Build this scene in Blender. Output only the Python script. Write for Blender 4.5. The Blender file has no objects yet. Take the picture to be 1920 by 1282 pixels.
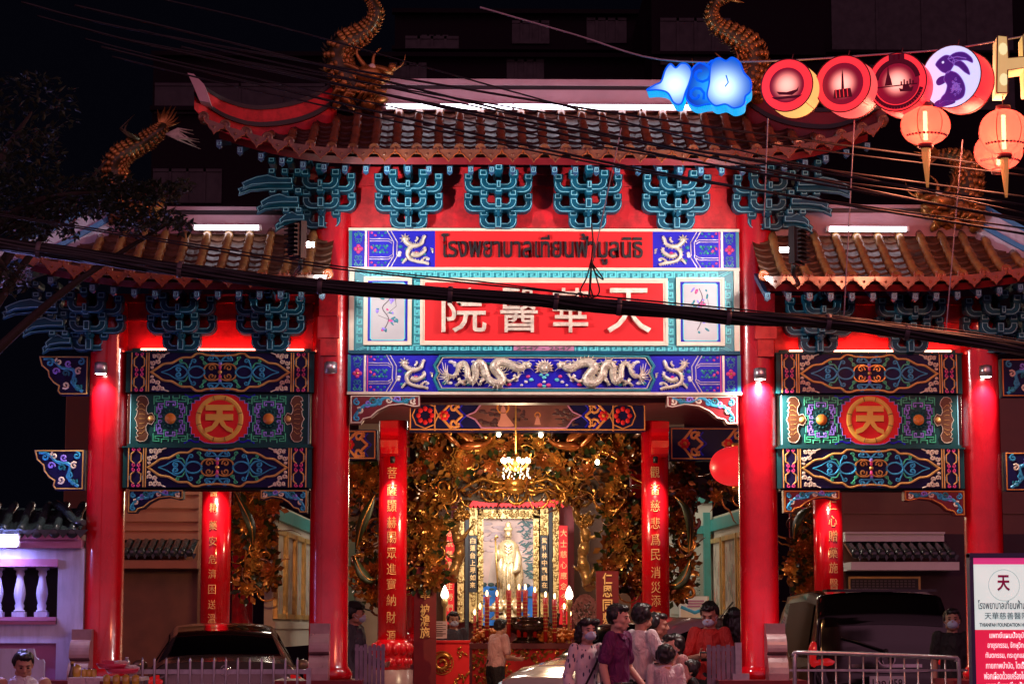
import bpy, math, random
from math import sin, cos, pi, radians, atan2, sqrt, exp
from mathutils import Vector, Matrix, Euler, noise
random.seed(7)
SC = bpy.context.scene
COL = SC.collection

# ------------------------------------------------------------------ camera
FPX, CX, CY = 4200.0, 960.0, 641.0
YAW, PITCH = radians(1.105), radians(7.25)
CAM = Vector((-0.742, -22.1, 1.5))
cd = bpy.data.cameras.new('camera')
cam = bpy.data.objects.new('camera', cd)
COL.objects.link(cam)
cam.location = CAM
cam.rotation_euler = (pi/2 + PITCH, 0, -YAW)
cd.sensor_width = 36
cd.lens = FPX/1920*36
cd.clip_end = 500
SC.camera = cam

# ------------------------------------------------------------------ night sky: near black, with the glow of the lit street low behind the viewer
w = bpy.data.worlds.new('World')
SC.world = w
w.use_nodes = True
wn, wl = w.node_tree.nodes, w.node_tree.links
wn.clear()
wo = wn.new('ShaderNodeOutputWorld')
bg = wn.new('ShaderNodeBackground')
tc = wn.new('ShaderNodeTexCoord')
sp = wn.new('ShaderNodeSeparateXYZ')
wl.new(tc.outputs['Generated'], sp.inputs[0])
mr = wn.new('ShaderNodeMapRange'); mr.interpolation_type = 'SMOOTHSTEP'
mr.inputs['From Min'].default_value = 0.15; mr.inputs['From Max'].default_value = -0.85
wl.new(sp.outputs['Y'], mr.inputs['Value'])
mz = wn.new('ShaderNodeValToRGB')
mz.color_ramp.interpolation = 'EASE'
ez = mz.color_ramp.elements
ez[0].position = 0.0; ez[0].color = (.5, .5, .5, 1)
ez[1].position = 0.85; ez[1].color = (0, 0, 0, 1)
for p_, c_ in ((.14, .62), (.36, 1.0), (.60, .7)):
    e_ = ez.new(p_); e_.color = (c_, c_, c_, 1)
wl.new(sp.outputs['Z'], mz.inputs['Fac'])
mm = wn.new('ShaderNodeMath'); mm.operation = 'MULTIPLY'
wl.new(mr.outputs[0], mm.inputs[0]); wl.new(mz.outputs[0], mm.inputs[1])
mx = wn.new('ShaderNodeMix'); mx.data_type = 'RGBA'
mx.inputs['A'].default_value = (0.0009, 0.0009, 0.0022, 1)
mx.inputs['B'].default_value = (0.66, 0.25, 0.39, 1)
wl.new(mm.outputs[0], mx.inputs['Factor'])
wl.new(mx.outputs['Result'], bg.inputs['Color'])
bg.inputs['Strength'].default_value = 1.0
wl.new(bg.outputs[0], wo.inputs['Surface'])

SC.view_settings.view_transform = 'Standard'
SC.view_settings.look = 'None'
SC.view_settings.exposure = 0.22
SC.view_settings.gamma = 1.0
SC.render.engine = 'CYCLES'
SC.cycles.use_denoising = True
SC.cycles.max_bounces = 6
SC.cycles.sample_clamp_indirect = 3.0
SC.cycles.sample_clamp_direct = 0.0
SC.cycles.blur_glossy = 0.4
SC.cycles.caustics_reflective = False
SC.cycles.caustics_refractive = False

# ------------------------------------------------------------------ pixel of the photo -> point on the plane at depth Y
_F = Vector((sin(YAW)*cos(PITCH), cos(YAW)*cos(PITCH), sin(PITCH)))
_R = Vector((cos(YAW), -sin(YAW), 0))
_U = _R.cross(_F)
def W(px, py, Y=0.0):
    d = _F*FPX + _R*(px-CX) + _U*(CY-py)
    return CAM + d*((Y-CAM.y)/d.y)
def X(px, Y=0.0, py=760): return W(px, py, Y).x
def Z(py, Y=0.0, px=1020): return W(px, py, Y).z
def PM(Y=0.0): return FPX/(Y-CAM.y)            # pixels per metre there

# ------------------------------------------------------------------ materials
def mat(name, col, rough=0.5, metal=0.0, coat=0.0, var=0.18, vscale=6.0, bump=0.0, bscale=40.0, spec=0.5, emit=None, es=0.0, bdist=0.01):
    m = bpy.data.materials.new(name); m.use_nodes = True
    n, l = m.node_tree.nodes, m.node_tree.links
    b = n['Principled BSDF']
    b.inputs['Roughness'].default_value = rough
    b.inputs['Metallic'].default_value = metal
    b.inputs['Coat Weight'].default_value = coat
    b.inputs['Coat Roughness'].default_value = 0.08
    b.inputs['Specular IOR Level'].default_value = spec
    t = n.new('ShaderNodeTexCoord')
    nz = n.new('ShaderNodeTexNoise'); nz.inputs['Scale'].default_value = vscale; nz.inputs['Detail'].default_value = 6
    l.new(t.outputs['Object'], nz.inputs['Vector'])
    mp = n.new('ShaderNodeMapRange')
    mp.inputs['From Min'].default_value = 0.3; mp.inputs['From Max'].default_value = 0.7
    mp.inputs['To Min'].default_value = 1-var; mp.inputs['To Max'].default_value = 1+var*0.6
    l.new(nz.outputs['Fac'], mp.inputs['Value'])
    v = n.new('ShaderNodeVectorMath'); v.operation = 'SCALE'
    v.inputs[0].default_value = col[:3]
    l.new(mp.outputs[0], v.inputs['Scale'])
    l.new(v.outputs[0], b.inputs['Base Color'])
    rr = n.new('ShaderNodeMapRange')
    rr.inputs['To Min'].default_value = max(0.02, rough*0.7); rr.inputs['To Max'].default_value = min(1, rough*1.3)
    l.new(nz.outputs['Fac'], rr.inputs['Value']); l.new(rr.outputs[0], b.inputs['Roughness'])
    if bump:
        n2 = n.new('ShaderNodeTexNoise'); n2.inputs['Scale'].default_value = bscale; n2.inputs['Detail'].default_value = 4
        l.new(t.outputs['Object'], n2.inputs['Vector'])
        bp = n.new('ShaderNodeBump'); bp.inputs['Strength'].default_value = bump; bp.inputs['Distance'].default_value = bdist
        l.new(n2.outputs['Fac'], bp.inputs['Height']); l.new(bp.outputs[0], b.inputs['Normal'])
    if emit:
        b.inputs['Emission Color'].default_value = (*emit, 1); b.inputs['Emission Strength'].default_value = es
    return m
def glow(name, col, s):
    m = bpy.data.materials.new(name); m.use_nodes = True
    n, l = m.node_tree.nodes, m.node_tree.links
    n.clear()
    o = n.new('ShaderNodeOutputMaterial'); e = n.new('ShaderNodeEmission')
    e.inputs['Color'].default_value = (*col, 1); e.inputs['Strength'].default_value = s
    l.new(e.outputs[0], o.inputs['Surface'])
    return m

M = {}
M['red'] = mat('red_lacquer', (0.66, 0.003, 0.012), 0.2, coat=0.7, var=0.22, vscale=1.8, bump=0.22, bscale=4, bdist=0.03)
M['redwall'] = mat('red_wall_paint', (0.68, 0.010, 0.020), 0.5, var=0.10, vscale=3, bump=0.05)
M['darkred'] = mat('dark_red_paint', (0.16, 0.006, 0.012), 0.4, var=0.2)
M['signred'] = mat('red_sign_face', (0.70, 0.018, 0.022), 0.55, spec=.25, var=0.06, vscale=2)
M['teal'] = mat('teal_paint', (0.002, 0.078, 0.14), 0.45, spec=.2, var=0.25, vscale=8)
M['cyan'] = mat('turquoise_paint', (0.012, 0.24, 0.30), 0.4, var=0.15, vscale=8)
M['cyanlight'] = mat('light_turquoise_paint', (0.14, 0.70, 0.74), 0.4, var=0.1)
M['pale'] = mat('pale_outline_paint', (0.24, 0.62, 0.74), 0.5, var=0.1)
M['rafterblue'] = mat('dark_rafter_blue', (0.015, 0.09, 0.20), 0.4)
M['blue'] = mat('royal_blue_paint', (0.012, 0.010, 0.50), 0.5, spec=.25, var=0.12, vscale=5)
M['navy'] = mat('navy_paint', (0.004, 0.005, 0.055), 0.5, spec=.2, var=0.3)
M['midblue'] = mat('mid_blue_paint', (0.035, 0.36, 0.62), 0.4, var=0.2)
M['green'] = mat('jade_green_paint', (0.06, 0.52, 0.28), 0.4, var=0.2)
M['darkgreen'] = mat('deep_green_paint', (0.003, 0.060, 0.065), 0.5, spec=.25, var=0.2)
M['purple'] = mat('violet_paint', (0.32, 0.24, 0.85), 0.4, var=0.15)
M['magenta'] = mat('pink_paint', (0.72, 0.06, 0.26), 0.4, var=0.15)
M['cream'] = mat('cream_paint', (0.80, 0.70, 0.54), 0.45, var=0.12)
M['silver'] = mat('pale_gilt_relief', (0.78, 0.72, 0.56), 0.32, metal=0.35, var=0.25, vscale=20, bump=0.4, bscale=90)
M['gold'] = mat('gold_leaf', (0.72, 0.42, 0.11), 0.3, metal=0.75, var=0.3, vscale=15, bump=0.3, bscale=60)
M['goldpaint'] = mat('gold_paint', (0.68, 0.40, 0.11), 0.4, metal=0.15, var=0.2, vscale=12)
M['goldflat'] = mat('ochre_gold_paint', (0.74, 0.46, 0.07), 0.42, var=0.1)
M['orange'] = mat('orange_paint', (0.62, 0.22, 0.03), 0.45, var=0.15)
M['brown'] = mat('dark_brown_paint', (0.10, 0.035, 0.012), 0.45, var=0.3)
M['white'] = mat('white_paint', (0.78, 0.78, 0.76), 0.5, var=0.05)
M['plaster'] = mat('pink_white_plaster', (0.48, 0.29, 0.33), 0.6, var=0.15, vscale=3, bump=0.1)
M['black'] = mat('black_paint', (0.012, 0.012, 0.014), 0.4, var=0.3)
M['rubber'] = mat('black_cable_rubber', (0.010, 0.009, 0.010), 0.5, var=0.3)
M['tile'] = mat('brown_glazed_pan_tile', (0.075, 0.022, 0.013), 0.5, spec=.25, var=0.45, vscale=9, bump=0.25, bscale=14)
M['tilerib'] = mat('brown_glazed_cover_tile', (0.19, 0.065, 0.03), 0.26, var=0.35, vscale=7, coat=0.3, bump=0.15, bscale=18)
M['tileg'] = mat('ochre_glazed_pan_tile', (0.13, 0.06, 0.03), 0.5, spec=.25, var=0.4, vscale=9, bump=0.25, bscale=14)
M['tileribg'] = mat('ochre_glazed_cover_tile', (0.30, 0.16, 0.055), 0.28, var=0.3, vscale=7, coat=0.3, bump=0.15, bscale=18)
M['eave'] = mat('amber_glazed_eave_tile', (0.30, 0.065, 0.012), 0.22, coat=0.4, var=0.3)
M['tilek'] = mat('dark_green_glazed_tile', (0.03, 0.045, 0.05), 0.25, coat=0.4, var=0.4)
M['steel'] = mat('galvanised_steel', (0.45, 0.45, 0.47), 0.35, metal=0.8, var=0.2, vscale=20)
M['lilac'] = mat('lilac_trim_paint', (0.50, 0.20, 0.36), 0.55, var=0.1)
M['whitewall'] = mat('whitewashed_wall', (0.54, 0.56, 0.74), 0.7, var=0.14, vscale=2.5, bump=0.15, bscale=30)
M['stone'] = mat('polished_pinkish_stone', (0.34, 0.21, 0.22), 0.3, var=0.2, vscale=10)
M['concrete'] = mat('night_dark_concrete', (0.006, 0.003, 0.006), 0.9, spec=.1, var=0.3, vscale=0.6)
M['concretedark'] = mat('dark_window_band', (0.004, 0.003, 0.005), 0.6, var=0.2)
M['asphalt'] = mat('asphalt', (0.05, 0.05, 0.052), 0.8, var=0.3, vscale=3, bump=0.3, bscale=80)
M['paving'] = mat('grey_paving', (0.16, 0.14, 0.14), 0.7, var=0.2, vscale=4, bump=0.2)
M['orangewall'] = mat('ochre_rendered_wall', (0.44, 0.19, 0.11), 0.7, var=0.15, vscale=2, bump=0.1)
M['shutter'] = mat('brown_metal_shutter', (0.20, 0.075, 0.04), 0.4, var=0.3, vscale=3)

def streaks(m, sc=(5, 5, .5), dirt=.55, gloss=(.12, .34)):
    """vertical runs of grime and uneven gloss"""
    n, l = m.node_tree.nodes, m.node_tree.links; b = n['Principled BSDF']
    t = n.new('ShaderNodeTexCoord'); mp = n.new('ShaderNodeMapping'); mp.inputs['Scale'].default_value = sc; l.new(t.outputs['Object'], mp.inputs['Vector'])
    z = n.new('ShaderNodeTexNoise'); z.inputs['Scale'].default_value = 2.2; z.inputs['Detail'].default_value = 8; z.inputs['Roughness'].default_value = .65; l.new(mp.outputs[0], z.inputs['Vector'])
    r = n.new('ShaderNodeMapRange'); r.inputs['From Min'].default_value = .45; r.inputs['From Max'].default_value = .68; r.inputs['To Min'].default_value = 1.0; r.inputs['To Max'].default_value = dirt; l.new(z.outputs['Fac'], r.inputs['Value'])
    src = b.inputs['Base Color'].links[0].from_socket; v = n.new('ShaderNodeVectorMath'); v.operation = 'SCALE'; l.new(src, v.inputs[0]); l.new(r.outputs[0], v.inputs['Scale']); l.new(v.outputs[0], b.inputs['Base Color'])
    q = n.new('ShaderNodeMapRange'); q.inputs['From Min'].default_value = .35; q.inputs['From Max'].default_value = .7; q.inputs['To Min'].default_value = gloss[0]; q.inputs['To Max'].default_value = gloss[1]; l.new(z.outputs['Fac'], q.inputs['Value']); l.new(q.outputs[0], b.inputs['Roughness'])
streaks(M['red'], (1.6, 1.6, .8), .74); streaks(M['whitewall'], (4, 4, .6), .72, (.5, .8))
for k_ in ('redwall', 'tile', 'tilerib', 'tileg', 'tileribg', 'eave'): streaks(M[k_], (3, 3, 3), .5, (.4, .65) if k_ in ('tile', 'tileg', 'redwall') else (.18, .4))

# ------------------------------------------------------------------ mesh builder
class MB:
    def __init__(s): s.v = []; s.f = []; s.m = []; s.s = []
    def add(s, vs, fs, m=0, smooth=False):
        o = len(s.v)
        s.v += [tuple(v) for v in vs]
        for f in fs:
            s.f.append(tuple(i+o for i in f)); s.m.append(m); s.s.append(smooth)
    def box(s, x0, x1, y0, y1, z0, z1, m=0):
        vs = [(x, y, z) for z in (z0, z1) for y in (y0, y1) for x in (x0, x1)]
        s.add(vs, [(0, 2, 3, 1), (4, 5, 7, 6), (0, 1, 5, 4), (2, 6, 7, 3), (0, 4, 6, 2), (1, 3, 7, 5)], m)
    def obox(s, c, size, rot=(0, 0, 0), m=0, taper=1.0):
        R = Euler(rot).to_matrix(); c = Vector(c)
        vs = []
        for z in (-.5, .5):
            k = taper if z > 0 else 1.0
            for y in (-.5, .5):
                for x in (-.5, .5):
                    vs.append(c + R @ Vector((x*size[0]*k, y*size[1]*k, z*size[2])))
        s.add(vs, [(0, 2, 3, 1), (4, 5, 7, 6), (0, 1, 5, 4), (2, 6, 7, 3), (0, 4, 6, 2), (1, 3, 7, 5)], m)
    def prism(s, pts, y0, y1, m=0, mside=None):
        """outline in (x, z), front face at y0 (nearer the viewer), back at y1"""
        a = sum(pts[i][0]*pts[(i+1) % len(pts)][1] - pts[(i+1) % len(pts)][0]*pts[i][1] for i in range(len(pts)))
        if a < 0: pts = pts[::-1]
        n = len(pts)
        s.add([(p[0], y0, p[1]) for p in pts] + [(p[0], y1, p[1]) for p in pts], [tuple(range(n))], m)
        o = len(s.v) - 2*n
        for i in range(n):
            j = (i+1) % n
            s.f.append((o+i, o+n+i, o+n+j, o+j)); s.m.append(m if mside is None else mside); s.s.append(False)
        s.f.append(tuple(o+n+i for i in range(n))[::-1]); s.m.append(m); s.s.append(False)
    def prismx(s, pts, x0, x1, m=0):
        """outline in (y, z) extruded along x"""
        a = sum(pts[i][0]*pts[(i+1) % len(pts)][1] - pts[(i+1) % len(pts)][0]*pts[i][1] for i in range(len(pts)))
        if a < 0: pts = pts[::-1]
        n = len(pts); o = len(s.v)
        s.v += [(x0, p[0], p[1]) for p in pts] + [(x1, p[0], p[1]) for p in pts]
        s.f.append(tuple(o+i for i in range(n))[::-1]); s.f.append(tuple(o+n+i for i in range(n)))
        s.m += [m, m]; s.s += [False, False]
        for i in range(n):
            j = (i+1) % n
            s.f.append((o+i, o+j, o+n+j, o+n+i)); s.m.append(m); s.s.append(False)
    def ribbon(s, pts, wd, y, t=0.008, m=0, closed=False):
        """raised strip along a line in (x, z) on the plane y, bulging towards the viewer"""
        n = len(pts)
        if n < 2: return
        P = [Vector((p[0], p[1])) for p in pts]
        L = []
        for i in range(n):
            a = P[i-1] if (i > 0 or closed) else P[i]
            b = P[(i+1) % n] if (i < n-1 or closed) else P[i]
            d1 = P[i]-a; d2 = b-P[i]
            if d1.length < 1e-9: d1 = d2
            if d2.length < 1e-9: d2 = d1
            if d1.length < 1e-9: d1 = d2 = Vector((1, 0))
            d1 = d1.normalized(); d2 = d2.normalized()
            n1 = Vector((-d1.y, d1.x)); n2 = Vector((-d2.y, d2.x))
            q = n1+n2
            q = n1 if q.length < 0.3 else q.normalized()
            k = min(1.6, 1/max(0.4, q.dot(n1)))
            L.append(q*k)
        vs = []
        for i in range(n):
            ww = (wd[i] if hasattr(wd, '__len__') else wd)/2
            l = P[i]+L[i]*ww; r = P[i]-L[i]*ww
            l2 = P[i]+L[i]*ww*.45; r2 = P[i]-L[i]*ww*.45
            vs += [(l.x, y, l.y), (l2.x, y-t, l2.y), (r2.x, y-t, r2.y), (r.x, y, r.y)]
        fs = []
        for i in range(n if closed else n-1):
            j = (i+1) % n
            for k in range(3):
                fs.append((4*i+k, 4*i+k+1, 4*j+k+1, 4*j+k))
        if not closed:
            fs += [(0, 3, 2, 1), (4*n-4, 4*n-3, 4*n-2, 4*n-1)]
        s.add(vs, fs, m)
    def tube(s, pts, r, seg=8, m=0, caps=True, smooth=True, flat=1.0):
        P = [Vector(p) for p in pts]; n = len(P)
        if n < 2: return
        T = [(P[min(i+1, n-1)]-P[max(i-1, 0)]) for i in range(n)]
        T = [t.normalized() if t.length > 1e-9 else Vector((0, 0, 1)) for t in T]
        u = T[0].cross(Vector((0, 0, 1)))
        if u.length < 0.05: u = T[0].cross(Vector((1, 0, 0)))
        u.normalize(); vs = []
        for i in range(n):
            u = u - T[i]*u.dot(T[i])
            if u.length < 1e-5: u = T[i].orthogonal()
            u.normalize(); v = T[i].cross(u)
            rr = r[i] if hasattr(r, '__len__') else r
            for k in range(seg):
                a = 2*pi*k/seg
                vs.append(P[i] + u*cos(a)*rr + v*sin(a)*rr*flat)
        fs = []
        for i in range(n-1):
            for k in range(seg):
                k2 = (k+1) % seg
                fs.append((i*seg+k, i*seg+k2, (i+1)*seg+k2, (i+1)*seg+k))
        s.add(vs, fs, m, smooth)
        if caps:
            o = len(s.v)-n*seg
            s.f += [tuple(o+k for k in range(seg))[::-1], tuple(o+(n-1)*seg+k for k in range(seg))]
            s.m += [m, m]; s.s += [False, False]
    def lathe(s, prof, c=(0, 0, 0), seg=24, m=0, smooth=True, axis='z', rot=None, caps=True):
        """profile of (radius, height)"""
        R = Euler(rot).to_matrix() if rot else Matrix.Identity(3)
        c = Vector(c); vs = []
        for (r, h) in prof:
            for k in range(seg):
                a = 2*pi*k/seg
                p = Vector((r*cos(a), r*sin(a), h))
                if axis == 'y': p = Vector((r*cos(a), -h, r*sin(a)))
                vs.append(c + R @ p)
        fs = []
        for i in range(len(prof)-1):
            for k in range(seg):
                k2 = (k+1) % seg
                fs.append((i*seg+k, i*seg+k2, (i+1)*seg+k2, (i+1)*seg+k))
        if caps:
            fs.append(tuple(range(seg))[::-1]); fs.append(tuple((len(prof)-1)*seg+k for k in range(seg)))
        s.add(vs, fs, m, smooth)
    def ell(s, c, r, rot=(0, 0, 0), m=0, seg=10, rings=7, smooth=True):
        R = Euler(rot).to_matrix(); c = Vector(c); vs = []; fs = []
        if not hasattr(r, '__len__'): r = (r, r, r)
        vs.append(c + R @ Vector((0, 0, -r[2])))
        for i in range(1, rings):
            a = -pi/2 + pi*i/rings
            for k in range(seg):
                b = 2*pi*k/seg
                vs.append(c + R @ Vector((r[0]*cos(a)*cos(b), r[1]*cos(a)*sin(b), r[2]*sin(a))))
        vs.append(c + R @ Vector((0, 0, r[2])))
        for k in range(seg): fs.append((0, 1+(k+1) % seg, 1+k))
        for i in range(rings-2):
            for k in range(seg):
                k2 = (k+1) % seg
                fs.append((1+i*seg+k, 1+i*seg+k2, 1+(i+1)*seg+k2, 1+(i+1)*seg+k))
        t = len(vs)-1; o = 1+(rings-2)*seg
        for k in range(seg): fs.append((o+k, o+(k+1) % seg, t))
        s.add(vs, fs, m, smooth)
    def xf(s, fn): s.v = [tuple(fn(Vector(v))) for v in s.v]; return s
    def build(s, name, mats, parent=None, origin=None, smooth=None):
        me = bpy.data.meshes.new(name)
        off = Vector((0, 0, 0))
        if parent is not None: off = Vector(WL.get(parent.name, (0, 0, 0)))
        elif origin is not None: off = Vector(origin)
        elif s.v:
            xs = [v[0] for v in s.v]; ys = [v[1] for v in s.v]; zs = [v[2] for v in s.v]
            off = Vector(((min(xs)+max(xs))/2, (min(ys)+max(ys))/2, min(zs)))
        me.from_pydata([(v[0]-off.x, v[1]-off.y, v[2]-off.z) for v in s.v], [], s.f)
        me.polygons.foreach_set('material_index', s.m)
        me.polygons.foreach_set('use_smooth', s.s if smooth is None else [smooth]*len(s.f))
        me.validate()
        for m in (mats if isinstance(mats, (list, tuple)) else [mats]):
            me.materials.append(M[m] if isinstance(m, str) else m)
        me.update()
        o = bpy.data.objects.new(name, me); COL.objects.link(o)
        if parent is not None:
            o.parent = parent; WL[o.name] = tuple(off)
        else:
            o.location = off; WL[o.name] = tuple(off)
        return o
WL = {}
def tag(o, label=None, cat=None, group=None, kind=None):
    if label: o['label'] = label
    if cat: o['category'] = cat
    if group: o['group'] = group
    if kind: o['kind'] = kind
    return o
def thing(name, label, cat, loc=(0, 0, 0), group=None):
    o = bpy.data.objects.new(name, None); COL.objects.link(o)
    o.location = loc; o.empty_display_size = 0.2
    WL[o.name] = tuple(loc)
    return tag(o, label, cat, group)
def kids(o): return [c for c in bpy.data.objects if c.parent == o]
def copy_tree(o, parent=None):
    c = o.copy(); COL.objects.link(c)
    if parent is not None: c.parent = parent
    for ch in kids(o): copy_tree(ch, c)
    return c
def lamp(kind, name, loc, energy, col, parent=None, **kw):
    d = bpy.data.lights.new(name, kind); d.energy = energy; d.color = col
    for k, v in kw.items():
        if k not in ('aim',): setattr(d, k, v)
    o = bpy.data.objects.new(name, d); COL.objects.link(o)
    base = Vector(WL.get(parent.name, (0, 0, 0))) if parent else Vector((0, 0, 0))
    o.location = Vector(loc)-base
    if 'aim' in kw:
        o.rotation_euler = (Vector(kw['aim'])-Vector(loc)).to_track_quat('-Z', 'Y').to_euler()
    if parent: o.parent = parent
    return o

# ------------------------------------------------------------------ lettering and line work
_tc = {}
def glyphs(txt, extrude=0.02, bold=0.0, bevel=0.0, res=3):
    key = (txt, extrude, bold, bevel, res)
    if key in _tc: return _tc[key]
    c = bpy.data.curves.new('lettering', 'FONT'); c.body = txt; c.size = 1.0
    c.extrude = extrude; c.offset = bold; c.bevel_depth = bevel; c.bevel_resolution = 0; c.resolution_u = res
    o = bpy.data.objects.new('lettering', c); COL.objects.link(o)
    dg = bpy.context.evaluated_depsgraph_get(); dg.update()
    me = bpy.data.meshes.new_from_object(o.evaluated_get(dg))
    vs = [tuple(v.co) for v in me.vertices]; fs = [tuple(p.vertices) for p in me.polygons]
    bpy.data.objects.remove(o); bpy.data.curves.remove(c); bpy.data.meshes.remove(me)
    _tc[key] = (vs, fs); return vs, fs
def text(mb, txt, x0, x1, z0, z1, y, depth=0.01, m=0, bold=0.0, bevel=0.0, res=3, keep=False, warp=None):
    """lettering filling the box x0..x1, z0..z1, its back on the plane y"""
    vs, fs = glyphs(txt, 0.02, bold, bevel, res)
    if not vs: return
    a0 = min(v[0] for v in vs); a1 = max(v[0] for v in vs); b0 = min(v[1] for v in vs); b1 = max(v[1] for v in vs)
    e0 = min(v[2] for v in vs); e1 = max(v[2] for v in vs)
    sx = (x1-x0)/max(1e-6, a1-a0); sz = (z1-z0)/max(1e-6, b1-b0)
    if keep:
        k = min(sx, sz); cx = (x0+x1)/2; cz = (z0+z1)/2
        x0 = cx-k*(a1-a0)/2; z0 = cz-k*(b1-b0)/2; sx = sz = k
    out = []
    for v in vs:
        p = Vector((x0+(v[0]-a0)*sx, y-depth*(v[2]-e0)/max(1e-6, e1-e0), z0+(v[1]-b0)*sz))
        out.append(warp(p) if warp else p)
    mb.add(out, fs, m)
def spiral(cx, cz, r, a0, turns, n=None, k=0.12, sgn=1):
    n = n or max(8, int(9*turns))
    return [(cx+r*(1-(1-k)*i/n)*cos(a0+sgn*2*pi*turns*i/n), cz+r*(1-(1-k)*i/n)*sin(a0+sgn*2*pi*turns*i/n)) for i in range(n+1)]
def arc(cx, cz, rx, rz, a0, a1, n=10):
    return [(cx+rx*cos(a0+(a1-a0)*i/n), cz+rz*sin(a0+(a1-a0)*i/n)) for i in range(n+1)]
def smooth_line(pts, n=6, closed=False):
    P = [Vector(p) for p in pts]; N = len(P); out = []
    for i in range(N if closed else N-1):
        p0 = P[(i-1) % N] if (closed or i > 0) else P[i]
        p1 = P[i]; p2 = P[(i+1) % N]
        p3 = P[(i+2) % N] if (closed or i < N-2) else p2
        for k in range(n):
            t = k/n
            out.append(0.5*((2*p1)+(p2-p0)*t+(2*p0-5*p1+4*p2-p3)*t*t+(3*p1-p0-3*p2+p3)*t**3))
    if not closed: out.append(P[-1])
    return [tuple(p) for p in out]
def mir(pts, sx=1, sz=1): return [(p[0]*sx, p[1]*sz) for p in pts]
def inset(pts, d):
    a = sum(pts[i][0]*pts[(i+1) % len(pts)][1]-pts[(i+1) % len(pts)][0]*pts[i][1] for i in range(len(pts)))
    sg = 1 if a > 0 else -1
    out = []; n = len(pts)
    for i in range(n):
        p = Vector(pts[i]); d1 = (p-Vector(pts[i-1])); d2 = (Vector(pts[(i+1) % n])-p)
        if d1.length < 1e-9 or d2.length < 1e-9: out.append(tuple(p)); continue
        d1.normalize(); d2.normalize()
        q = Vector((-d1.y-d2.y, d1.x+d2.x))
        q = Vector((-d1.y, d1.x)) if q.length < .2 else q.normalized()
        k = min(1.5, 1/max(.5, q.dot(Vector((-d1.y, d1.x)))))
        out.append(tuple(p+q*d*k*sg))
    return out
# =================================================================== ground
g = MB(); g.box(-60, 60, -45, 90, -0.3, 0.0); tag(g.build('ground', 'asphalt'), kind='structure')
g = MB(); g.box(-14, 14, -2.9, 40, 0.0, 0.02); tag(g.build('pavement', 'paving'), kind='structure')

# =================================================================== the gate
GX = [X(203), X(620), X(1419), X(1838)]          # pillar axes
ZT = Z(335)                                      # underside of the top roof
gate = thing('temple_gate', 'tall red ceremonial gate with tiled roofs, painted beams and four round pillars', 'gate', (0, 0, 0))
SIDE = [(GX[0], GX[1]), (GX[2], GX[3])]

PLZ = 1.0
for i, gx in enumerate(GX):
    p = MB(); top = Z(560) if i in (0, 3) else Z(338)
    p.lathe([(.235, PLZ), (.24, PLZ+.05), (.215, PLZ+.1), (.192, PLZ+.13), (.19, 2.2), (.188, top-.3), (.186, top)], (gx, 0, 0), 32)
    pil = p.build('pillar', 'red', gate)
    b = MB(); b.box(gx-.45, gx+.33, -.62, .3, .02, PLZ-.05); b.box(gx-.48, gx+.36, -.66, .33, PLZ-.05, PLZ)
    b.build('plinth', 'darkred', pil)
    sx = [X(173), X(608), X(1440), X(1850)][i]; z1 = Z(1168 if i else 1179, -.3)
    h = z1-PLZ
    prof = [(-.16, z1), (-.30, z1), (-.30, z1-.10)]
    for k in range(9):
        a = pi/2*k/8; prof.append((-.30-.13*sin(a)*1.0, z1-.10-.17*(1-cos(a)*1.0)*1.0 - .0))
    prof += [(-.36, z1-.30)]
    for k in range(7):
        a = pi/2*k/6; prof.append((-.36-.16*sin(a), z1-.30-(h-.30)*(1-cos(a))))
    prof += [(-.16, PLZ)]
    s_ = MB(); s_.prismx(prof, sx-.095, sx+.095); s_.build('scroll_stone', 'stone', pil)

# ------------------------------------------------------------------ red walls behind the brackets
wl_ = MB()
wl_.box(X(640), X(1400), -.02, .16, Z(432), Z(322))
wl_.box(X(640), X(1400), -.07, -.02, Z(352), Z(330))
wl_.box(X(560), X(1480), -.10, .2, Z(331), Z(318))
wl_.build('red_frieze_wall', 'redwall', gate)
for (a, b) in SIDE:
    m_ = MB(); m_.box(a, b, -.02, .14, Z(662), Z(556)); m_.box(a, b, -.06, -.02, Z(605), Z(600)); m_.box(a-.5, b+.1, -.10, .16, Z(572), Z(556))
    m_.build('red_frieze_wall', 'redwall', gate)
# stepped red blocks where the side bays meet the tall pillars
for sx, px in ((1, 617), (-1, 1432)):
    m_ = MB(); x0 = X(px); 
    for k, (pa, pb, wdt) in enumerate(((556, 600, 34), (600, 640, 40), (640, 672, 30))):
        m_.box(x0-wdt/380, x0+wdt/380, -.26+.02*k, -.17, Z(pb), Z(pa))
    m_.build('corbel', 'redwall', gate)

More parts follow.
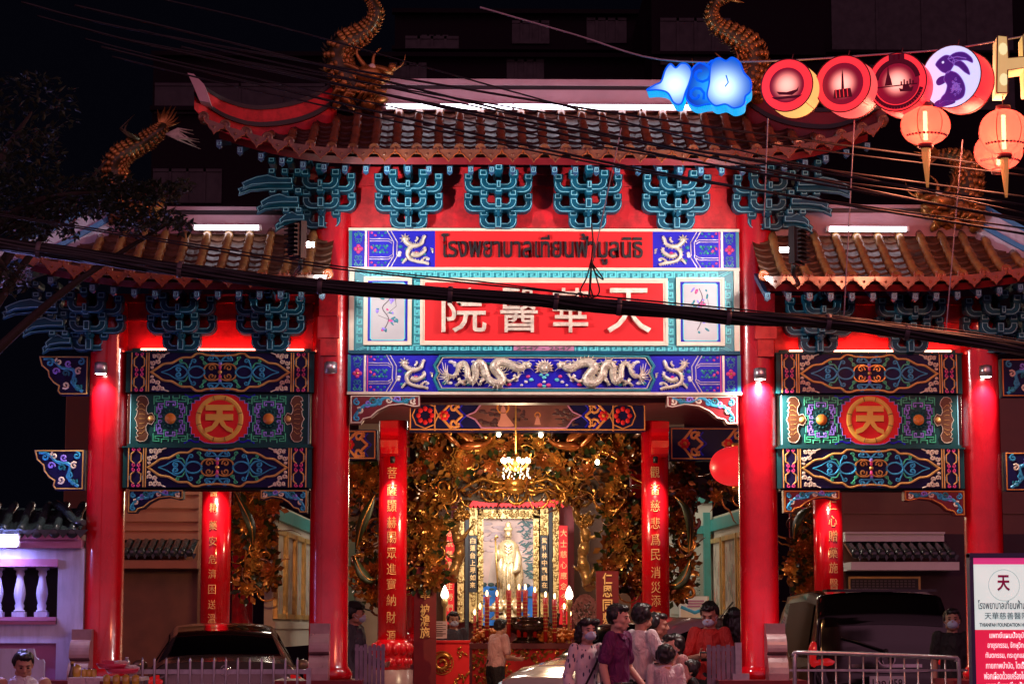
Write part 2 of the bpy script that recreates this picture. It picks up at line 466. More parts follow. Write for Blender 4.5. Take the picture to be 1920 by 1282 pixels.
# ------------------------------------------------------------------ bracket clusters
BK = 0.001974
def bracket_front(t_, o_, y0, zc, hw, up, d, endw, m=0):
    """a boat-shaped arm: flat in the middle, both ends turned up"""
    k = BK
    endw = endw-8; pts = [(-hw, up), (-hw, 36), (-hw+10, 16), (-hw+26, 4), (-hw+42, 0), (hw-42, 0), (hw-26, 4), (hw-10, 16), (hw, 36), (hw, up), (hw-endw, up), (hw-endw-2, 42), (hw-endw-12, 33), (-hw+endw+12, 33), (-hw+endw+2, 42), (-hw+endw, up)]
    pts = [(p[0]*k, (p[1]+zc)*k) for p in pts]
    t_.prism(pts, y0, y0+d, 0)
    q = inset(pts, .011)
    o_.ribbon(q, .0075, y0, .004, 0, closed=True)
def bracket_block(t_, o_, x, y0, z, w0, w1, h, d):
    k = BK; w0 *= .85; w1 *= .88
    pts = [((x-w0)*k, z*k), ((x+w0)*k, z*k), ((x+w1)*k, (z+h*.35)*k), ((x+w1)*k, (z+h)*k), ((x-w1)*k, (z+h)*k), ((x-w1)*k, (z+h*.35)*k)]
    t_.prism(pts, y0, y0+d, 0)
    a = w1*.60; c = z+h*.66; b = h*.24; 
    o_.ribbon([((x-a)*k, (c-b)*k), ((x+a)*k, (c-b)*k), ((x+a)*k, (c+b)*k), ((x-a)*k, (c+b)*k)], .008, y0, .004, 0, closed=True)
def nose(t_, o_, x, y0, z0, z1, d, w=17):
    k = BK
    t_.box((x-w)*k, (x+w)*k, y0, y0+d, z0*k, z1*k)
    o_.ribbon([((x-w+5)*k, (z0+5)*k), ((x+w-5)*k, (z0+5)*k), ((x+w-5)*k, (z1-5)*k), ((x-w+5)*k, (z1-5)*k)], .0075, y0, .004, 0, closed=True)
def bracket_cluster(mirrored_corner=0):
    t_, o_ = MB(), MB()
    # tier 1
    bracket_front(t_, o_, -.14, 0, 95, 60, .14, 45)
    nose(t_, o_, 0, -.22, 0, 58, .20)
    for x in (-72, 72): bracket_block(t_, o_, x, -.15, 52, 17, 27, 46, .13)
    bracket_block(t_, o_, 0, -.27, 62, 15, 24, 40, .2)
    # tier 2
    bracket_front(t_, o_, -.17, 84, 172, 62, .15, 42); bracket_front(t_, o_, -.30, 84, 92, 62, .13, 44)
    nose(t_, o_, 0, -.36, 90, 140, .3)
    for x in (-150, 150): bracket_block(t_, o_, x, -.18, 138, 15, 25, 42, .15)
    for x in (-72, 72): bracket_block(t_, o_, x, -.31, 142, 16, 26, 42, .14)
    bracket_block(t_, o_, 0, -.42, 150, 14, 22, 40, .3)
    # tier 3
    bracket_front(t_, o_, -.30, 170, 170, 62, .16, 42); bracket_front(t_, o_, -.43, 172, 92, 64, .13, 44)
    nose(t_, o_, 0, -.50, 176, 214, .4, 12)
    for x in (-150, 150): bracket_block(t_, o_, x, -.31, 224, 15, 25, 42, .16)
    for x in (-76, 76): bracket_block(t_, o_, x, -.44, 228, 16, 27, 46, .14)
    bracket_block(t_, o_, 0, -.55, 246, 15, 24, 44, .5)
    t_.box(-.012, .012, -.30, -.02, .1, .48)
    return t_, o_
def beak(t_, o_, x0, z, ln, sg, y0, d=.07, lift=0):
    """long cloud-ended arm reaching out past the corner"""
    L = [(0, 0), (.25*ln, .0), (.45*ln, -.01+lift*.5), (.8*ln, -.035+lift), (ln, -.075+lift), (ln*.985, -.045+lift), (ln*1.02, -.01+lift), (.9*ln, .02+lift), (.72*ln, .055+lift), (.5*ln, .085+lift*.5), (.28*ln, .065), (0, .065)]
    pts = [(x0+sg*p[0], z+p[1]) for p in L]
    t_.prism(pts, y0, y0+d, 0)
    o_.ribbon(inset(pts, .010), .007, y0, .004, 0, closed=True)
def corner_cluster(sg):
    """sg = direction in which the corner arms reach"""
    t_, o_ = bracket_cluster()
    for j, (z, ln) in enumerate(((.02, .30), (.17, .42), (.33, .54))):
        for q in range(2):
            beak(t_, o_, sg*(.16+.05*j), z+.035*q, ln-.05*q, sg, -.16-.14*j-.12*q, lift=.02)
    for j in range(3):
        for q in range(2+(j > 0)):
            bracket_block(t_, o_, sg*(110+64*q), -.30-.1*j, 58+88*j, 14, 21, 34, .1)
    for q in range(3):
        bracket_block(t_, o_, sg*(60+90*q), -.5, 292, 13, 20, 30, .3)
    return t_, o_
def place_cluster(src, px, pb, Y=0.0):
    c = copy_tree(src, gate) if src.get('_used') else src
    src['_used'] = 1
    c.location = (X(px, Y-.15, pb), Y-.02, Z(pb, Y-.15))
    return c
def make_cluster(name, fn, arg=None):
    t_, o_ = fn(arg) if arg is not None else fn()
    b = t_.build(name, 'teal', gate); WL[b.name] = (0, 0, 0)
    o_.build('outline_trim', 'pale', b)
    return b
cl = make_cluster('bracket_cluster', bracket_cluster)
for px in (766, 934, 1102, 1268): place_cluster(cl, px, 430)
for px in (340, 507, 1536, 1706): place_cluster(cl, px, 660)
cr = make_cluster('corner_bracket', corner_cluster, -1)
place_cluster(cr, 603, 430, -.02)
place_cluster(cr, 168, 660, -.02)
cr2 = make_cluster('corner_bracket', corner_cluster, 1)
place_cluster(cr2, 1437, 430, -.02)
place_cluster(cr2, 1868, 660, -.02)
for o in (cl, cr, cr2): del o['_used']
for o in bpy.data.objects:
    if '_used' in o: del o['_used']

# ------------------------------------------------------------------ tiled roofs
def tiled_roof(name, xa, xb, xra, xrb, zr, ze, yr, ye, sp, rise, rl, rr, mats, ripple=0.018, courses=8, label=None, seamx=()):
    """front slope: ridge xra..xrb at (yr, zr), eave xa..xb at (ye, ze); corners rise by rl / rr"""
    mb = MB(); x0, x1 = xa, xb
    span = 1.5
    def up(x):
        u = 0
        if rl: u = max(u, rl*max(0, (xa+span-x)/span)**2)
        if rr: u = max(u, rr*max(0, (x-xb+span)/span)**2)
        return u
    def tt(x):
        if x < xra: return min(.97, (xra-x)/max(1e-6, xra-xa))
        if x > xrb: return min(.97, (x-xrb)/max(1e-6, xb-xrb))
        return 0.0
    def S(x, t, dz=0, dy=0):
        return Vector((x, yr+(ye-yr)*t+dy, ze+(zr-ze)*(1-t)**1.3 + up(x)*t*t + dz))
    n = int(round((x1-x0)/sp)); sp = (x1-x0)/n
    for i in range(n+1):
        x = x0+sp*i; t0 = tt(x)
        if t0 > .95: t0 = .9
        pts, rad = [], []
        K = max(3, int(courses*(1-t0)))
        for k in range(K):
            a = t0+(1-t0)*k/K; b = t0+(1-t0)*(k+1)/K
            jx = random.uniform(-.003, .003)
            pts += [S(x+jx, a+.002, .022), S(x+jx, b-.004, .026)]; rad += [.037, .048]
        mb.tube(pts, rad, 8, 1)
        e = S(x, 1, .024)
        mb.lathe([(.030, -.02), (.052, -.015), (.055, 0), (.050, .014), (.036, .016), (.034, .010), (.014, .012), (.012, .02)], (e.x, e.y+.012, e.z), 14, 2, True, axis='y')
        if i < n:
            xm = x+sp/2; tm = max(0.0, min(tt(x), tt(x+sp)))
            for k in range(courses):
                a = tm+(1-tm)*k/courses; b = tm+(1-tm)*(k+1)/courses
                vs = []; fs = []
                for q, (tq, dz) in enumerate(((a, 0.0), (b, ripple), (b, -.004))):
                    for c in range(5):
                        f = c/4; xx = x+sp*f
                        sag = -.028*sin(pi*f)
                        vs.append(S(xx, min(1, tq+.012*sin(pi*f)), dz+sag+.004))
                for r_ in range(2):
                    for c in range(4):
                        fs.append((r_*5+c, r_*5+c+1, (r_+1)*5+c+1, (r_+1)*5+c))
                mb.add(vs, fs, 0, False)
            e = S(xm, 1)
            hw = sp*.5
            pr = [(-hw, .015), (-hw*.86, -.022), (-hw*.6, -.034), (-hw*.42, -.062), (-hw*.16, -.078), (0, -.105), (hw*.16, -.078), (hw*.42, -.062), (hw*.6, -.034), (hw*.86, -.022), (hw, .015)]
            tl = up(x+sp)-up(x)
            pp = [(e.x+p[0], e.z+p[1]+p[0]/sp*tl) for p in pr]
            mb.prism(pp, e.y-.012, e.y+.02, 2)
            mb.ribbon(pp, .012, e.y-.012, .006, 3)
            mb.ell((e.x, e.y-.014, e.z-.035), (.014, .008, .014), m=2, seg=6, rings=4)
    o = mb.build(name, mats, gate)
    if label: o['label'] = label
    return o, S, up
def roof_under(roof, S, up, xa, xb, sp, ye, drop=.11, kind=0, depth=.95, skip=0):
    """sloping red boards and the blue rafter ends below the eave"""
    b = MB(); n = 24
    vs = []; fs = []
    for i in range(n+1):
        x = xa+(xb-xa)*i/n
        e = S(x, 1)
        vs += [(x, ye+.06, e.z-.05), (x, ye+.10, e.z-drop), (x, ye+depth, e.z-drop+.40-up(x)*.6)]
    for i in range(n):
        for k in range(2): fs.append((3*i+k, 3*i+k+1, 3*i+4+k, 3*i+3+k))
    b.add(vs, fs, 0)
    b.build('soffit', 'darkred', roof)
    m = int(round((xb-xa)/sp))
    for i in range(m+1):
        x = xa+(xb-xa)*i/m; e = S(x, 1); z = e.z-drop-.045
        r = MB()
        vs = [(x-.027, ye+.10, z-.03), (x+.027, ye+.10, z-.03), (x+.027, ye+.10, z+.03), (x-.027, ye+.10, z+.03)]
        vs += [(a, ye+depth, c+.34-up(x)*.6) for a, b_, c in vs]
        r.add(vs, [(0, 1, 2, 3), (0, 4, 5, 1), (1, 5, 6, 2), (2, 6, 7, 3), (3, 7, 4, 0)], 0)
        r.prism([(x-.027, z-.03), (x, z-.052), (x+.027, z-.03)], ye+.10, ye+.16, 0)
        r.ribbon([(x-.017, z-.020), (x+.017, z-.020), (x+.017, z+.020), (x-.017, z+.020)], .006, ye+.10, .004, 1, closed=True)
        r.ribbon([(x-.004, z-.01), (x-.004, z+.012)], .005, ye+.10, .004, 1)
        r.build('rafter', ['rafterblue', 'pale'], roof)

YE = -1.15
zr0, ze0 = Z(206, -.05), Z(284, YE)
main, S0, up0 = tiled_roof('main_tiled_roof', X(372, YE), X(1668, YE), X(690), X(1345), zr0, ze0, -.05, YE, .203, .3, .30, .30, ['tile', 'tilerib', 'tilerib', 'eave'], label='upper brown tiled roof with upturned corners')
roof_under(main, S0, up0, X(400, YE), X(1640, YE), .203, YE)
YS = -1.05
zr1, ze1 = Z(438, -.05), Z(520, YS)
sl, S1, up1 = tiled_roof('side_tiled_roof', X(28, YS), X(612, YS), X(205), X(606), zr1, ze1, -.05, YS, .205, .3, .20, 0, ['tileg', 'tileribg', 'eave', 'eave'], label='lower tiled roof over the bay with the dark sedan')
roof_under(sl, S1, up1, X(45, YS), X(600, YS), .205, YS)
sr, S2, up2 = tiled_roof('side_tiled_roof', X(1436, YS), X(2020, YS), X(1440), X(1838), zr1, ze1, -.05, YS, .205, .3, 0, .20, ['tileg', 'tileribg', 'eave', 'eave'], label='lower tiled roof over the bay with the black van')
roof_under(sr, S2, up2, X(1445, YS), X(2005, YS), .205, YS)

# main ridge wall with its mouldings
def ridge(roof, xa, xb, rows, m, Y=-.02):
    for (p0, p1, t_, mm) in rows:
        m.box(xa, xb, Y-t_, Y+.12+t_, Z(p1), Z(p0), mm)
r_ = MB(); ridge(main, X(690), X(1345), ((152, 163, .05, 0), (163, 171, .02, 1), (171, 197, .035, 0), (197, 214, .07, 0)), r_)
r_.build('ridge_wall', ['plaster', 'black'], main)
r_ = MB(); ridge(sl, X(196), X(604), ((392, 398, .05, 0), (398, 407, .02, 1), (407, 426, .035, 0), (426, 443, .06, 0)), r_)
r_.build('ridge_wall', ['plaster', 'black'], sl)
r_ = MB(); ridge(sr, X(1438), X(1850), ((384, 390, .05, 0), (390, 399, .02, 1), (399, 424, .035, 0), (424, 443, .06, 0)), r_)
r_.build('ridge_wall', ['plaster', 'black'], sr)

def hip(roof, pts, ya, yb, h0, h1, mats, thick=.13):
    """sagging hip ridge: pts = (px, py of its top edge) from ridge to corner; three mouldings"""
    P = smooth_line(pts, 6); n = len(P)
    mb = MB(); rows = ((0, .15, .07, 1), (.15, .62, .05, 0), (.62, .78, .085, 1), (.78, 1.35, .04, 0))
    for (a, b, w_, mm) in rows:
        vs = []; fs = []
        for i, p in enumerate(P):
            t = i/(n-1); Y = ya+(yb-ya)*t
            h = h0+(h1-h0)*t
            zt = Z(p[1], Y); x = X(p[0], Y, p[1])
            for (dy, f) in ((-w_, a), (-w_, b), (w_, b), (w_, a)):
                vs.append((x, Y+dy, zt-h*f))
        for i in range(n-1):
            for k in range(4):
                k2 = (k+1) % 4
                fs.append((4*i+k, 4*i+k2, 4*i+4+k2, 4*i+4+k))
        fs += [(0, 1, 2, 3), (4*n-1, 4*n-2, 4*n-3, 4*n-4)]
        mb.add(vs, fs, mm)
    return mb.build('hip_ridge', mats, roof)
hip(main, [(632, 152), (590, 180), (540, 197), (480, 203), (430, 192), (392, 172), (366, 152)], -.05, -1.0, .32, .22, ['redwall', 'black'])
hip(main, [(1398, 152), (1440, 180), (1490, 197), (1550, 203), (1600, 192), (1640, 172), (1664, 152)], -.05, -1.0, .32, .22, ['darkred', 'black'])  # shade put into the colour: darker red than its mirrored twin
M['bluetrim'] = mat('sky_blue_trim_paint', (0.03, 0.20, 0.52), 0.5)
hip(sl, [(206, 372), (160, 398), (110, 425), (60, 445), (10, 462), (-40, 455)], -.05, -.9, .34, .30, ['whitewall', 'bluetrim'])
hip(sr, [(1826, 372), (1870, 398), (1920, 425), (1970, 445), (2020, 455)], -.05, -.9, .34, .30, ['whitewall', 'bluetrim'])
# tip plates of the main hips
for sx, px in ((-1, 366), (1, 1664)):
    m_ = MB(); x = X(px, -1.0, 160); z = Z(152, -1.0)
    m_.prism([(x, z+.02), (x+sx*.06, z+.03), (x+sx*.0, z-.10), (x-sx*.06, z-.24), (x-sx*.16, z-.26), (x-sx*.10, z-.08)], -1.13, -.88)
    m_.build('ridge_tip', 'plaster', main)

# ------------------------------------------------------------------ carved and painted boards of the side bays
KK = 1/(4.005*190)
def kx(pts): return [(p[0]*KK, p[1]*KK) for p in pts]
def four(fn):
    for sx in (1, -1):
        for sz in (1, -1): fn(sx, sz)
def scroll_board():
    bd, fr, sc, fl = MB(), MB(), MB(), MB()
    hw, hh = 672*KK, 147*KK
    bd.box(-hw, hw, 0, .20, -hh, hh, 0)
    for sx in (-1, 1):
        bd.box(min(sx*hw, sx*(hw+.04)), max(sx*hw, sx*(hw+.04)), .01, .21, -hh-.004, hh+.004, 1)
    bd.box(-hw-.05, hw+.05, -.01, .2, hh, hh+.014, 1)
    cusp = [(515, 0), (470, 30), (430, 58), (395, 66), (360, 70), (320, 92), (285, 108), (250, 110), (215, 112), (180, 138), (140, 140), (100, 128), (0, 122)]
    q = smooth_line(cusp, 3)
    full = kx(q) + kx(mir(q[::-1], -1, 1))[1:] + kx(mir(q, -1, -1))[1:] + kx(mir(q[::-1], 1, -1))[1:-1]
    fr.ribbon(full, .024, 0, .014, 0, closed=True)
    inner = smooth_line([(440, 0), (385, 18), (340, 44), (300, 62), (262, 66)], 4)
    four(lambda sx, sz: sc.ribbon(kx(mir(inner, sx, sz)), .012, 0, .01, 0))
    for sx in (-1, 1):
        for xx in (532, 549, 660):
            fr.box(min(sx*(xx-4), sx*(xx+4))*KK, max(sx*(xx-4), sx*(xx+4))*KK, -.008, 0, -hh, hh, 0)
        for s2 in (1, -1):
            hexl = [(600, 0), (572, 0+30), (572, 90), (600, 130)]
            for o_ in (1, -1):
                fr.ribbon(kx([(sx*(604+o_*14), 30*s2), (sx*(604+o_*38), 50*s2), (sx*(604+o_*38), 100*s2), (sx*(604+o_*14), 122*s2)]), .013, 0, .008, 0)
                sc.ribbon(kx([(sx*(604+o_*50), 60*s2), (sx*(604+o_*50), 92*s2)]), .012, 0, .006, 0)
            for zc in (18*s2, 134*s2):
                sc.ribbon(kx(spiral(sx*604-16, zc, 16, pi*.5, 1.0)), .013, 0, .008, 3)
                sc.ribbon(kx(spiral(sx*604+16, zc, 16, pi*.5, 1.0, sgn=-1)), .013, 0, .008, 3)
    def qd(sx, sz):
        R = lambda pts, w_, m_: sc.ribbon(kx(mir(pts, sx, sz)), w_*1.75, 0, .013, m_)
        R(arc(178, -12, 66, 55, pi*.92, pi*.12, 10), .011, 0)                                # eye
        R(smooth_line([(240, 0), (262, 30), (290, 46), (318, 44)], 4)+spiral(308, 22, 24, pi/2, 1.2, sgn=-1), .011, 0)
        R(smooth_line([(238, 2), (228, 50), (214, 76)], 4)+spiral(196, 82, 19, 0, 1.1), .009, 0)
        R(smooth_line([(240, 30), (262, 66), (300, 70)], 3)+spiral(292, 86, 14, -pi/2, 1.0), .008, 1)
        R(smooth_line([(0, 60), (14, 92), (44, 122)], 3)+spiral(62, 112, 22, pi*.7, 1.2, sgn=-1), .011, 0)
        R(smooth_line([(0, 86), (40, 84), (84, 84)], 3)+spiral(78, 98, 15, -pi/2, 1.1), .009, 0)
        R(smooth_line([(110, 60), (128, 86), (150, 112)], 3)+spiral(136, 104, 16, 0, 1.1), .008, 1)
        R(spiral(116, 70, 16, pi, 1.2), .008, 1)
        for (a, b, r, s_) in ((462, 118, 20, 1), (500, 70, 20, -1), (494, 118, 16, 1), (462, 80, 18, -1), (430, 122, 14, 1), (506, 36, 10, -1)):
            R(spiral(a, b, r, pi*.2, 1.25, sgn=s_), .009, 2)
        R(smooth_line([(380, 146), (420, 130), (452, 100), (480, 70)], 3), .008, 2)
        fl.ribbon(kx(mir(spiral(62, 32, 30, pi*1.1, 1.3, sgn=-1), sx, sz)), .017, 0, .02, 0)
        fl.ribbon(kx(mir(arc(56, 20, 62, 44, 0, pi*.8, 9), sx, sz)), .019, 0, .02, 0)
    four(qd)
    fl.ell((0, -.012, 0), (.022, .018, .022), m=0)
    for sz in (1, -1):
        fl.ell((0, -.006, sz*38*KK), (.016, .012, .034), m=1); fl.ell((0, -.006, sz*62*KK), (.020, .012, .018), m=2)
    return bd, fr, sc, fl
bd, fr, sc, fl = scroll_board()
board = bd.build('scroll_board', ['navy', 'darkgreen'], gate); WL[board.name] = (0, 0, 0)
fr.build('gilt_frame', 'goldpaint', board)
sc.build('scroll_trim', ['midblue', 'green', 'cream', 'magenta'], board)
fl.build('flower_knot', ['gold', 'magenta', 'purple'], board)
BY = -.14
CXL, CXR = (X(245, BY)+X(578, BY))/2, (X(1462, BY)+X(1800, BY))/2
spots = [(CXL, 699), (CXL-.012, 877), (CXR, 699), (CXR, 877)]
for i, (bx, py) in enumerate(spots):
    o = board if i == 0 else copy_tree(board, gate)
    o.location = (bx, BY, Z(py, BY))

def emblem_board():
    bd, fw, em = MB(), MB(), MB()
    hw, hh = 662*KK, 188*KK
    bd.box(-hw, hw, 0, .12, -hh, hh, 0)
    for sx in (-1, 1):
        bd.box(min(sx*hw, sx*(hw+.008)), max(sx*hw, sx*(hw+.008)), -.006, .12, -hh, hh, 1)
    # stepped red lozenge
    st = [(0, 186), (60, 186), (110, 178), (140, 160), (148, 160), (148, 138), (186, 138), (186, 116), (210, 116), (210, 62), (222, 62), (222, 24), (238, 24), (238, 0)]
    full = kx(st) + kx(mir(st[::-1], 1, -1))[1:] + kx(mir(st, -1, -1))[1:] + kx(mir(st[::-1], -1, 1))[1:-1]
    em.prism(full, -.006, .01, 0)
    fw.ribbon(full, .008, -.002, .008, 0, closed=True)
    ring = arc(0, 0, 160*KK, 160*KK, 0, 2*pi, 48)[:-1]
    em.ribbon(ring, .048, -.006, .006, 1, closed=True)
    for a in range(8):
        b = pi/8+pi/4*a + (.12 if a % 2 else -.12)
        c, s_ = cos(b), sin(b)
        em.ribbon([(c*142*KK, s_*142*KK), (c*178*KK, s_*178*KK)], .006, -.015, .003, 2)
    # the character on the emblem
    Y0, Y1 = -.020, -.004
    em.prism(kx([(-104, 104), (102, 104), (102, 62), (22, 62), (22, 34), (102, 34), (102, -12), (30, -12), (52, -52), (102, -76), (102, -108), (56, -90), (14, -50), (0, -28), (-14, -50), (-56, -90), (-108, -108), (-108, -72), (-56, -52), (-30, -12), (-104, -12), (-104, 34), (-22, 34), (-22, 62), (-104, 62)]), Y0, Y1, 1)
    # fret knots round each sun
    def knot(sx):
        cx = sx*366
        def F(pts, w_, m_): fw.ribbon(kx([(cx+p[0], p[1]) for p in pts]), w_*1.4, 0, .006, m_)
        for a in (1, -1):
            for b in (1, -1):
                Q = lambda pts: mir(pts, a, b)
                F(Q([(0, 128), (34, 128), (34, 100), (18, 100), (18, 114)]), .009, 0)
                F(Q([(12, 140), (48, 140), (48, 86), (30, 86)]), .009, 1)
                F(Q([(48, 112), (92, 112), (92, 76), (66, 76), (66, 96), (78, 96)]), .009, 0)
                F(Q([(60, 130), (112, 130), (112, 150), (84, 150), (84, 168), (126, 168), (126, 108)]), .008, 1)
                F(Q([(104, 92), (104, 46), (76, 46), (76, 66), (90, 66)]), .009, 0)
                F(Q([(104, 46), (88, 46), (88, 12), (64, 12), (64, 26), (76, 26)]), .009, 0)
                F(Q([(118, 96), (118, 30), (100, 30), (100, 0)]), .008, 1)
                F(Q([(14, 172), (14, 154), (64, 154), (64, 180)]), .008, 1)
        em.lathe([(.083, 0), (.07, .012), (.05, .016)], (cx*KK, 0, 0), 10, 3, axis='y')
        for k in range(14):
            a = 2*pi*k/14
            em.ell((cx*KK+cos(a)*.08, -.008, sin(a)*.08), (.016, .008, .016), m=3, seg=6, rings=4)
        em.lathe([(.054, 0), (.054, .018), (.0, .0185)], (cx*KK, 0, 0), 20, 4, axis='y')
        # violet cloud lines
        fw.ribbon(kx([(sx*150, 172), (sx*180, 176), (sx*214, 160), (sx*250, 172), (sx*262, 186)]), .018, 0, .005, 2)
        fw.ribbon(kx([(sx*150, -172), (sx*180, -176), (sx*214, -160), (sx*250, -172), (sx*262, -186)]), .018, 0, .005, 2)
        for b in (1, -1):
            fw.ribbon(kx([(sx*206, b*150), (sx*236, b*150), (sx*236, b*118), (sx*216, b*118), (sx*216, b*132)]), .008, 0, .006, 1)
    knot(1); knot(-1)
    return bd, fw, em
def bat(sx):
    b = MB()
    half = [(632, 0), (618, 26), (612, 60), (624, 66), (606, 92), (618, 106), (604, 132), (622, 136), (612, 162), (590, 172), (560, 170), (540, 150), (530, 118), (546, 90), (548, 60), (536, 34), (506, 44), (490, 20), (482, 0)]
    full = kx(mir(half, sx, 1)) + kx(mir(half[::-1], sx, -1))[1:-1]
    b.prism(full, -.008, .01, 0)
    b.ribbon(full, .006, -.006, .007, 1, closed=True)
    for k in range(7):
        z = -90+30*k
        b.ribbon(kx([(sx*556, z), (sx*580, z*1.25), (sx*600, z*1.2)]), .004, -.008, .003, 2)
    b.lathe([(.030, 0), (.028, .010), (.0, .0105)], (sx*512*KK, -.006, 0), 12, 2, axis='y')
    return b
bd, fw, em = emblem_board()
eb = bd.build('emblem_board', ['darkgreen', 'pale'], gate); WL[eb.name] = (0, 0, 0)
fw.build('fret_trim', ['purple', 'green', 'blue'], eb)
em.build('emblem', ['signred', 'goldflat', 'brown', 'darkgreen', 'orange'], eb)
for sx in (1, -1): bat(sx).build('painted_bat', ['brown', 'cream', 'goldpaint'], eb)
eb.location = (CXL-.002, -.10, Z(786, -.1))
e2 = copy_tree(eb, gate); e2.location = (CXR+.004, -.10, Z(786, -.1))
for bx in (CXL, CXR):
    m_ = MB(); m_.box(bx-.90, bx+.90, -.12, .1, Z(840, -.1), Z(833, -.1)); m_.box(bx-.88, bx+.88, -.05, .15, Z(918), Z(656)); m_.build('back_beam', 'darkgreen', gate)
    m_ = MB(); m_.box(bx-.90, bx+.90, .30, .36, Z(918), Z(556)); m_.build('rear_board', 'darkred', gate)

# ------------------------------------------------------------------ spandrels (small brackets under the beams) and outer wing boards
def spandrel(w_, h_, mats, wing=False):
    b, s_ = MB(), MB()
    if wing:
        pts = [(0, h_), (0, 0), (.56*w_, 0), (.62*w_, .10*h_), (.60*w_, .22*h_), (.70*w_, .30*h_), (.80*w_, .46*h_), (.82*w_, .60*h_), (.95*w_, .74*h_), (w_, h_)]
    else:
        pts = [(0, h_), (0, 0), (.16*w_, 0), (.20*w_, .14*h_), (.30*w_, .20*h_), (.40*w_, .42*h_), (.55*w_, .60*h_), (.75*w_, .66*h_), (.92*w_, .56*h_), (w_, .60*h_), (w_, h_)]
    b.prism(pts, 0, .14, 0)
    s_.ribbon(inset(pts, .012), .013, 0, .008, 0, closed=True)
    rnd = random.Random(3)
    cx = [(.1, .75), (.14, .45), (.25, .7), (.33, .8), (.42, .75), (.55, .82), (.68, .84), (.80, .82), (.1, .2), (.9, .8)] if not wing else [(.15, .85), (.2, .6), (.4, .8), (.45, .55), (.3, .35), (.6, .85), (.65, .6), (.2, .2), (.78, .82), (.45, .25)]
    for k, (a, c) in enumerate(cx):
        r = .13*h_ if not wing else .10*h_
        s_.ribbon(spiral(a*w_, c*h_, r, rnd.uniform(0, 6.28), 1.2, sgn=rnd.choice((1, -1))), .019, 0, .010, 1+k % 4)
    wave = [(.08*w_, .3*h_), (.2*w_, .62*h_), (.36*w_, .66*h_), (.5*w_, .9*h_), (.7*w_, .76*h_), (.92*w_, .9*h_)] if not wing else [(.1*w_, .08*h_), (.3*w_, .3*h_), (.28*w_, .62*h_), (.55*w_, .7*h_), (.72*w_, .9*h_), (.9*w_, .92*h_)]
    s_.ribbon(smooth_line(wave, 4), [.034]*12+[.024]*40, 0, .010, 1)
    return b, s_
def put_spandrel(px0, px1, py0, py1, flip, y, base, frame, wing=False):
    x0, x1 = X(px0, y), X(px1, y); z0, z1 = Z(py1, y), Z(py0, y)
    b, s_ = spandrel(x1-x0, z1-z0, None, wing)
    for mb in (b, s_):
        if flip: mb.xf(lambda p: Vector((x1-p.x, y+p.y, z0+p.z))); mb.f = [f[::-1] for f in mb.f]
        else: mb.xf(lambda p: Vector((x0+p.x, y+p.y, z0+p.z)))
    o = b.build('wing_board' if wing else 'spandrel', base, gate)
    s_.build('carved_trim', [frame, 'midblue', 'cream', 'purple', 'cyan'], o)
put_spandrel(243, 347, 918, 962, False, -.12, 'navy', 'goldpaint'); put_spandrel(490, 578, 918, 962, True, -.12, 'navy', 'goldpaint')
put_spandrel(1467, 1572, 918, 960, False, -.12, 'darkred', 'orange'); put_spandrel(1692, 1805, 918, 966, True, -.12, 'darkred', 'orange')
put_spandrel(656, 788, 741, 795, False, -.12, 'darkred', 'cream'); put_spandrel(1250, 1384, 741, 795, True, -.12, 'darkred', 'cream')
put_spandrel(70, 164, 669, 742, True, -.08, 'navy', 'goldpaint', True); put_spandrel(66, 160, 844, 919, True, -.08, 'navy', 'goldpaint', True)
put_spandrel(1880, 1976, 670, 742, False, -.08, 'navy', 'orange', True); put_spandrel(1882, 1980, 846, 919, False, -.08, 'navy', 'orange', True)

# ------------------------------------------------------------------ the centre boards
CY0 = -.12
x_ = lambda p: X(p, CY0, 580)
z_ = lambda p: Z(p, CY0)
def P2(pts): return [(x_(a), z_(b)) for a, b in pts]
PXM = 1/PM(CY0)
CXP = 1020
def fx2(p, flip): return 2*CXP-p if flip else p

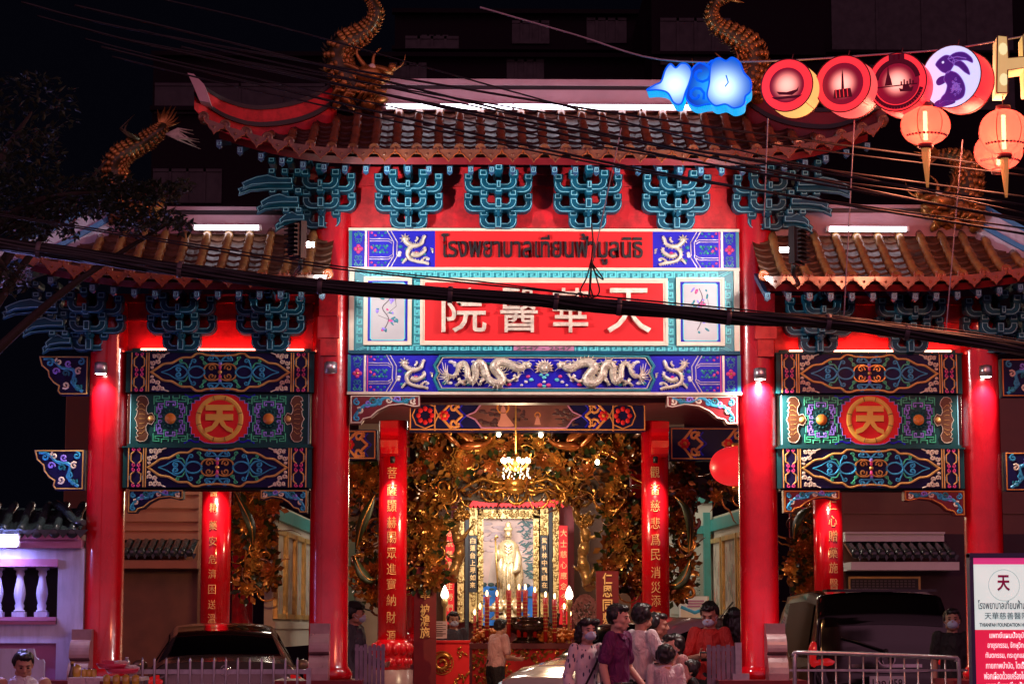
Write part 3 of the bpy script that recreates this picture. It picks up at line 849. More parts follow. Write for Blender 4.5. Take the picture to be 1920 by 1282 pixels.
nb = MB()
nb.box(x_(653), x_(1387), CY0, .12, z_(504), z_(430), 0)
nb.box(x_(652), x_(1388), CY0-.02, .12, z_(434), z_(429), 1); nb.box(x_(652), x_(1388), CY0-.02, .12, z_(507), z_(502), 1)
hb = nb.build('hospital_sign_board', ['signred', 'cream'], gate)
tx = MB(); text(tx, 'โรงพยาบาลเทียนฟ้ามูลนิธิ', x_(827), x_(1206), z_(497), z_(438), CY0, .022, 0, bold=.012)
tx.build('black_lettering', 'black', hb)
def end_decor(parent, y0, y1, dark=False):
    """strip with flowers, then nested hexagon lines, then a blue field with a small dragon (left and right)"""
    for flip in (False, True):
        bl, fr_, fl_ = MB(), MB(), MB()
        L = lambda pts: P2([(fx2(a, flip), b) for a, b in pts])
        def bx(m_, a, b, c, d, dy, mm):
            xa, xb = sorted((x_(fx2(a, flip)), x_(fx2(b, flip))))
            m_.box(xa, xb, CY0-dy, CY0, z_(d), z_(c), mm)
        hh = y1-y0; mid = (y0+y1)/2
        bx(bl, 654, 815, y0, y1, .004, 0)
        bx(fr_, 653, 659, y0, y1, .012, 2); bx(fr_, 683, 687, y0, y1, .010, 0); bx(fr_, 689, 691, y0, y1, .006, 1)
        # flower strip
        c = 671
        for k in range(8):
            a = 2*pi*k/8
            p = L([(c+5*cos(a), mid+5*sin(a))])[0]
            if k % 2 == 0: fl_.ell((p[0], CY0-.006, p[1]), (.022, .010, .022), m=1, seg=8, rings=5)
        p = L([(c, mid)])[0]; fl_.ell((p[0], CY0-.014, p[1]), (.012, .01, .012), m=2, seg=8, rings=5)
        for sg in (1, -1):
            for o_ in (1, -1):
                fl_.ribbon(L(spiral(c+o_*4, mid+sg*16, 5, pi/2, 1.1, sgn=o_)), .010, CY0-.003, .008, 0)
                fl_.ribbon(L([(c, mid+sg*32), (c+o_*4, mid+sg*26), (c+o_*7, mid+sg*20)]), .012, CY0-.003, .008, 0)
                fl_.ribbon(L(spiral(c+o_*5, mid+sg*28, 4, 0, 1)), .008, CY0-.003, .006, 3)
        # hexagon rails
        for off, w_, mm in ((0, .012, 0), (5, .006, 3), (9, .010, 0)):
            fr_.ribbon(L([(733+off, y0), (743+off, mid-hh*.27), (733+off+0, mid-hh*.0-6)] if False else [(732+off, y0), (742+off, mid-hh*.25), (732+off, mid)]), w_, CY0-.004, .008, mm) if False else None
        e = 744
        for off, mm in ((0, 0), (-7, 0)):
            fr_.ribbon(L([(e-12+off, y0), (e+off, y0+hh*.30), (e+off-0, y0+hh*.36), (e-0+off, y0+hh*.36)]), .010, CY0-.004, .008, mm)
            fr_.ribbon(L([(e-12+off, y1), (e+off, y1-hh*.30), (e+off, y1-hh*.36)]), .010, CY0-.004, .008, mm)
            fr_.ribbon(L([(e+off, y0+hh*.34), (e+off-1, y1-hh*.34)]), .010, CY0-.004, .008, mm)
        for yy in (y0+hh*.22, y0+hh*.28, y1-hh*.22, y1-hh*.28):
            fr_.ribbon(L([(692, yy), (728, yy), (734, yy+(4 if yy < mid else -4))]), .008, CY0-.004, .008, 0)
        for yc in (y0+hh*.09, mid, y1-hh*.09):
            for k in range(5):
                q = L([(696+k*6.5, yc+(2.5 if k % 2 else -2.5))])[0]
                fl_.ell((q[0], CY0-.006, q[1]), (.014, .008, .02 if yc == mid else .012), (0, 0.5 if k % 2 else -.5, 0), m=0 if k > 1 else 1, seg=6, rings=4)
                if yc == mid:
                    for s2 in (1, -1):
                        q = L([(699+k*6.5, yc+s2*6)])[0]; fl_.ell((q[0], CY0-.006, q[1]), (.013, .007, .012), m=0 if (k+s2) % 3 else 3, seg=6, rings=4)
        b_ = bl.build('blue_field', 'blue', parent)
        fr_.build('hexagon_trim', ['silver', 'magenta', 'cyan', 'navy'], b_)
        fl_.build('flower_pattern', ['cyan', 'magenta', 'gold', 'green'], b_)
        # small dragon
        d = MB(); zx = lambda a, b: ((a)/4.274+640, y0 + (b-110)/4.274*(hh/70.0))
        def T(pts, r, flat=.8):
            Q = smooth_line([zx(*p) for p in pts], 5)
            Q3 = [Vector((x_(fx2(a, flip)), CY0-.025, z_(b))) for a, b in Q]
            n = len(Q3)
            rr = [r[0]+(r[1]-r[0])*i/(n-1) for i in range(n)]
            d.tube(Q3, rr, 8, 0)
            for i in range(2, n-2, 2):
                t = (Q3[i+1]-Q3[i-1]).normalized(); nn = Vector((-t.z, 0, t.x))
                d.tube([Q3[i]+nn*rr[i]*.6, Q3[i]+nn*rr[i]*1.7+t*.006], [.007, .001], 5, 0)
        T([(505, 190), (540, 225), (590, 235), (640, 215), (655, 175), (670, 150)], (.026, .014))
        T([(600, 225), (545, 255), (525, 300), (550, 345), (610, 365), (660, 372), (700, 385)], (.022, .014))
        T([(560, 300), (600, 315), (640, 300), (670, 270), (662, 245)], (.026, .013))
        T([(520, 340), (500, 360), (485, 380)], (.014, .006)); T([(640, 360), (665, 335), (690, 330)], (.012, .006)); T([(590, 200), (610, 175), (600, 160)], (.012, .006))
        for k in range(8):
            a = k*.8; q = zx(505+22*cos(a), 175+22*sin(a)); d.tube([Vector((x_(fx2(q[0], flip)), CY0-.03, z_(q[1]))), Vector((x_(fx2(q[0]+5*cos(a), flip)), CY0-.02, z_(q[1]+5*sin(a))))], [.010, .002], 5, 0)
        q = zx(505, 180); d.ell((x_(fx2(q[0], flip)), CY0-.03, z_(q[1])), (.032, .024, .028), m=0)
        for (a, b, mm) in ((465, 290, 2), (470, 240, 1), (460, 310, 2), (600, 235, 2), (520, 260, 1), (600, 290, 3), (490, 350, 1), (660, 300, 1), (690, 340, 2)):
            q = zx(a, b); d.ell((x_(fx2(q[0], flip)), CY0-.008, z_(q[1])), (.022, .010, .018), m=mm, seg=8, rings=5)
        for k in range(3):
            q0 = zx(735, 262+k*14); q1 = zx(712+4*k, 250+k*14); d.tube([Vector((x_(fx2(q0[0], flip)), CY0-.012, z_(q0[1]))), Vector((x_(fx2(q1[0], flip)), CY0-.012, z_(q1[1])))], [.010, .003], 5, 0)
        d.build('small_dragon', ['silver', 'cyan', 'white', 'magenta'], b_)
end_decor(hb, 434, 502)

# main name board
nb = MB()
nb.box(x_(653), x_(1387), CY0+.004, .12, z_(661), z_(507), 0)
for (a, b) in ((655, 664), (1376, 1386)): nb.box(x_(a), x_(b), CY0-.03, CY0+.004, z_(660), z_(507), 1)
nb.box(x_(655), x_(1386), CY0-.035, .1, z_(664.5), z_(658), 2)
name_board = nb.build('name_board', ['cyan', 'cream', 'teal'], gate)
def fret(mb, px0, px1, py0, py1, n, y, w_, m=0, vertical=False):
    h = py1-py0; L = px1-px0
    if vertical:
        u = h/n
        for k in range(n):
            b = py0+k*u; l = px0; ww = L
            mb.ribbon(P2([(l, b), (l, b+u*.80), (l+ww*.88, b+u*.80), (l+ww*.88, b+u*.3), (l+ww*.42, b+u*.3), (l+ww*.42, b+u*.56)]), w_, y, .006, m)
    else:
        u = L/n
        for k in range(n):
            a = px0+k*u
            mb.ribbon(P2([(a, py1), (a, py0), (a+u*.82, py0), (a+u*.82, py1-h*.12), (a+u*.36, py1-h*.12), (a+u*.36, py0+h*.42), (a+u*.58, py0+h*.42)]), w_, y, .006, m)
ft = MB()
fret(ft, 690, 1350, 510, 520, 31, CY0+.004, .017); fret(ft, 690, 962, 648, 658, 13, CY0+.004, .017); fret(ft, 1078, 1350, 648, 658, 13, CY0+.004, .017)
for (a, b) in ((670, 679), (778, 787), (1253, 1262), (1361, 1370)): fret(ft, a, b, 526, 646, 7, CY0+.004, .017, 0, True)
for sx in (0, 1):
    for (a, b, c, d) in ((668, 509, 688, 519), (674, 509, 692, 517), (668, 657, 688, 648), (674, 657, 692, 650)):
        ft.ribbon(P2([(fx2(a, sx), b), (fx2(c, sx), d)]), .008, CY0+.004, .006, 0)
ft.build('fret_trim', 'cyanlight', name_board)
def frame(mb, a, b, c, d, w_, y, t_, m=0):
    """mitred moulding with a hollow"""
    for k, (o_, tt) in enumerate(((0, t_), (w_*.45, t_*.55))):
        ww = w_*.55 if k == 0 else w_*.5
        for (p, q, r, s_) in ((a+o_, b+o_, c-o_, b+o_+ww), (a+o_, d-o_-ww, c-o_, d-o_), (a+o_, b+o_+ww, a+o_+ww, d-o_-ww), (c-o_-ww, b+o_+ww, c-o_, d-o_-ww)):
            mb.box(x_(p), x_(r), y-tt, y, z_(s_), z_(q), m)
rp = MB(); rp.box(x_(796), x_(1244), CY0-.006, CY0+.006, z_(642), z_(529))
rpo = rp.build('red_name_panel', 'signred', name_board)
f_ = MB(); frame(f_, 788, 522, 1252, 648, 9, CY0+.004, .035); f_.build('moulding', 'cream', name_board)
ch = MB()
for c_, a, b in (('院', 828, 912), ('醫', 938, 1008), ('華', 1036, 1103), ('天', 1138, 1220)):
    text(ch, c_, x_(a), x_(b), z_(624), z_(541), CY0-.006, .045, 0, bold=.006)
ch.build('raised_characters', 'silver', name_board)
pl = MB(); pl.box(x_(963), x_(1076), CY0-.01, CY0+.004, z_(658), z_(648)); plo = pl.build('year_plaque', 'lilac', name_board)
t_ = MB(); text(t_, '2447 - 2547', x_(968), x_(1071), z_(656.5), z_(650), CY0-.01, .008, bold=.02); 
M['grey'] = mat('grey_paint', (.12, .10, .11), .5); t_.build('year_lettering', 'grey', plo)
M['fieldwhite'] = mat('porcelain_white_panel', (.46, .46, .47), .4, var=.06)
for flip in (False, True):
    pm = MB(); a, b = sorted((fx2(690, flip), fx2(764, flip)))
    pm.box(x_(a), x_(b), CY0-.004, CY0+.004, z_(642), z_(527), 0)
    pb = MB()
    pb.prism(P2([(a+5, 534), (a+8, 531), (b-8, 531), (b-5, 534), (b-5, 635), (b-8, 638), (a+8, 638), (a+5, 635)]), CY0-.008, CY0-.004, 0)
    o = pm.build('flower_picture', 'blue', name_board)
    pw = pb.build('picture_field', 'fieldwhite', o)
    f_ = MB(); frame(f_, a-8, 520, b+8, 648, 8, CY0+.004, .035); f_.build('moulding', 'cream', o)
    ed = MB(); ed.ribbon(P2([(a+5, 534), (a+8, 531), (b-8, 531), (b-5, 534), (b-5, 635), (b-8, 638), (a+8, 638), (a+5, 635)]), .012, CY0-.006, .004, 0, closed=True); ed.build('picture_border', 'cyanlight', o)
    art = MB(); rnd = random.Random(5 if flip else 9)
    cx = (a+b)/2; zz = CY0-.008
    stem = smooth_line([(cx-6, 618), (cx+2, 598), (cx-10, 578), (cx+4, 560), (cx-2, 540)], 4)
    art.ribbon(P2(stem), .010, zz, .002, 3); art.ribbon(P2([(cx-2, 590), (cx+16, 575), (cx+14, 560)]), .005, zz, .002, 3); art.ribbon(P2([(cx+2, 600), (cx-18, 592)]), .005, zz, .002, 3)
    for k in range(26):
        p = stem[rnd.randrange(len(stem))]; q = (p[0]+rnd.uniform(-17, 17), p[1]+rnd.uniform(-10, 10))
        c = P2([q])[0]; art.ell((c[0], zz, c[1]), (rnd.uniform(.014, .034), .003, rnd.uniform(.008, .018)), (0, rnd.uniform(0, 3), 0), m=rnd.choice((0, 0, 1, 2, 2, 0)), seg=7, rings=4)
    art.build('flower_pattern', ['cyan', 'magenta', 'purple', 'grey'], o)

# dragon beam
db = MB(); db.box(x_(653), x_(1388), CY0-.002, .13, z_(736), z_(664.5), 0)
db.box(x_(652), x_(1389), CY0-.02, .14, z_(740), z_(735), 1)
dragon_beam = db.build('dragon_beam', ['blue', 'cream'], gate)
end_decor(dragon_beam, 666, 735, True)
fb = MB()
fpts = [(826, 668), (815, 686), (821, 699), (815, 712), (824, 731)]
loop = fpts[::-1] + [(fx2(a, 1), b) for a, b in fpts]
fb.ribbon(P2([(1020, 667)] + fpts + [(1020, 732)] + [(fx2(a, 1), b) for a, b in fpts[::-1]]), .034, CY0-.002, .03, 0, closed=True)
fb.ribbon(P2([(1020, 671)] + [(a+5, b+(3 if b < 690 else (-3 if b > 710 else 0))) for a, b in fpts] + [(1020, 728)] + [(fx2(a+5, 1), b+(3 if b < 690 else (-3 if b > 710 else 0))) for a, b in fpts[::-1]]), .012, CY0-.002, .022, 1, closed=True)
fb.build('cusped_frame', ['cyan', 'silver'], dragon_beam)
def big_dragon(flip):
    d = MB()
    zx = lambda a, b: (a/4.274+640, b/4.274+640)
    def V(p, y): 
        q = zx(*p); return Vector((x_(fx2(q[0], flip)), y, z_(q[1])))
    path = [(1475, 195), (1420, 225), (1360, 190), (1300, 172), (1250, 178), (1225, 215), (1262, 262), (1290, 305), (1262, 340), (1210, 330), (1165, 280), (1145, 215), (1110, 178), (1075, 210), (1075, 275), (1050, 325), (1015, 290), (1010, 225), (985, 178), (945, 195), (930, 250), (900, 285), (860, 275)]
    Q = smooth_line(path, 5); n = len(Q)
    P3 = [V(q, CY0-.035-.012*sin(i*.33)) for i, q in enumerate(Q)]
    rr = [.030+.016*sin(pi*min(1, i/(n*.45)))**.7 if i < n*.45 else .046-.030*(i-n*.45)/(n*.55) for i in range(n)]
    for i in range(n): rr[i] *= 1+.10*(i % 2)
    d.tube(P3, rr, 9, 0)
    for i in range(2, n-2):
        t = (P3[i+1]-P3[i-1]).normalized(); nn = Vector((-t.z, 0, t.x))
        if (i % 2): d.tube([P3[i]+nn*rr[i]*.7+Vector((0, -.015, 0)), P3[i]+nn*rr[i]*1.7+t*.012], [.009, .001], 5, 0)
        for s_ in (-.5, 0, .5):
            d.ell(P3[i]+nn*rr[i]*s_+Vector((0, -rr[i]*(.93-.5*abs(s_)), 0)), (.010, .008, .010), m=0, seg=5, rings=3)
    # head, jaw, horns, whiskers, mane
    h = V((1480, 190), CY0-.05)
    d.ell(h, (.045, .032, .030), (0, .3 if not flip else -.3, 0), m=0)
    for (a, b, r) in ((1500, 205, .024), (1512, 190, .018), (1495, 178, .018)): d.ell(V((a, b), CY0-.055), r, m=0, seg=8, rings=5)
    for pts, r in (([(1470, 175), (1440, 158), (1410, 160)], .010), ([(1490, 170), (1510, 155), (1550, 158)], .006), ([(1505, 210), (1525, 225), (1540, 240)], .006), ([(1450, 200), (1400, 185), (1350, 165)], .012), ([(1450, 215), (1400, 215), (1350, 210)], .012), ([(1450, 225), (1410, 240), (1370, 240)], .010), ([(1440, 180), (1410, 170), (1380, 160)], .009)):
        d.tube([V(p, CY0-.03) for p in smooth_line(pts, 4)], [r*(1-.8*i/(4*(len(pts)-1))) for i in range(4*(len(pts)-1)+1)], 6, 0)
    # legs with claws
    for (a, b, c, e, f, g_) in ((1290, 300, 1350, 325, 1395, 290), (1380, 270, 1410, 300, 1430, 262), (1150, 300, 1120, 325, 1110, 345), (1000, 320, 950, 330, 925, 350), (940, 300, 960, 330, 985, 345)):
        d.tube([V(p, CY0-.03) for p in ((a, b), (c, e), (f, g_))], [.020, .016, .012], 7, 0)
        for k in range(4):
            an = k*1.1; d.tube([V((f, g_), CY0-.03), V((f+20*cos(an), g_+16*sin(an)), CY0-.02)], [.009, .002], 5, 0)
    # tail plume
    for k in range(13):
        a = radians(95+k*14); ln = 52+14*(k % 3)
        pts = [(860, 270), (860+ln*.5*cos(a+.3), 270-ln*.5*sin(a+.3)), (860+ln*1.15*cos(a), 270-ln*1.5*sin(a)*(1 if sin(a) > 0 else .75))]
        d.tube([V(p, CY0-.02-.01*(k % 3)) for p in smooth_line(pts, 4)], [.013*(1-.85*i/8) for i in range(9)], 5, 0)
    rnd = random.Random(11)
    for (a, b) in ((880, 165), (920, 195), (1060, 165), (1090, 160), (1000, 335), (850, 310), (870, 335), (830, 335), (1130, 300), (1340, 345), (1400, 310), (1020, 345), (1180, 180), (1200, 200), (1240, 350), (905, 175), (1320, 340)):
        d.ell(V((a, b), CY0-.008), (rnd.uniform(.02, .035), .014, rnd.uniform(.012, .02)), m=rnd.choice((1, 2, 3, 2)), seg=8, rings=5)
    return d
for flip in (False, True): big_dragon(flip).build('dragon_relief', ['silver', 'cyan', 'white', 'magenta'], dragon_beam)
sn = MB(); c = P2([(1020, 691)])[0]
sn.ell((c[0], CY0-.03, c[1]), (.040, .035, .040), m=0, seg=16, rings=10)
sn.ribbon(arc(c[0], c[1], .048, .048, 0, 2*pi, 24)[:-1], .012, CY0-.002, .02, 1, closed=True)
for k in range(12):
    a = -.35+k*(pi+.7)/11
    sn.tube([Vector((c[0]+cos(a)*.055, CY0-.012, c[1]+sin(a)*.055)), Vector((c[0]+cos(a+.1)*.10, CY0-.012, c[1]+sin(a+.1)*.095))], [.016, .002], 6, 1)
for (a, b, r, mm) in ((1014, 703, .02, 2), (1026, 703, .02, 2), (1020, 708, .024, 2), (1020, 716, .018, 3), (1012, 722, .026, 4), (1028, 722, .026, 4), (1020, 724, .02, 2), (990, 706, .022, 4), (996, 712, .024, 2), (986, 716, .02, 3), (1050, 706, .022, 4), (1044, 712, .024, 2), (1054, 716, .02, 3), (978, 722, .016, 3), (1062, 722, .016, 3)):
    q = P2([(a, b)])[0]; sn.ell((q[0], CY0-.01, q[1]), (r, .014, r*.75), m=mm, seg=8, rings=5)
sn.build('flaming_pearl', ['silver', 'cream', 'cyanlight', 'white', 'magenta'], dragon_beam)
# red beam behind with a carved edge, under the dragon beam
rb = MB(); rb.box(X(640), X(1400), .16, .4, Z(752), Z(736), 0)
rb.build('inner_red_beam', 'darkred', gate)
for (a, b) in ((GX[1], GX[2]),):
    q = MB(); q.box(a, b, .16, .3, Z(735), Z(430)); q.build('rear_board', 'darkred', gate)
# =================================================================== lamps of the gate
M['tube'] = glow('fluorescent_tube_light', (.90, .84, 1.0), 9)
M['tubev'] = glow('violet_fluorescent_light', (.40, .36, 1.0), 190)
M['bulbw'] = glow('warm_white_bulb_light', (1.0, .78, .5), 22)
M['lampwhite'] = glow('lamp_face_light', (1.0, .9, .8), 30)
def tube_light(px0, px1, py, Y, label, m='tube', r=.022, group='tube lights on the roof ridges', holder='white'):
    x0, x1 = X(px0, Y, py), X(px1, Y, py); z = Z(py, Y)
    t = thing('tube_light', label, 'tube light', ((x0+x1)/2, Y, z), group)
    b = MB(); n = max(1, int((x1-x0)/.6+.5)); L = (x1-x0)/n
    b.tube([(x0+.02, Y, z), (x1-.02, Y, z)], r, 10, 0)
    b.build('tube', m, t)
    h = MB(); h.box(x0, x1, Y+.035, Y+.075, z-.025, z+.03)
    for k in range(n+1): h.box(x0+L*k-.012, x0+L*k+.012, Y-.015, Y+.04, z-.025, z+.025)
    h.build('batten', holder, t)
    return t
tube_light(722, 1322, 200, -.22, 'long white tube light along the foot of the upper roof ridge')
tube_light(362, 488, 428, -.20, 'short white tube light on the ridge of the roof beside the tree leaves')
tube_light(1552, 1702, 427, -.20, 'short white tube light on the ridge of the roof below the round lanterns')

# warm strips hidden on top of the side boards
M['strip'] = glow('warm_red_strip_light', (1.0, .13, .08), 34)
for i, (a, b, lb) in enumerate(((262, 568, 'thin red light strip above the boards of the bay with the sedan'), (1482, 1786, 'thin red light strip above the boards of the bay with the van'))):
    m_ = MB(); m_.box(X(a, -.1), X(b, -.1), -.10, -.075, Z(657, -.1), Z(655, -.1))
    tag(m_.build('light_strip', 'strip'), lb, 'light strip', 'light strips above the side boards')

# floodlights turned towards the name board
def flood(px, py, Y, aim, label, foot, energy, sg):
    c = W(px, py, Y)
    t = thing('floodlight', label, 'floodlight', tuple(c), 'floodlights in front of the name board')
    q = (Vector(aim)-c).to_track_quat('-Z', 'Y')
    def put(mb): return mb.xf(lambda p: c + q @ p)
    h = MB(); h.box(-.10, .10, -.17, .17, -.01, .05); h.box(-.085, .085, -.15, .15, .05, .075)
    for k in range(8): h.box(-.09, .09, -.15+.04*k, -.138+.04*k, .075, .115)
    put(h).build('housing', 'black', t)
    g_ = MB(); g_.box(-.085, .085, -.15, .15, -.016, -.0105)
    put(g_).build('lit_glass', 'lampwhite', t)
    a = MB(); f = W(*foot)
    a.tube([c+Vector((0, .06, 0)), c+Vector((0, .12, -.22)), Vector(f)], .022, 8, 0)
    a.obox(c+Vector((0, .08, -.02)), (.26, .02, .05)); a.build('arm', 'black', t)
    lamp('SPOT', 'flood_beam', tuple(c + q @ Vector((0, 0, -.03))), energy, (1.0, .93, .92), t, aim=aim, spot_size=radians(112), spot_blend=.6, shadow_soft_size=.06)
flood(562, 452, -1.95, (X(1090), 0, Z(520)), 'black floodlight on an arm over the roof beside the tree', (548, 520, -1.1), 410, 1)
flood(1490, 462, -1.95, (X(940), 0, Z(520)), 'black finned floodlight on an arm over the roof below the lanterns', (1497, 532, -1.1), 410, -1)

# small cylinder lamps on the pillars
M['chrome'] = mat('brushed_metal', (.6, .58, .58), .3, metal=.9)
def can(px, py, gx, label, lit, energy=62, col=(1, .84, .76), wide=115):
    Y = -.30; x = X(px, Y, py); z = Z(py, Y)
    t = thing('wall_lamp', label, 'lamp', (x, Y, z), 'can lamps on the pillars')
    b = MB(); b.lathe([(.050, -.055), (.062, -.05), (.062, .05), (.04, .06)], (x, Y, z), 16); b.box(x-.018, x+.018, Y+.04, -.16, z-.02, z+.06)
    b.build('shade', 'chrome', t)
    f = MB(); f.lathe([(.052, -.0555), (.02, -.06)], (x, Y, z), 16); f.build('bulb', 'lampwhite' if lit else 'white', t)
    if lit: lamp('SPOT', 'can_beam', (x, Y, z-.07), energy, col, t, aim=(x*.75+gx*.25, .0, z-1.6), spot_size=radians(wide), spot_blend=.7, shadow_soft_size=.04)
can(189, 692, GX[0], 'can lamp on the pillar next to the white wall', True)
can(1425, 700, GX[2], 'brightly glaring can lamp on the pillar beside the red lantern', True, 250, wide=155)
can(1848, 694, GX[3], 'can lamp on the pillar above the hospital notice board', True)
can(620, 690, GX[1], 'unlit can lamp on the tall pillar between the sedan bay and the name board', False)

# =================================================================== scaly dragon sculptures on the ridges
M['dragon'] = mat('dark_gilt_scales', (.42, .19, .045), .28, metal=.55, var=.5, vscale=10, bump=.4, bscale=50)
M['dragondark'] = mat('dark_green_gilt', (.07, .055, .02), .35, metal=.3, var=.5, vscale=10)
def dragon(label, path, rad, Y, name_extra=None, tailfan=True, headpx=None, bright=False, light=0):
    """path in photo pixels from the base up to the tail tip"""
    base = W(path[0][0], path[0][1], Y)
    t = thing('roof_dragon', label, 'dragon', tuple(base), 'gilt dragons on the roof ridges')
    Q = smooth_line(path, 6); n = len(Q); rr = []
    Rr = smooth_line([(r, 0) for r in rad], 6)
    P3 = [W(q[0], q[1], Y-.02*sin(i*.4)) for i, q in enumerate(Q)]
    rr = [Rr[min(len(Rr)-1, int(i*(len(Rr)-1)/(n-1)))][0]/PM(Y) for i in range(n)]
    b = MB(); b.tube(P3, [r*.93 for r in rr], 14, 1, flat=.8)
    b.build('body', ['dragon', 'dragondark'], t)
    sc_ = MB()
    step = 0.0; i = 1; row = 0
    acc = 0
    for i in range(1, n-1):
        acc += (P3[i]-P3[i-1]).length
        if acc < max(.028, rr[i]*.42): continue
        acc = 0; row += 1
        tg = (P3[i+1]-P3[i-1]).normalized(); side = Vector((-tg.z, 0, tg.x)).normalized()
        kk = 7
        for k in range(kk):
            a = -1.25+2.5*(k+(.5 if row % 2 else 0))/(kk-.5)
            if abs(a) > 1.35: continue
            p = P3[i] + side*sin(a)*rr[i]*.95 + Vector((0, -1, 0))*cos(a)*rr[i]*.76
            sz = rr[i]*.27
            sc_.ell(p, (sz, sz*.55, sz*1.0), (0, atan2(-tg.x, -tg.z)+pi if False else atan2(tg.x, tg.z), a*.6), m=0, seg=7, rings=5)
    sc_.build('scale_pattern', 'dragon', t)
    f = MB()
    # belly ridge and back fin
    for sgn, mm, ln in ((1, 0, .35), (-1, 1, .16)):
        for i in range(2, n-2):
            tg = (P3[i+1]-P3[i-1]).normalized(); side = Vector((-tg.z, 0, tg.x)).normalized()*sgn
            a = P3[i]+side*rr[i]*.85; c = P3[i]+side*rr[i]*(1.05+ln*(.6+.4*sin(i*1.3)))
            f.tube([a-tg*rr[i]*.12, (a+c)/2+tg*.006, c+tg*rr[i]*.25], [rr[i]*.13, rr[i]*.10, rr[i]*.02], 5, mm)
    f.build('back_fin', ['dragondark', 'dragon'], t)
    if tailfan:
        tf = MB(); e = P3[-1]; tg = (P3[-1]-P3[-3]).normalized()
        for k in range(7):
            a = -.9+.3*k; d = Matrix.Rotation(a, 3, 'Y') @ tg
            ln = (.26-.02*abs(k-3))*1.0
            tf.tube([e-tg*.03, e+d*ln*.55+Vector((0, -.02, 0)), e+d*ln+Vector((.03*sin(k), -.03, .02))], [.032, .028, .003], 6, 0, flat=.45)
        tf.build('tail_fan', 'dragon', t)
    if headpx:
        h = MB(); hx, hy, s_, sg = headpx
        U = lambda dx, dy, dY=0: W(hx+sg*dx*s_, hy+dy*s_, Y-.10+dY)
        k = s_/PM(Y)
        h.ell(U(0, 0), (28*k, 24*k, 20*k), m=0); h.ell(U(26, -8), (24*k, 18*k, 9*k), (0, .3*sg, 0), m=0); h.ell(U(24, 14), (20*k, 16*k, 7*k), (0, -.35*sg, 0), m=0)
        h.ell(U(46, -14), (9*k, 10*k, 9*k), m=0); h.ell(U(6, -14, -.06), 8*k, m=1); h.ell(U(20, 4), (14*k, 10*k, 6*k), m=2)
        for p_, r_ in (([(-8, -16), (-24, -40), (-20, -56)], 6), ([(-14, -6), (-44, -20), (-58, -14)], 7), ([(-14, 4), (-46, 4), (-62, 14)], 7), ([(-12, 12), (-40, 24), (-54, 36)], 7), ([(8, -16), (10, -38), (24, -52)], 5), ([(46, -8), (66, -20), (72, -40)], 3), ([(10, 22), (14, 40), (4, 52)], 6), ([(-2, 22), (-10, 40), (-24, 48)], 6)):
            h.tube([U(*p) for p in smooth_line(p_, 4)], [r_*k*(1-.85*i/8) for i in range(9)], 6, 0)
        h.build('head', ['dragon', 'cream', 'darkred'], t)
    pd = MB(); w_ = rad[0]*1.5/PM(Y)
    for k in range(16):
        a = random.uniform(-1, 1); pd.ell(base+Vector((a*w_, random.uniform(-.12, .12), random.uniform(-.12, .10))), (random.uniform(.06, .12), .10, random.uniform(.04, .08)), (0, random.uniform(-1, 1), 0), m=0, seg=8, rings=5)
    for k in range(9):
        a = -1+2*k/8; p = base+Vector((a*w_, -.14, -.02+.05*sin(k*2)))
        pd.tube([p+Vector((-.05, 0, -.03)), p+Vector((0, -.03, .04)), p+Vector((.07, -.02, .02)), p+Vector((.09, 0, .07))], [.02, .026, .018, .003], 6, 0)
    pd.build('wave_base', 'dragon', t)
    return t
dragon('gilt dragon on the upper ridge with its tail above the sagging red ridge', [(672, 178), (650, 150), (634, 118), (640, 88), (668, 70), (694, 50), (706, 24), (694, 0), (676, -16)], [26, 28, 27, 25, 22, 17, 14, 10, 8], -.12, headpx=(692, 140, .95, 1))
dragon('gilt dragon on the upper ridge behind the glowing blue cloud', [(1392, 178), (1408, 150), (1414, 116), (1406, 88), (1376, 66), (1346, 50), (1334, 28), (1342, 8), (1366, -4)], [26, 28, 27, 25, 21, 16, 13, 10, 8], -.12, headpx=(1362, 146, .9, -1))
dragon('dark gilt dragon with a silvery fin on the lower ridge near the tree', [(252, 392), (228, 360), (216, 326), (222, 298), (246, 280), (276, 264), (296, 248), (306, 236)], [26, 27, 24, 22, 20, 18, 15, 11], -.12, headpx=(268, 388, .8, 1))
dragon('gilt dragon on the lower ridge below the paper lanterns', [(1790, 405), (1806, 370), (1816, 336), (1806, 304), (1782, 292), (1756, 290)], [32, 31, 28, 22, 14, 8], -.12, headpx=(1766, 378, .95, -1))
# the silvery fin of the left dragon
f = MB(); b0 = W(312, 252, -.2)
for k in range(9):
    a = -.75+.12*k; f.tube([b0, b0+Vector((.12, -.03, .05-.035*k*.4)), b0+Vector((.27+.01*k, -.05, .06*cos(k)-.03*k*.5-.03))], [.02, .02, .004], 6, 0, flat=.5)
dr = [o for o in bpy.data.objects if o.get('label', '').startswith('dark gilt dragon')][0]
f.build('side_fin', 'silver', dr)
f = MB(); b0 = W(262, 262, -.2)
for k in range(4):
    f.tube([b0, b0+Vector((-.10-.03*k, -.02, .02+.03*k)), b0+Vector((-.20+.05*k, -.03, .10+.05*k))], [.03, .028, .004], 6, 0, flat=.5)
f.build('side_fin', 'dragondark', dr)
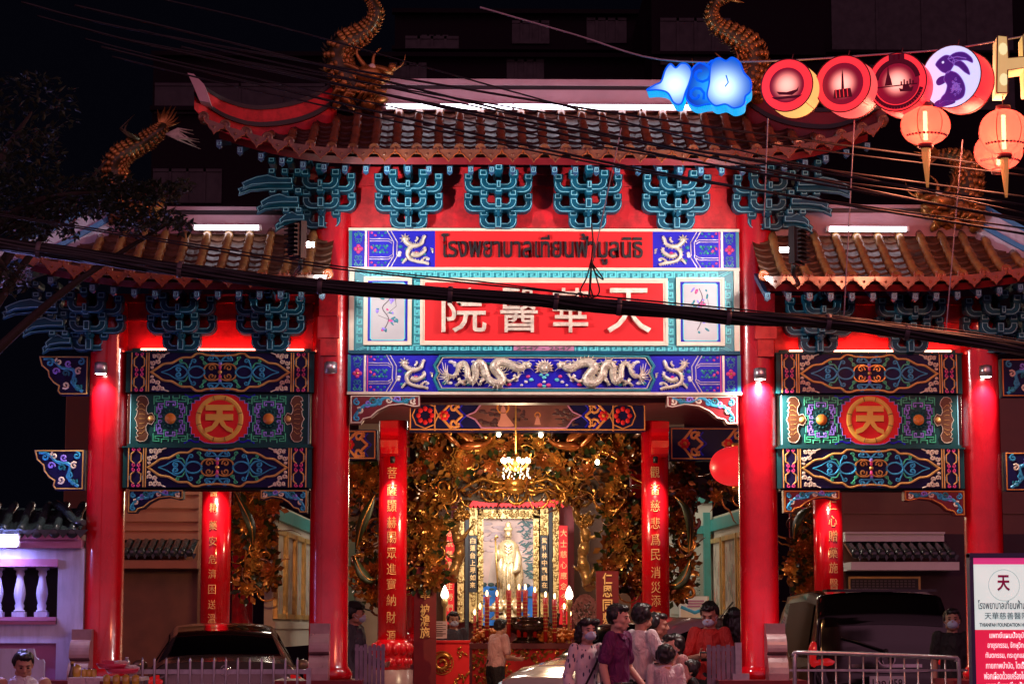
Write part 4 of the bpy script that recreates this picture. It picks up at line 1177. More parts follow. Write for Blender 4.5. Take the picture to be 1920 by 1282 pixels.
# =================================================================== dark tower blocks behind the gate
def block(px0, px1, pyt, Y, rows, label, wins=(), depth=8):
    t = thing('apartment_block', label, 'building', (X((px0+px1)/2, Y), Y, 0))
    x0, x1 = X(px0, Y, 100), X(px1, Y, 100); zt = Z(pyt, Y)
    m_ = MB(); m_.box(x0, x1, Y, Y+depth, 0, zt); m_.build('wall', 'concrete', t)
    for (a, b, c, d) in rows:
        s_ = MB(); s_.box(X(a, Y, 100), X(b, Y, 100), Y-.25, Y-.005, Z(d, Y), Z(c, Y)); s_.build('ledge', 'concrete', t)
    for (a, b, c, d) in wins:
        s_ = MB(); xa, xb, za, zb = X(a, Y, 100), X(b, Y, 100), Z(d, Y), Z(c, Y)
        s_.box(xa, xb, Y-.03, Y-.005, za, zb, 0)
        o = s_.build('window', 'concretedark', t)
        f = MB()
        for k in range(1, 4): f.box(xa+(xb-xa)*k/4-.03, xa+(xb-xa)*k/4+.03, Y-.06, Y-.03, za, zb)
        f.box(xa, xb, Y-.06, Y-.03, zb-.07, zb); f.box(xa, xb, Y-.08, Y-.03, za-.05, za)
        f.build('window_frame', 'concretedark', o)
    return t
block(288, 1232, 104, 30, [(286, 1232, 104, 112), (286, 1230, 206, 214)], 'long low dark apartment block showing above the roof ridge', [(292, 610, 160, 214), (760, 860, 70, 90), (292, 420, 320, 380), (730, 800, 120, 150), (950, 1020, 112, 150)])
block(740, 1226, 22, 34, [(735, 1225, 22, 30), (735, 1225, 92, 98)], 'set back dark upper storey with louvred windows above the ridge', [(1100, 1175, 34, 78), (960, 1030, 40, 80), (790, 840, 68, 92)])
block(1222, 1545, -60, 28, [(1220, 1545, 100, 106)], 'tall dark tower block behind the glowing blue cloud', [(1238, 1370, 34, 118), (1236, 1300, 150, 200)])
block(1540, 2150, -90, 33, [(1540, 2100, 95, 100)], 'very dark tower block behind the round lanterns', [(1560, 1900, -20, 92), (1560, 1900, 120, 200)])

# =================================================================== overhead cables
def sag_line(a, b, sag, n=20):
    return [a.lerp(b, i/n)+Vector((0, 0, -sag*4*(i/n)*(1-i/n))) for i in range(n+1)]
YB = -5.0
bpts = [(-120, 432), (0, 458), (150, 478), (300, 500), (450, 520), (600, 536), (790, 549), (1000, 562), (1080, 569), (1250, 584), (1400, 597), (1505, 601), (1600, 608), (1700, 622), (1900, 651), (2050, 680)]
bl = [W(a, b, YB) for a, b in smooth_line(bpts, 4)]
t = thing('cable_bundle', 'thick black bundle of cables crossing in front of the name board', 'cables', tuple(bl[len(bl)//2]))
rnd = random.Random(2)
for k in range(9):
    a = 2*pi*k/8; r0 = .036 if k < 8 else 0
    pts = [p+Vector((0, r0*cos(a+i*.14), r0*.95*sin(a+i*.14)))+Vector((0, 0, .006*sin(i*.9+k*2))) for i, p in enumerate(bl)]
    m_ = MB(); m_.tube(pts, .021 if k < 8 else .03, 7, 0); m_.build('cable', 'rubber', t)
for i in (6, 13, 20, 25, 30, 34, 39, 46, 52):
    if i < len(bl)-1:
        m_ = MB(); d = (bl[i+1]-bl[i]).normalized(); m_.tube([bl[i]-d*.018, bl[i]+d*.018], .066, 12, 0); m_.build('cable_tie', 'grey', t)
# loose loops on the bundle
m_ = MB()
for k, pts in enumerate(([(1109, 486), (1100, 520), (1088, 545), (1096, 560), (1106, 545), (1109, 500)], [(1109, 486), (1118, 520), (1124, 545), (1116, 556), (1106, 552), (1108, 500)], [(1109, 492), (1128, 518), (1130, 524), (1118, 514), (1110, 498)], [(1109, 420), (1112, 455), (1109, 490), (1104, 560)], [(1082, 552), (1076, 560), (1086, 566), (1098, 558), (1088, 549), (1080, 553)], [(1110, 494), (1106, 530), (1112, 556)])):
    m_.tube([W(a, b, YB-.08-.01*k) for a, b in smooth_line(pts, 6)], .006, 5, 0)
m_.build('wire_loop_thread', 'rubber', t)
# single wires: (points, radius, label)
wires = [
 ([(-60, 395), (300, 452), (600, 500), (1050, 548), (1500, 592), (1990, 655)], .007, 'thin black wire running just above the thick cable bundle', -5.2),
 ([(-60, 452), (300, 500), (700, 533), (1200, 572), (1700, 608), (1990, 650)], .006, 'thin black wire hugging the top of the cable bundle', -5.3),
 ([(-40, 395), (250, 440), (640, 500), (900, 528), (1060, 548)], .006, 'thin black wire from the tree leaves down to the wire loops', -5.4),
]
fan = [((300, 66), (1925, 318)), ((330, 92), (1930, 330)), ((395, 110), (1940, 372)), ((420, 135), (1920, 385)), ((400, 72), (1940, 420)), ((560, 60), (1930, 402)), ((450, 150), (1930, 440)), ((470, 168), (1920, 428)), ((600, 150), (1925, 412)), ((520, 118), (1945, 388))]
names = ['uppermost thin wire of the fan over the roof', 'second thin wire of the fan over the roof', 'thin wire passing the upper dragon at its scales', 'thin wire meeting the ridge light near its end', 'thin wire starting highest beside the upper dragon', 'steep thin wire crossing the middle of the ridge light', 'thin wire crossing the foot of the upper dragon', 'lowest thin wire of the fan crossing the eave', 'thin wire crossing the tiles beneath the ridge light', 'thin wire crossing the bracket clusters at their tops']
for k, ((a, b), (c, d)) in enumerate(fan):
    Yw = -4.2-.15*k
    pts = [(a-260, b-62), (a, b), ((a+c)/2, (b+d)/2+14+3*(k % 4)), (c, d)]
    wires.append((pts, .007 if k % 2 else .010, names[k], Yw))
for pts, r, lb, Yw in wires:
    m_ = MB(); m_.tube([W(a, b, Yw) for a, b in smooth_line(pts, 8)], r, 6, 0)
    tag(m_.build('overhead_wire', 'rubber'), lb, 'wire', 'thin wires over the street')
# pale drop lines hanging from the lantern string
M['cord'] = mat('pale_cord', (.55, .45, .45), .6)
for px0, py0, px1, py1, lb in ((1440, 222, 1432, 420, 'pale cord hanging below the disc lantern with a boat'), (1602, 226, 1582, 602, 'long pale cord hanging below the middle red disc lantern'), (1805, 262, 1772, 640, 'pale cord hanging in front of the scaly dragon at the lanterns'), (1165, 240, 1112, 490, 'thin cord from the cloud lantern to the wire loops')):
    m_ = MB(); m_.tube([W(px0+(px1-px0)*k/10, py0+(py1-py0)*k/10, -5) for k in range(11)], .0045, 5); tag(m_.build('hanging_cord', 'cord'), lb, 'cord', 'cords hanging from the lantern string')

# =================================================================== the lantern string
YL = -5.0
def G(name, col, s, edge=None): return glow(name, col, s)
M['lred'] = mat('lit_red_silk', (.6, .02, .03), .6, emit=(1.0, .03, .045), es=.95)
M['lredside'] = mat('lit_pale_red_silk', (.6, .05, .05), .6, emit=(1.0, .10, .10), es=.9)
M['lyellow'] = mat('lit_orange_silk', (.7, .3, .06), .6, emit=(1.0, .48, .14), es=.95)
M['ldark'] = mat('printed_dark_red', (.10, .003, .02), .6, emit=(.45, .008, .03), es=.35)
M['lprint'] = mat('printed_wine_ink', (.03, .002, .01), .6, emit=(.12, .0, .012), es=.35)
M['lhot'] = glow('bulb_glow_through_silk', (1.0, .25, .22), 1.3)
M['lviolet'] = mat('lit_lilac_silk', (.6, .5, .8), .6, emit=(.62, .66, 1.0), es=.85)
M['lrabbit'] = mat('printed_violet_ink', (.05, .01, .16), .6, emit=(.07, .012, .24), es=.6)
M['lrabbit2'] = mat('printed_mauve_ink', (.2, .1, .4), .6, emit=(.26, .12, .62), es=.6)
M['lcream'] = mat('lit_cream_silk', (.8, .6, .3), .6, emit=(1.0, .68, .24), es=.42)
M['tasselgold'] = mat('golden_tassel_thread', (.75, .38, .12), .5, emit=(1, .4, .12), es=.25)
M['wireframe'] = mat('lantern_wire_frame', (.15, .03, .03), .5)
def bulbglow(name, inner, outer, s_in, s_out, radius, rmin=0.0):
    """silk lit by a bulb behind it: emission falls off with distance from the object's origin"""
    m = bpy.data.materials.new(name); m.use_nodes = True
    n, l = m.node_tree.nodes, m.node_tree.links; b = n['Principled BSDF']
    b.inputs['Base Color'].default_value = (*[c*.6 for c in outer], 1); b.inputs['Roughness'].default_value = .6
    tcn = n.new('ShaderNodeTexCoord'); ln = n.new('ShaderNodeVectorMath'); ln.operation = 'LENGTH'; l.new(tcn.outputs['Object'], ln.inputs[0])
    r = n.new('ShaderNodeMapRange'); r.interpolation_type = 'SMOOTHSTEP'; r.inputs['From Min'].default_value = rmin; r.inputs['From Max'].default_value = radius; l.new(ln.outputs['Value'], r.inputs['Value'])
    mxx = n.new('ShaderNodeMix'); mxx.data_type = 'RGBA'; mxx.inputs['A'].default_value = (*inner, 1); mxx.inputs['B'].default_value = (*outer, 1)
    l.new(r.outputs[0], mxx.inputs['Factor']); l.new(mxx.outputs['Result'], b.inputs['Emission Color'])
    s_ = n.new('ShaderNodeMapRange'); s_.inputs['To Min'].default_value = s_in; s_.inputs['To Max'].default_value = s_out; l.new(r.outputs[0], s_.inputs['Value']); l.new(s_.outputs[0], b.inputs['Emission Strength'])
    return m
M['ldisc'] = bulbglow('wine_red_silk_with_bulb', (1, .34, .28), (.34, .004, .035), 1.9, .45, .19, .125)
PL = PM(YL)
st = MB(); st.tube([W(a, b, YL) for a, b in smooth_line([(900, 14), (1080, 66), (1238, 112), (1440, 115), (1640, 103), (1780, 92), (1900, 72), (2010, 52)], 5)], .007, 6)
tag(st.build('festoon_wire', 'cord'), 'pale suspension wire carrying the glowing cloud and round lanterns', 'wire')
def local_thing(name, label, cat, px, py, ang, group):
    t = thing(name, label, cat, (0, 0, 0), group); return t, W(px, py, YL), ang
def finish(t, c, ang): t.location = c; t.rotation_euler = (0, 0, ang)
# round discs: the front face looks at -y in local space
def disc(px, py, r, rim, label, art, ang, face='lred', rx=1.0, field='ldisc'):
    t, c, a = local_thing('disc_lantern', label, 'lantern', px, py, ang, 'round disc lanterns on the string')
    R = r/PL; D = .26
    b = MB(); N = 40
    for k in range(N):
        pass
    b.lathe([(R*.985, -D/2), (R, -D/2+.012), (R, D/2-.012), (R*.985, D/2)], (0, 0, 0), N, 0, True, axis='y', caps=False)
    b.build('rim_drum', rim, t)
    f = MB(); f.lathe([(R*.985, D/2), (.001, D/2)], (0, 0, 0), N, 0, False, axis='y', caps=False); f.lathe([(R*.985, -D/2), (.001, -D/2)], (0, 0, 0), N, 0, False, axis='y', caps=False); f.build('face', face, t)
    e = MB()
    for yy in (D/2+.002, -D/2-.002): e.tube([(R*cos(2*pi*k/N), -yy, R*sin(2*pi*k/N)) for k in range(N+1)], .005, 5)
    for k in range(4): e.tube([(R*cos(pi/4+k*pi/2)*1.003, -D/2, R*sin(pi/4+k*pi/2)*1.003), (R*cos(pi/4+k*pi/2)*1.003, D/2, R*sin(pi/4+k*pi/2)*1.003)], .003, 4)
    e.build('wire_frame', 'wireframe', t)
    art(t, R, -D/2)
    h = MB(); h.tube([(0, 0, R), (.02, 0, R+.07)], .005, 5); h.build('hook', 'wireframe', t)
    finish(t, c, a)
    return t
def field(t, R, y, k=.70):
    f = MB(); f.lathe([(R*k, 0), (R*k, .004), (.001, .004)], (0, y, 0), 36, 0, False, axis='y', caps=False); o = f.build('printed_picture', 'ldisc', t)
    return o
def art_boat(t, R, y):
    o = field(t, R, y, .72); p = MB()
    p.ribbon(arc(0, 0, R*.70, R*.70, 0, 2*pi, 36)[:-1], .012, y-.004, .002, 1, closed=True)
    p.prism([(-R*.40, -R*.22), (-R*.30, -R*.34), (R*.2, -R*.40), (R*.42, -R*.26), (R*.46, -R*.10), (R*.38, -R*.2), (0, -R*.27)], y-.007, y-.004, 0)
    p.prism([(-R*.6, -R*.42), (R*.6, -R*.42), (R*.45, -R*.52), (-R*.45, -R*.52)], y-.007, y-.004, 0)
    p.build('boat_print', ['lprint', 'lred'], o)
def art_statue(t, R, y):
    o = field(t, R, y, .74); p = MB()
    p.prism([(-R*.05, -R*.2), (-R*.03, R*.3), (0, R*.5), (R*.03, R*.3), (R*.05, -R*.2)], y-.007, y-.004, 0)
    p.prism([(-R*.34, -R*.5), (-R*.3, -R*.2), (R*.28, -R*.18), (R*.34, -R*.5)], y-.006, y-.004, 0)
    for q in (-.25, -.12, .02, .16): p.ribbon([(R*q, -R*.18), (R*(q+.02), -R*.48)], .006, y-.006, .002, 1)
    p.build('monument_print', ['lprint', 'lred'], o)
def art_chedi(t, R, y):
    o = field(t, R, y, .76); p = MB()
    p.ribbon(arc(0, 0, R*.72, R*.72, radians(10), radians(170), 24), .04, y-.004, .002, 0)
    p.prism([(-R*.42, -R*.1), (-R*.38, R*.1), (-R*.33, R*.3), (-R*.30, R*.62), (-R*.26, R*.3), (-R*.20, R*.1), (-R*.16, -R*.1)], y-.007, y-.004, 0)
    p.prism([(-R*.7, -R*.12), (R*.7, -R*.10), (R*.68, -R*.14), (-R*.7, -R*.16)], y-.007, y-.004, 0)
    p.prism([(R*.1, -R*.34), (R*.5, -R*.36), (R*.56, -R*.20), (R*.44, -R*.24), (R*.4, -R*.14), (R*.2, -R*.14), (R*.18, -R*.26), (R*.06, -R*.22)], y-.007, y-.004, 0)
    for k in range(5): p.box(R*(.12+.1*k), R*(.17+.1*k), y-.007, y-.004, -R*.12, R*(.0+.06*(k % 2)))
    for k in range(22):
        a = radians(200+140*k/21); p.obox((R*.86*cos(a), y-.005, R*.86*sin(a)), (.022, .004, .030), (0, -a+pi/2, 0))
    for k in range(3): p.obox((R*(-.16+.16*k), y-.005, R*.86), (.05, .004, .045))
    p.build('river_print', ['lprint', 'lred'], o)
def art_rabbit(t, R, y):
    p = MB(); K = R/60
    S = lambda pts: [(a*K, b*K) for a, b in pts]
    bodyp = smooth_line([(-6, 10), (10, 6), (22, -8), (28, -26), (24, -42), (8, -48), (-14, -46), (-24, -50), (-20, -38), (-12, -30), (-8, -16), (-14, -4)], 5, True)
    headp = smooth_line([(-4, 8), (-16, 10), (-26, 20), (-30, 28), (-20, 38), (-8, 42), (4, 36), (8, 24)], 5, True)
    ear1 = smooth_line([(-4, 36), (10, 44), (28, 42), (42, 30), (44, 20), (32, 26), (18, 28), (4, 26)], 5, True)
    ear2 = smooth_line([(6, 30), (22, 26), (34, 12), (38, -2), (28, 4), (16, 16), (6, 22)], 5, True)
    for q in (bodyp, headp, ear1, ear2): p.prism(S(q), y-.007, y-.002, 0)
    p.prism(S(smooth_line([(-8, 2), (-22, 2), (-30, -6), (-26, -14), (-12, -10)], 4, True)), y-.008, y-.002, 0)
    p.prism(S(smooth_line([(-10, -40), (-30, -44), (-34, -52), (-20, -56), (6, -52), (4, -44)], 4, True)), y-.009, y-.002, 0)
    for q, a in ((bodyp, .006), (ear1, .006), (headp, .006), (ear2, .006)): p.ribbon(S(q), .006, y-.007, .002, 1, closed=True)
    rnd = random.Random(4)
    for k in range(26):
        a = rnd.uniform(0, 2*pi); rr = rnd.uniform(.1, .8); p.ribbon([(v[0]*K, v[1]*K) for v in spiral(8+15*rr*cos(a), -22+20*rr*sin(a), 3.4, a, 1.0, 7)], .005, y-.007, .002, 1)
    for k in range(5):
        a = 2*pi*k/5; p.ell(((10+5*cos(a))*K, y-.008, (-22+5*sin(a))*K), (3.2*K, .003, 3.2*K), m=1, seg=8, rings=4)
    p.ribbon(S([(-6, 34), (14, 36), (32, 30)]), .008, y-.007, .002, 1)
    p.ell((-15*K, y-.008, 29*K), (2.6*K, .003, 2.6*K), m=2, seg=8, rings=4)
    o = p.build('rabbit_print', ['lrabbit', 'lrabbit2', 'lviolet'], t)
A = -radians(24)
disc(1484, 167, 51, 'lyellow', 'red disc lantern printed with a boat, with a glowing orange rim', art_boat, A)
disc(1590, 164, 55, 'lredside', 'red disc lantern printed with a monument, second from the blue cloud', art_statue, A-.06)
disc(1690, 161, 57, 'lred', 'red disc lantern printed with a pagoda by a river', art_chedi, A-.02)
disc(1796, 150, 61, 'lred', 'pale violet disc lantern printed with a long eared rabbit', art_rabbit, A-.20, face='lviolet')

# the cloud
M['lblue'] = bulbglow('blue_silk_with_bulb', (.70, .98, 1.0), (.0, .16, .85), 1.35, .6, .235)
M['lblue3'] = bulbglow('deep_blue_silk_with_bulb', (.02, .42, 1.0), (.0, .05, .6), .9, .5, .22)
M['lblue2'] = mat('lit_deep_blue_silk', (.0, .05, .5), .6, emit=(.0, .12, .95), es=.75)
M['lcyan'] = mat('lit_cyan_silk', (.0, .3, .5), .6, emit=(.0, .45, 1.0), es=.8)
t, c, a = local_thing('cloud_lantern', 'glowing blue cloud shaped lantern at the end of the string', 'lantern', 1312, 166, -.15, None)
K = 1/PL
lobes = [([(-100, -8), (-84, 2), (-72, 8), (-64, 30), (-54, 42), (-44, 34), (-34, 42), (-22, 40), (-14, 26), (-18, 6), (-26, -14), (-34, -36), (-48, -34), (-60, -14), (-80, -8)], 'lblue', (-46, 2), .00, .24),
         ([(-22, 0), (-14, 30), (0, 44), (14, 40), (26, 48), (38, 40), (38, 6), (30, -32), (10, -38), (-8, -40), (-24, -26)], 'lblue3', (22, -4), .03, .24),
         ([(20, 0), (24, 36), (38, 48), (52, 42), (64, 48), (78, 38), (86, 18), (98, 2), (98, -18), (88, -28), (84, -44), (66, -50), (50, -42), (30, -44), (16, -26)], 'lblue', (48, -8), -.02, .28)]
for q, mm, (ox, oz), dy, dp in lobes:
    b = MB(); Q = [((p[0])*K, (p[1])*K) for p in smooth_line(q, 5, True)]
    b.prism(Q, -dp/2+dy, dp/2+dy, 0, mside=1)
    o = b.build('cloud_lobe', [mm, 'lcyan'], t)
    # re-centre so that the bulb sits in the middle of the lobe
    off = Vector((ox*K, -dp/2+dy, oz*K)); o.data.transform(Matrix.Translation(-off)); o.location = off
    e = MB(); e.tube([(p[0], -dp/2+dy-.004, p[1]) for p in Q+[Q[0]]], .007, 5); e.build('edge_trim', 'lblue2', t)
e = MB()
for sp_, yy in ((spiral(-6, -18, 17, -.6, 1.1, k=.3), -.15), (spiral(4, 22, 22, 1.4, 1.0, k=.3, sgn=-1), -.15)): e.tube([(p[0]*K, yy*.62, p[1]*K) for p in sp_], .011, 5)
e.tube([(52*K, -.165, 14*K), (56*K, -.165, 0), (50*K, -.165, -8*K)], .005, 5)
e.build('swirl_trim', 'lblue2', t)
h = MB(); h.tube([(-30*K, 0, 46*K), (-30*K, 0, 56*K)], .005, 5); h.tube([(56*K, 0, 48*K), (56*K, 0, 56*K)], .005, 5); h.build('hook', 'wireframe', t)
finish(t, c, a)

# the letter H
t, c, a = local_thing('letter_lantern', 'glowing cream letter H lantern at the end of the row', 'lantern', 1900, 128, -.1, None)
b = MB(); Hs = [(-34, -56), (-30, 56), (-13, 54), (-12, 12), (14, 14), (14, 58), (34, 60), (34, -54), (16, -54), (15, -8), (-14, -12), (-15, -56)]
b.prism([(p[0]*K*1.1, p[1]*K) for p in Hs], -.13, .13); b.build('letter_body', 'lcream', t)
e = MB(); e.tube([(p[0]*K*1.1, -.135, p[1]*K) for p in Hs+[Hs[0]]], .006, 5); e.build('edge_trim', 'wireframe', t)
g_ = MB()
for (p, q) in ((-23, 30), (-23, -30), (24, 30), (24, -30)): g_.ell((p*K, -.132, q*K), (.035, .006, .05), m=0, seg=10, rings=5)
g_.build('bulb_dot', glow('hot_cream_glow', (1, .8, .42), .85), t)
finish(t, c, a)

# paper lanterns
def silk(name, col, thru):
    m = bpy.data.materials.new(name); m.use_nodes = True
    n, l = m.node_tree.nodes, m.node_tree.links; n.clear()
    o = n.new('ShaderNodeOutputMaterial'); tr_ = n.new('ShaderNodeBsdfTranslucent'); tp = n.new('ShaderNodeBsdfTransparent'); em_ = n.new('ShaderNodeEmission')
    tr_.inputs[0].default_value = (*col, 1); tp.inputs[0].default_value = (1, .55, .42, 1); em_.inputs[0].default_value = (1.0, .10, .085, 1); em_.inputs[1].default_value = .55
    a1 = n.new('ShaderNodeMixShader'); a1.inputs[0].default_value = thru; l.new(tr_.outputs[0], a1.inputs[1]); l.new(tp.outputs[0], a1.inputs[2])
    ad = n.new('ShaderNodeAddShader'); l.new(a1.outputs[0], ad.inputs[0]); l.new(em_.outputs[0], ad.inputs[1]); l.new(ad.outputs[0], o.inputs['Surface'])
    return m
M['lpaper'] = silk('red_silk_paper', (1.0, .16, .12), .13)
M['lbulb'] = glow('lantern_bulb_light', (1.0, .62, .36), 26)
def paper(px, py, rx, rz, label, Y=-5.0, tassel=True):
    c = W(px, py, Y); k = 1/PM(Y); rx *= k; rz *= k
    t = thing('paper_lantern', label, 'lantern', tuple(c), 'red paper lanterns on the string')
    b = MB(); prof = []; N = 30
    for i in range(N+1):
        a = -pi/2+pi*i/N; w_ = rx*max(.28, cos(a)**.85)*(1+.012*(i % 2)); prof.append((w_, rz*sin(a)))
    b.lathe(prof, (0, 0, 0), 28, 0); b.xf(lambda p: p+c)
    b.build('paper_shell', 'lpaper', t)
    m_ = MB(); m_.tube([c+Vector((0, 0, -rz*.75)), c+Vector((0, 0, rz*.75))], .017, 8); m_.build('inner_bulb', 'lbulb', t)
    m_ = MB()
    for zz, r_ in ((rz+.01, .30), (-rz-.01, .30)): m_.lathe([(rx*r_, zz-.02), (rx*r_*1.05, zz), (rx*r_, zz+.02)], c, 16)
    for k_ in range(6):
        a = 2*pi*k_/6; m_.tube([c+Vector((rx*1.015*cos(th)*cos(a), rx*1.015*cos(th)*sin(a), rz*1.01*sin(th))) for th in [-1.2+2.4*i/12 for i in range(13)]], .0035, 4)
    m_.build('rib_trim', 'wireframe', t)
    m_ = MB(); m_.tube([c+Vector((0, 0, rz)), c+Vector((.0, 0, rz+.18))], .006, 5); m_.build('hook', 'wireframe', t)
    if tassel:
        m_ = MB()
        for q in range(12):
            a = 2*pi*q/12; m_.tube([c+Vector((.03*cos(a), .03*sin(a), -rz-.02)), c+Vector((.026*cos(a), .026*sin(a), -rz-.10)), c+Vector((.008*cos(a)+.006, .008*sin(a), -rz-.30-.02*(q % 3)))], [.006, .007, .002], 5)
        m_.ell(c+Vector((0, 0, -rz-.05)), (.035, .035, .025)); m_.build('tassel', 'tasselgold', t)
    m_ = MB()
    for q in range(14):
        a = -pi/2+(-1.2+2.4*q/13); th = -.62
        p = c+Vector((rx*1.03*cos(th)*cos(a), rx*1.03*cos(th)*sin(a), rz*sin(th)*1.0)); m_.ell(p, (.014, .006, .010), m=0, seg=6, rings=4)
    m_.build('painted_motif_print', 'lprint', t)
    lamp('POINT', 'lantern_bulb', tuple(c+Vector((0, rx+.14, -.05))), 75, (1.0, .30, .16), t, shadow_soft_size=.15)
    return t
paper(1735, 236, 47, 37, 'pale red paper lantern hanging below the rabbit disc')
paper(1882, 248, 47, 44, 'red paper lantern hanging below the letter H')
paper(1872, 284, 46, 36, 'red paper lantern half hidden behind the one below the letter H', -4.3, False)

# =================================================================== hospital notice board
YN = -2.6
M['npink'] = mat('backlit_pink_sheet', (.6, .05, .2), .4, emit=(.9, .05, .25), es=.55)
M['nmint'] = mat('backlit_pale_sheet', (.7, .8, .75), .4, emit=(.72, .9, .86), es=.55)
M['nred'] = mat('backlit_red_sheet', (.6, .02, .08), .4, emit=(.75, .012, .06), es=.62)
M['nwhite'] = mat('backlit_white_letters', (.8, .8, .8), .4, emit=(1, .9, .95), es=.6)
M['nblue'] = mat('dark_blue_letters', (.03, .03, .12), .5)
M['nmag'] = mat('magenta_letters', (.45, .0, .18), .5)
M['npale'] = mat('pale_emblem_line', (.55, .70, .68), .5, emit=(.5, .72, .7), es=.4)
nx = lambda p: X(p, YN, 1150); nz = lambda p: Z(p, YN)
x0 = nx(1824); c0 = Vector((nx(1885), YN, 0))
t = thing('notice_board', 'tall lit hospital notice board with red lower half beside the barrier', 'notice board', (c0.x, YN, 0.02))
b = MB(); b.box(nx(1819), nx(1826), YN-.03, YN+.10, .02, nz(1037)); b.box(nx(1945), nx(1952), YN-.03, YN+.10, .02, nz(1037)); b.box(nx(1819), nx(1952), YN-.035, YN+.105, nz(1044), nz(1036)); b.box(nx(1826), nx(1945), YN+.04, YN+.09, .3, nz(1044))
b.build('frame', 'nblue', t)
for nm, a, d, mm in (('pink_strip', 1045, 1057, 'npink'), ('pale_panel', 1057, 1180, 'nmint'), ('red_panel', 1180, 1420, 'nred')):
    b = MB(); b.box(nx(1826), nx(1945), YN, YN+.04, nz(d), nz(a)); o = b.build(nm, mm, t)
    if nm == 'pale_panel':
        q = MB(); text(q, '天', nx(1871), nx(1895), nz(1107), nz(1077), YN-.001, .004, bold=.03); q.build('emblem_letter', 'nmag', o)
        q = MB(); cc = (nx(1884), nz(1096)); q.ribbon(arc(cc[0], cc[1], .135, .135, 0, 2*pi, 30)[:-1], .008, YN, .003, closed=True); q.build('emblem_edge', 'npale', o)
        q = MB(); text(q, 'โรงพยาบาลเทียนฟ้ามูลนิธิ', nx(1834), nx(1942), nz(1146), nz(1124), YN-.001, .004, bold=.004); text(q, '天華慈善醫院', nx(1846), nx(1928), nz(1160), nz(1147), YN-.001, .004); text(q, 'THIANFAH FOUNDATION HOSPITAL', nx(1836), nx(1944), nz(1174), nz(1167), YN-.001, .004, bold=.02); q.build('lettering', 'nblue', o)
    if nm == 'red_panel':
        q = MB()
        for k, (s_, a0, a1) in enumerate((('แพทย์แผนปัจจุบัน', 1854, 1924), ('อายุรกรรม, จักษุวิทยา', 1850, 1926), ('ทันตกรรม, กระดูกและข้อ', 1846, 1932), ('กายภาพบำบัด, ไตเรื้อรัง', 1846, 1932), ('ฟอกเลือดด้วยเครื่องไตเทียม', 1842, 1938), ('แพทย์แผนจีน ฝังเข็ม', 1846, 1932), ('โทร. 02-2379999', 1850, 1926))):
            text(q, s_, nx(a0), nx(a1), nz(1199+k*18.5), nz(1184+k*18.5), YN-.001, .004, bold=.012)
        q.build('lettering', 'nwhite', o)

# =================================================================== street tree at the corner
M['leaf'] = mat('night_leaf', (.018, .032, .014), .5, var=.5, vscale=3)
M['bark'] = mat('bark', (.03, .02, .015), .8, var=.4, vscale=8, bump=.5)
YT = -3.6
tr = thing('street_tree', 'dark leafy street tree reaching in front of the roof with the silvery finned dragon', 'tree', tuple(W(-190, 1400, YT))[:2]+(0.0,))
b = MB(); base = Vector((W(-190, 1300, YT).x, YT, 0))
tips = [W(60, 430, YT), W(190, 360, YT-.3), W(330, 410, YT), W(300, 350, YT+.3), W(120, 330, YT+.4), W(20, 520, YT), W(-120, 250, YT), W(60, 210, YT+.2), W(200, 300, YT)]
j1 = base+Vector((.15, 0, 3.2)); j2 = base+Vector((.4, 0, 4.6))
b.tube([base, base+Vector((.03, 0, 1.5)), j1, j2], [.20, .16, .13, .10], 10)
for k, tp in enumerate(tips):
    s0 = j2 if k % 2 else j1
    mid = s0.lerp(tp, .5)+Vector((0, .1*sin(k), .18))
    b.tube(smooth_line([tuple(s0), tuple(mid), tuple(tp)], 5), [.06-.005*i for i in range(11)], 6)
b.build('trunk', 'bark', tr)
cr_ = MB(); rnd = random.Random(21)
def leaf(p, s_):
    R = Euler((rnd.uniform(-.9, .9), rnd.uniform(-.9, .9), rnd.uniform(0, 6.28))).to_matrix()
    v = [Vector((0, 0, 0)), Vector((.35*s_, .22*s_, .03*s_)), Vector((s_, 0, -.06*s_)), Vector((.35*s_, -.22*s_, .03*s_))]
    cr_.add([p+R @ q for q in v], [(0, 1, 2), (0, 2, 3)], 0)
clumps = [(60, 300, 60, 60, 420), (20, 380, 60, 55, 460), (90, 410, 55, 30, 300), (150, 370, 70, 35, 420), (230, 372, 60, 28, 420), (290, 362, 50, 22, 330), (200, 345, 60, 20, 260), (290, 412, 55, 16, 300), (250, 425, 40, 14, 160), (340, 424, 22, 12, 70), (60, 440, 40, 14, 110), (130, 438, 22, 10, 50), (20, 520, 40, 35, 200), (340, 350, 25, 12, 80), (60, 200, 90, 70, 320), (-40, 300, 60, 120, 300), (200, 398, 60, 12, 160)]
for (px, py, rx, ry, n) in clumps:
    for k in range(n):
        a = rnd.uniform(0, 2*pi); r_ = sqrt(rnd.uniform(0, 1))
        leaf(W(px+rx*r_*cos(a), py+ry*r_*sin(a), YT+rnd.uniform(-.45, .45)), rnd.uniform(.05, .10))
cr_.build('crown', 'leaf', tr)

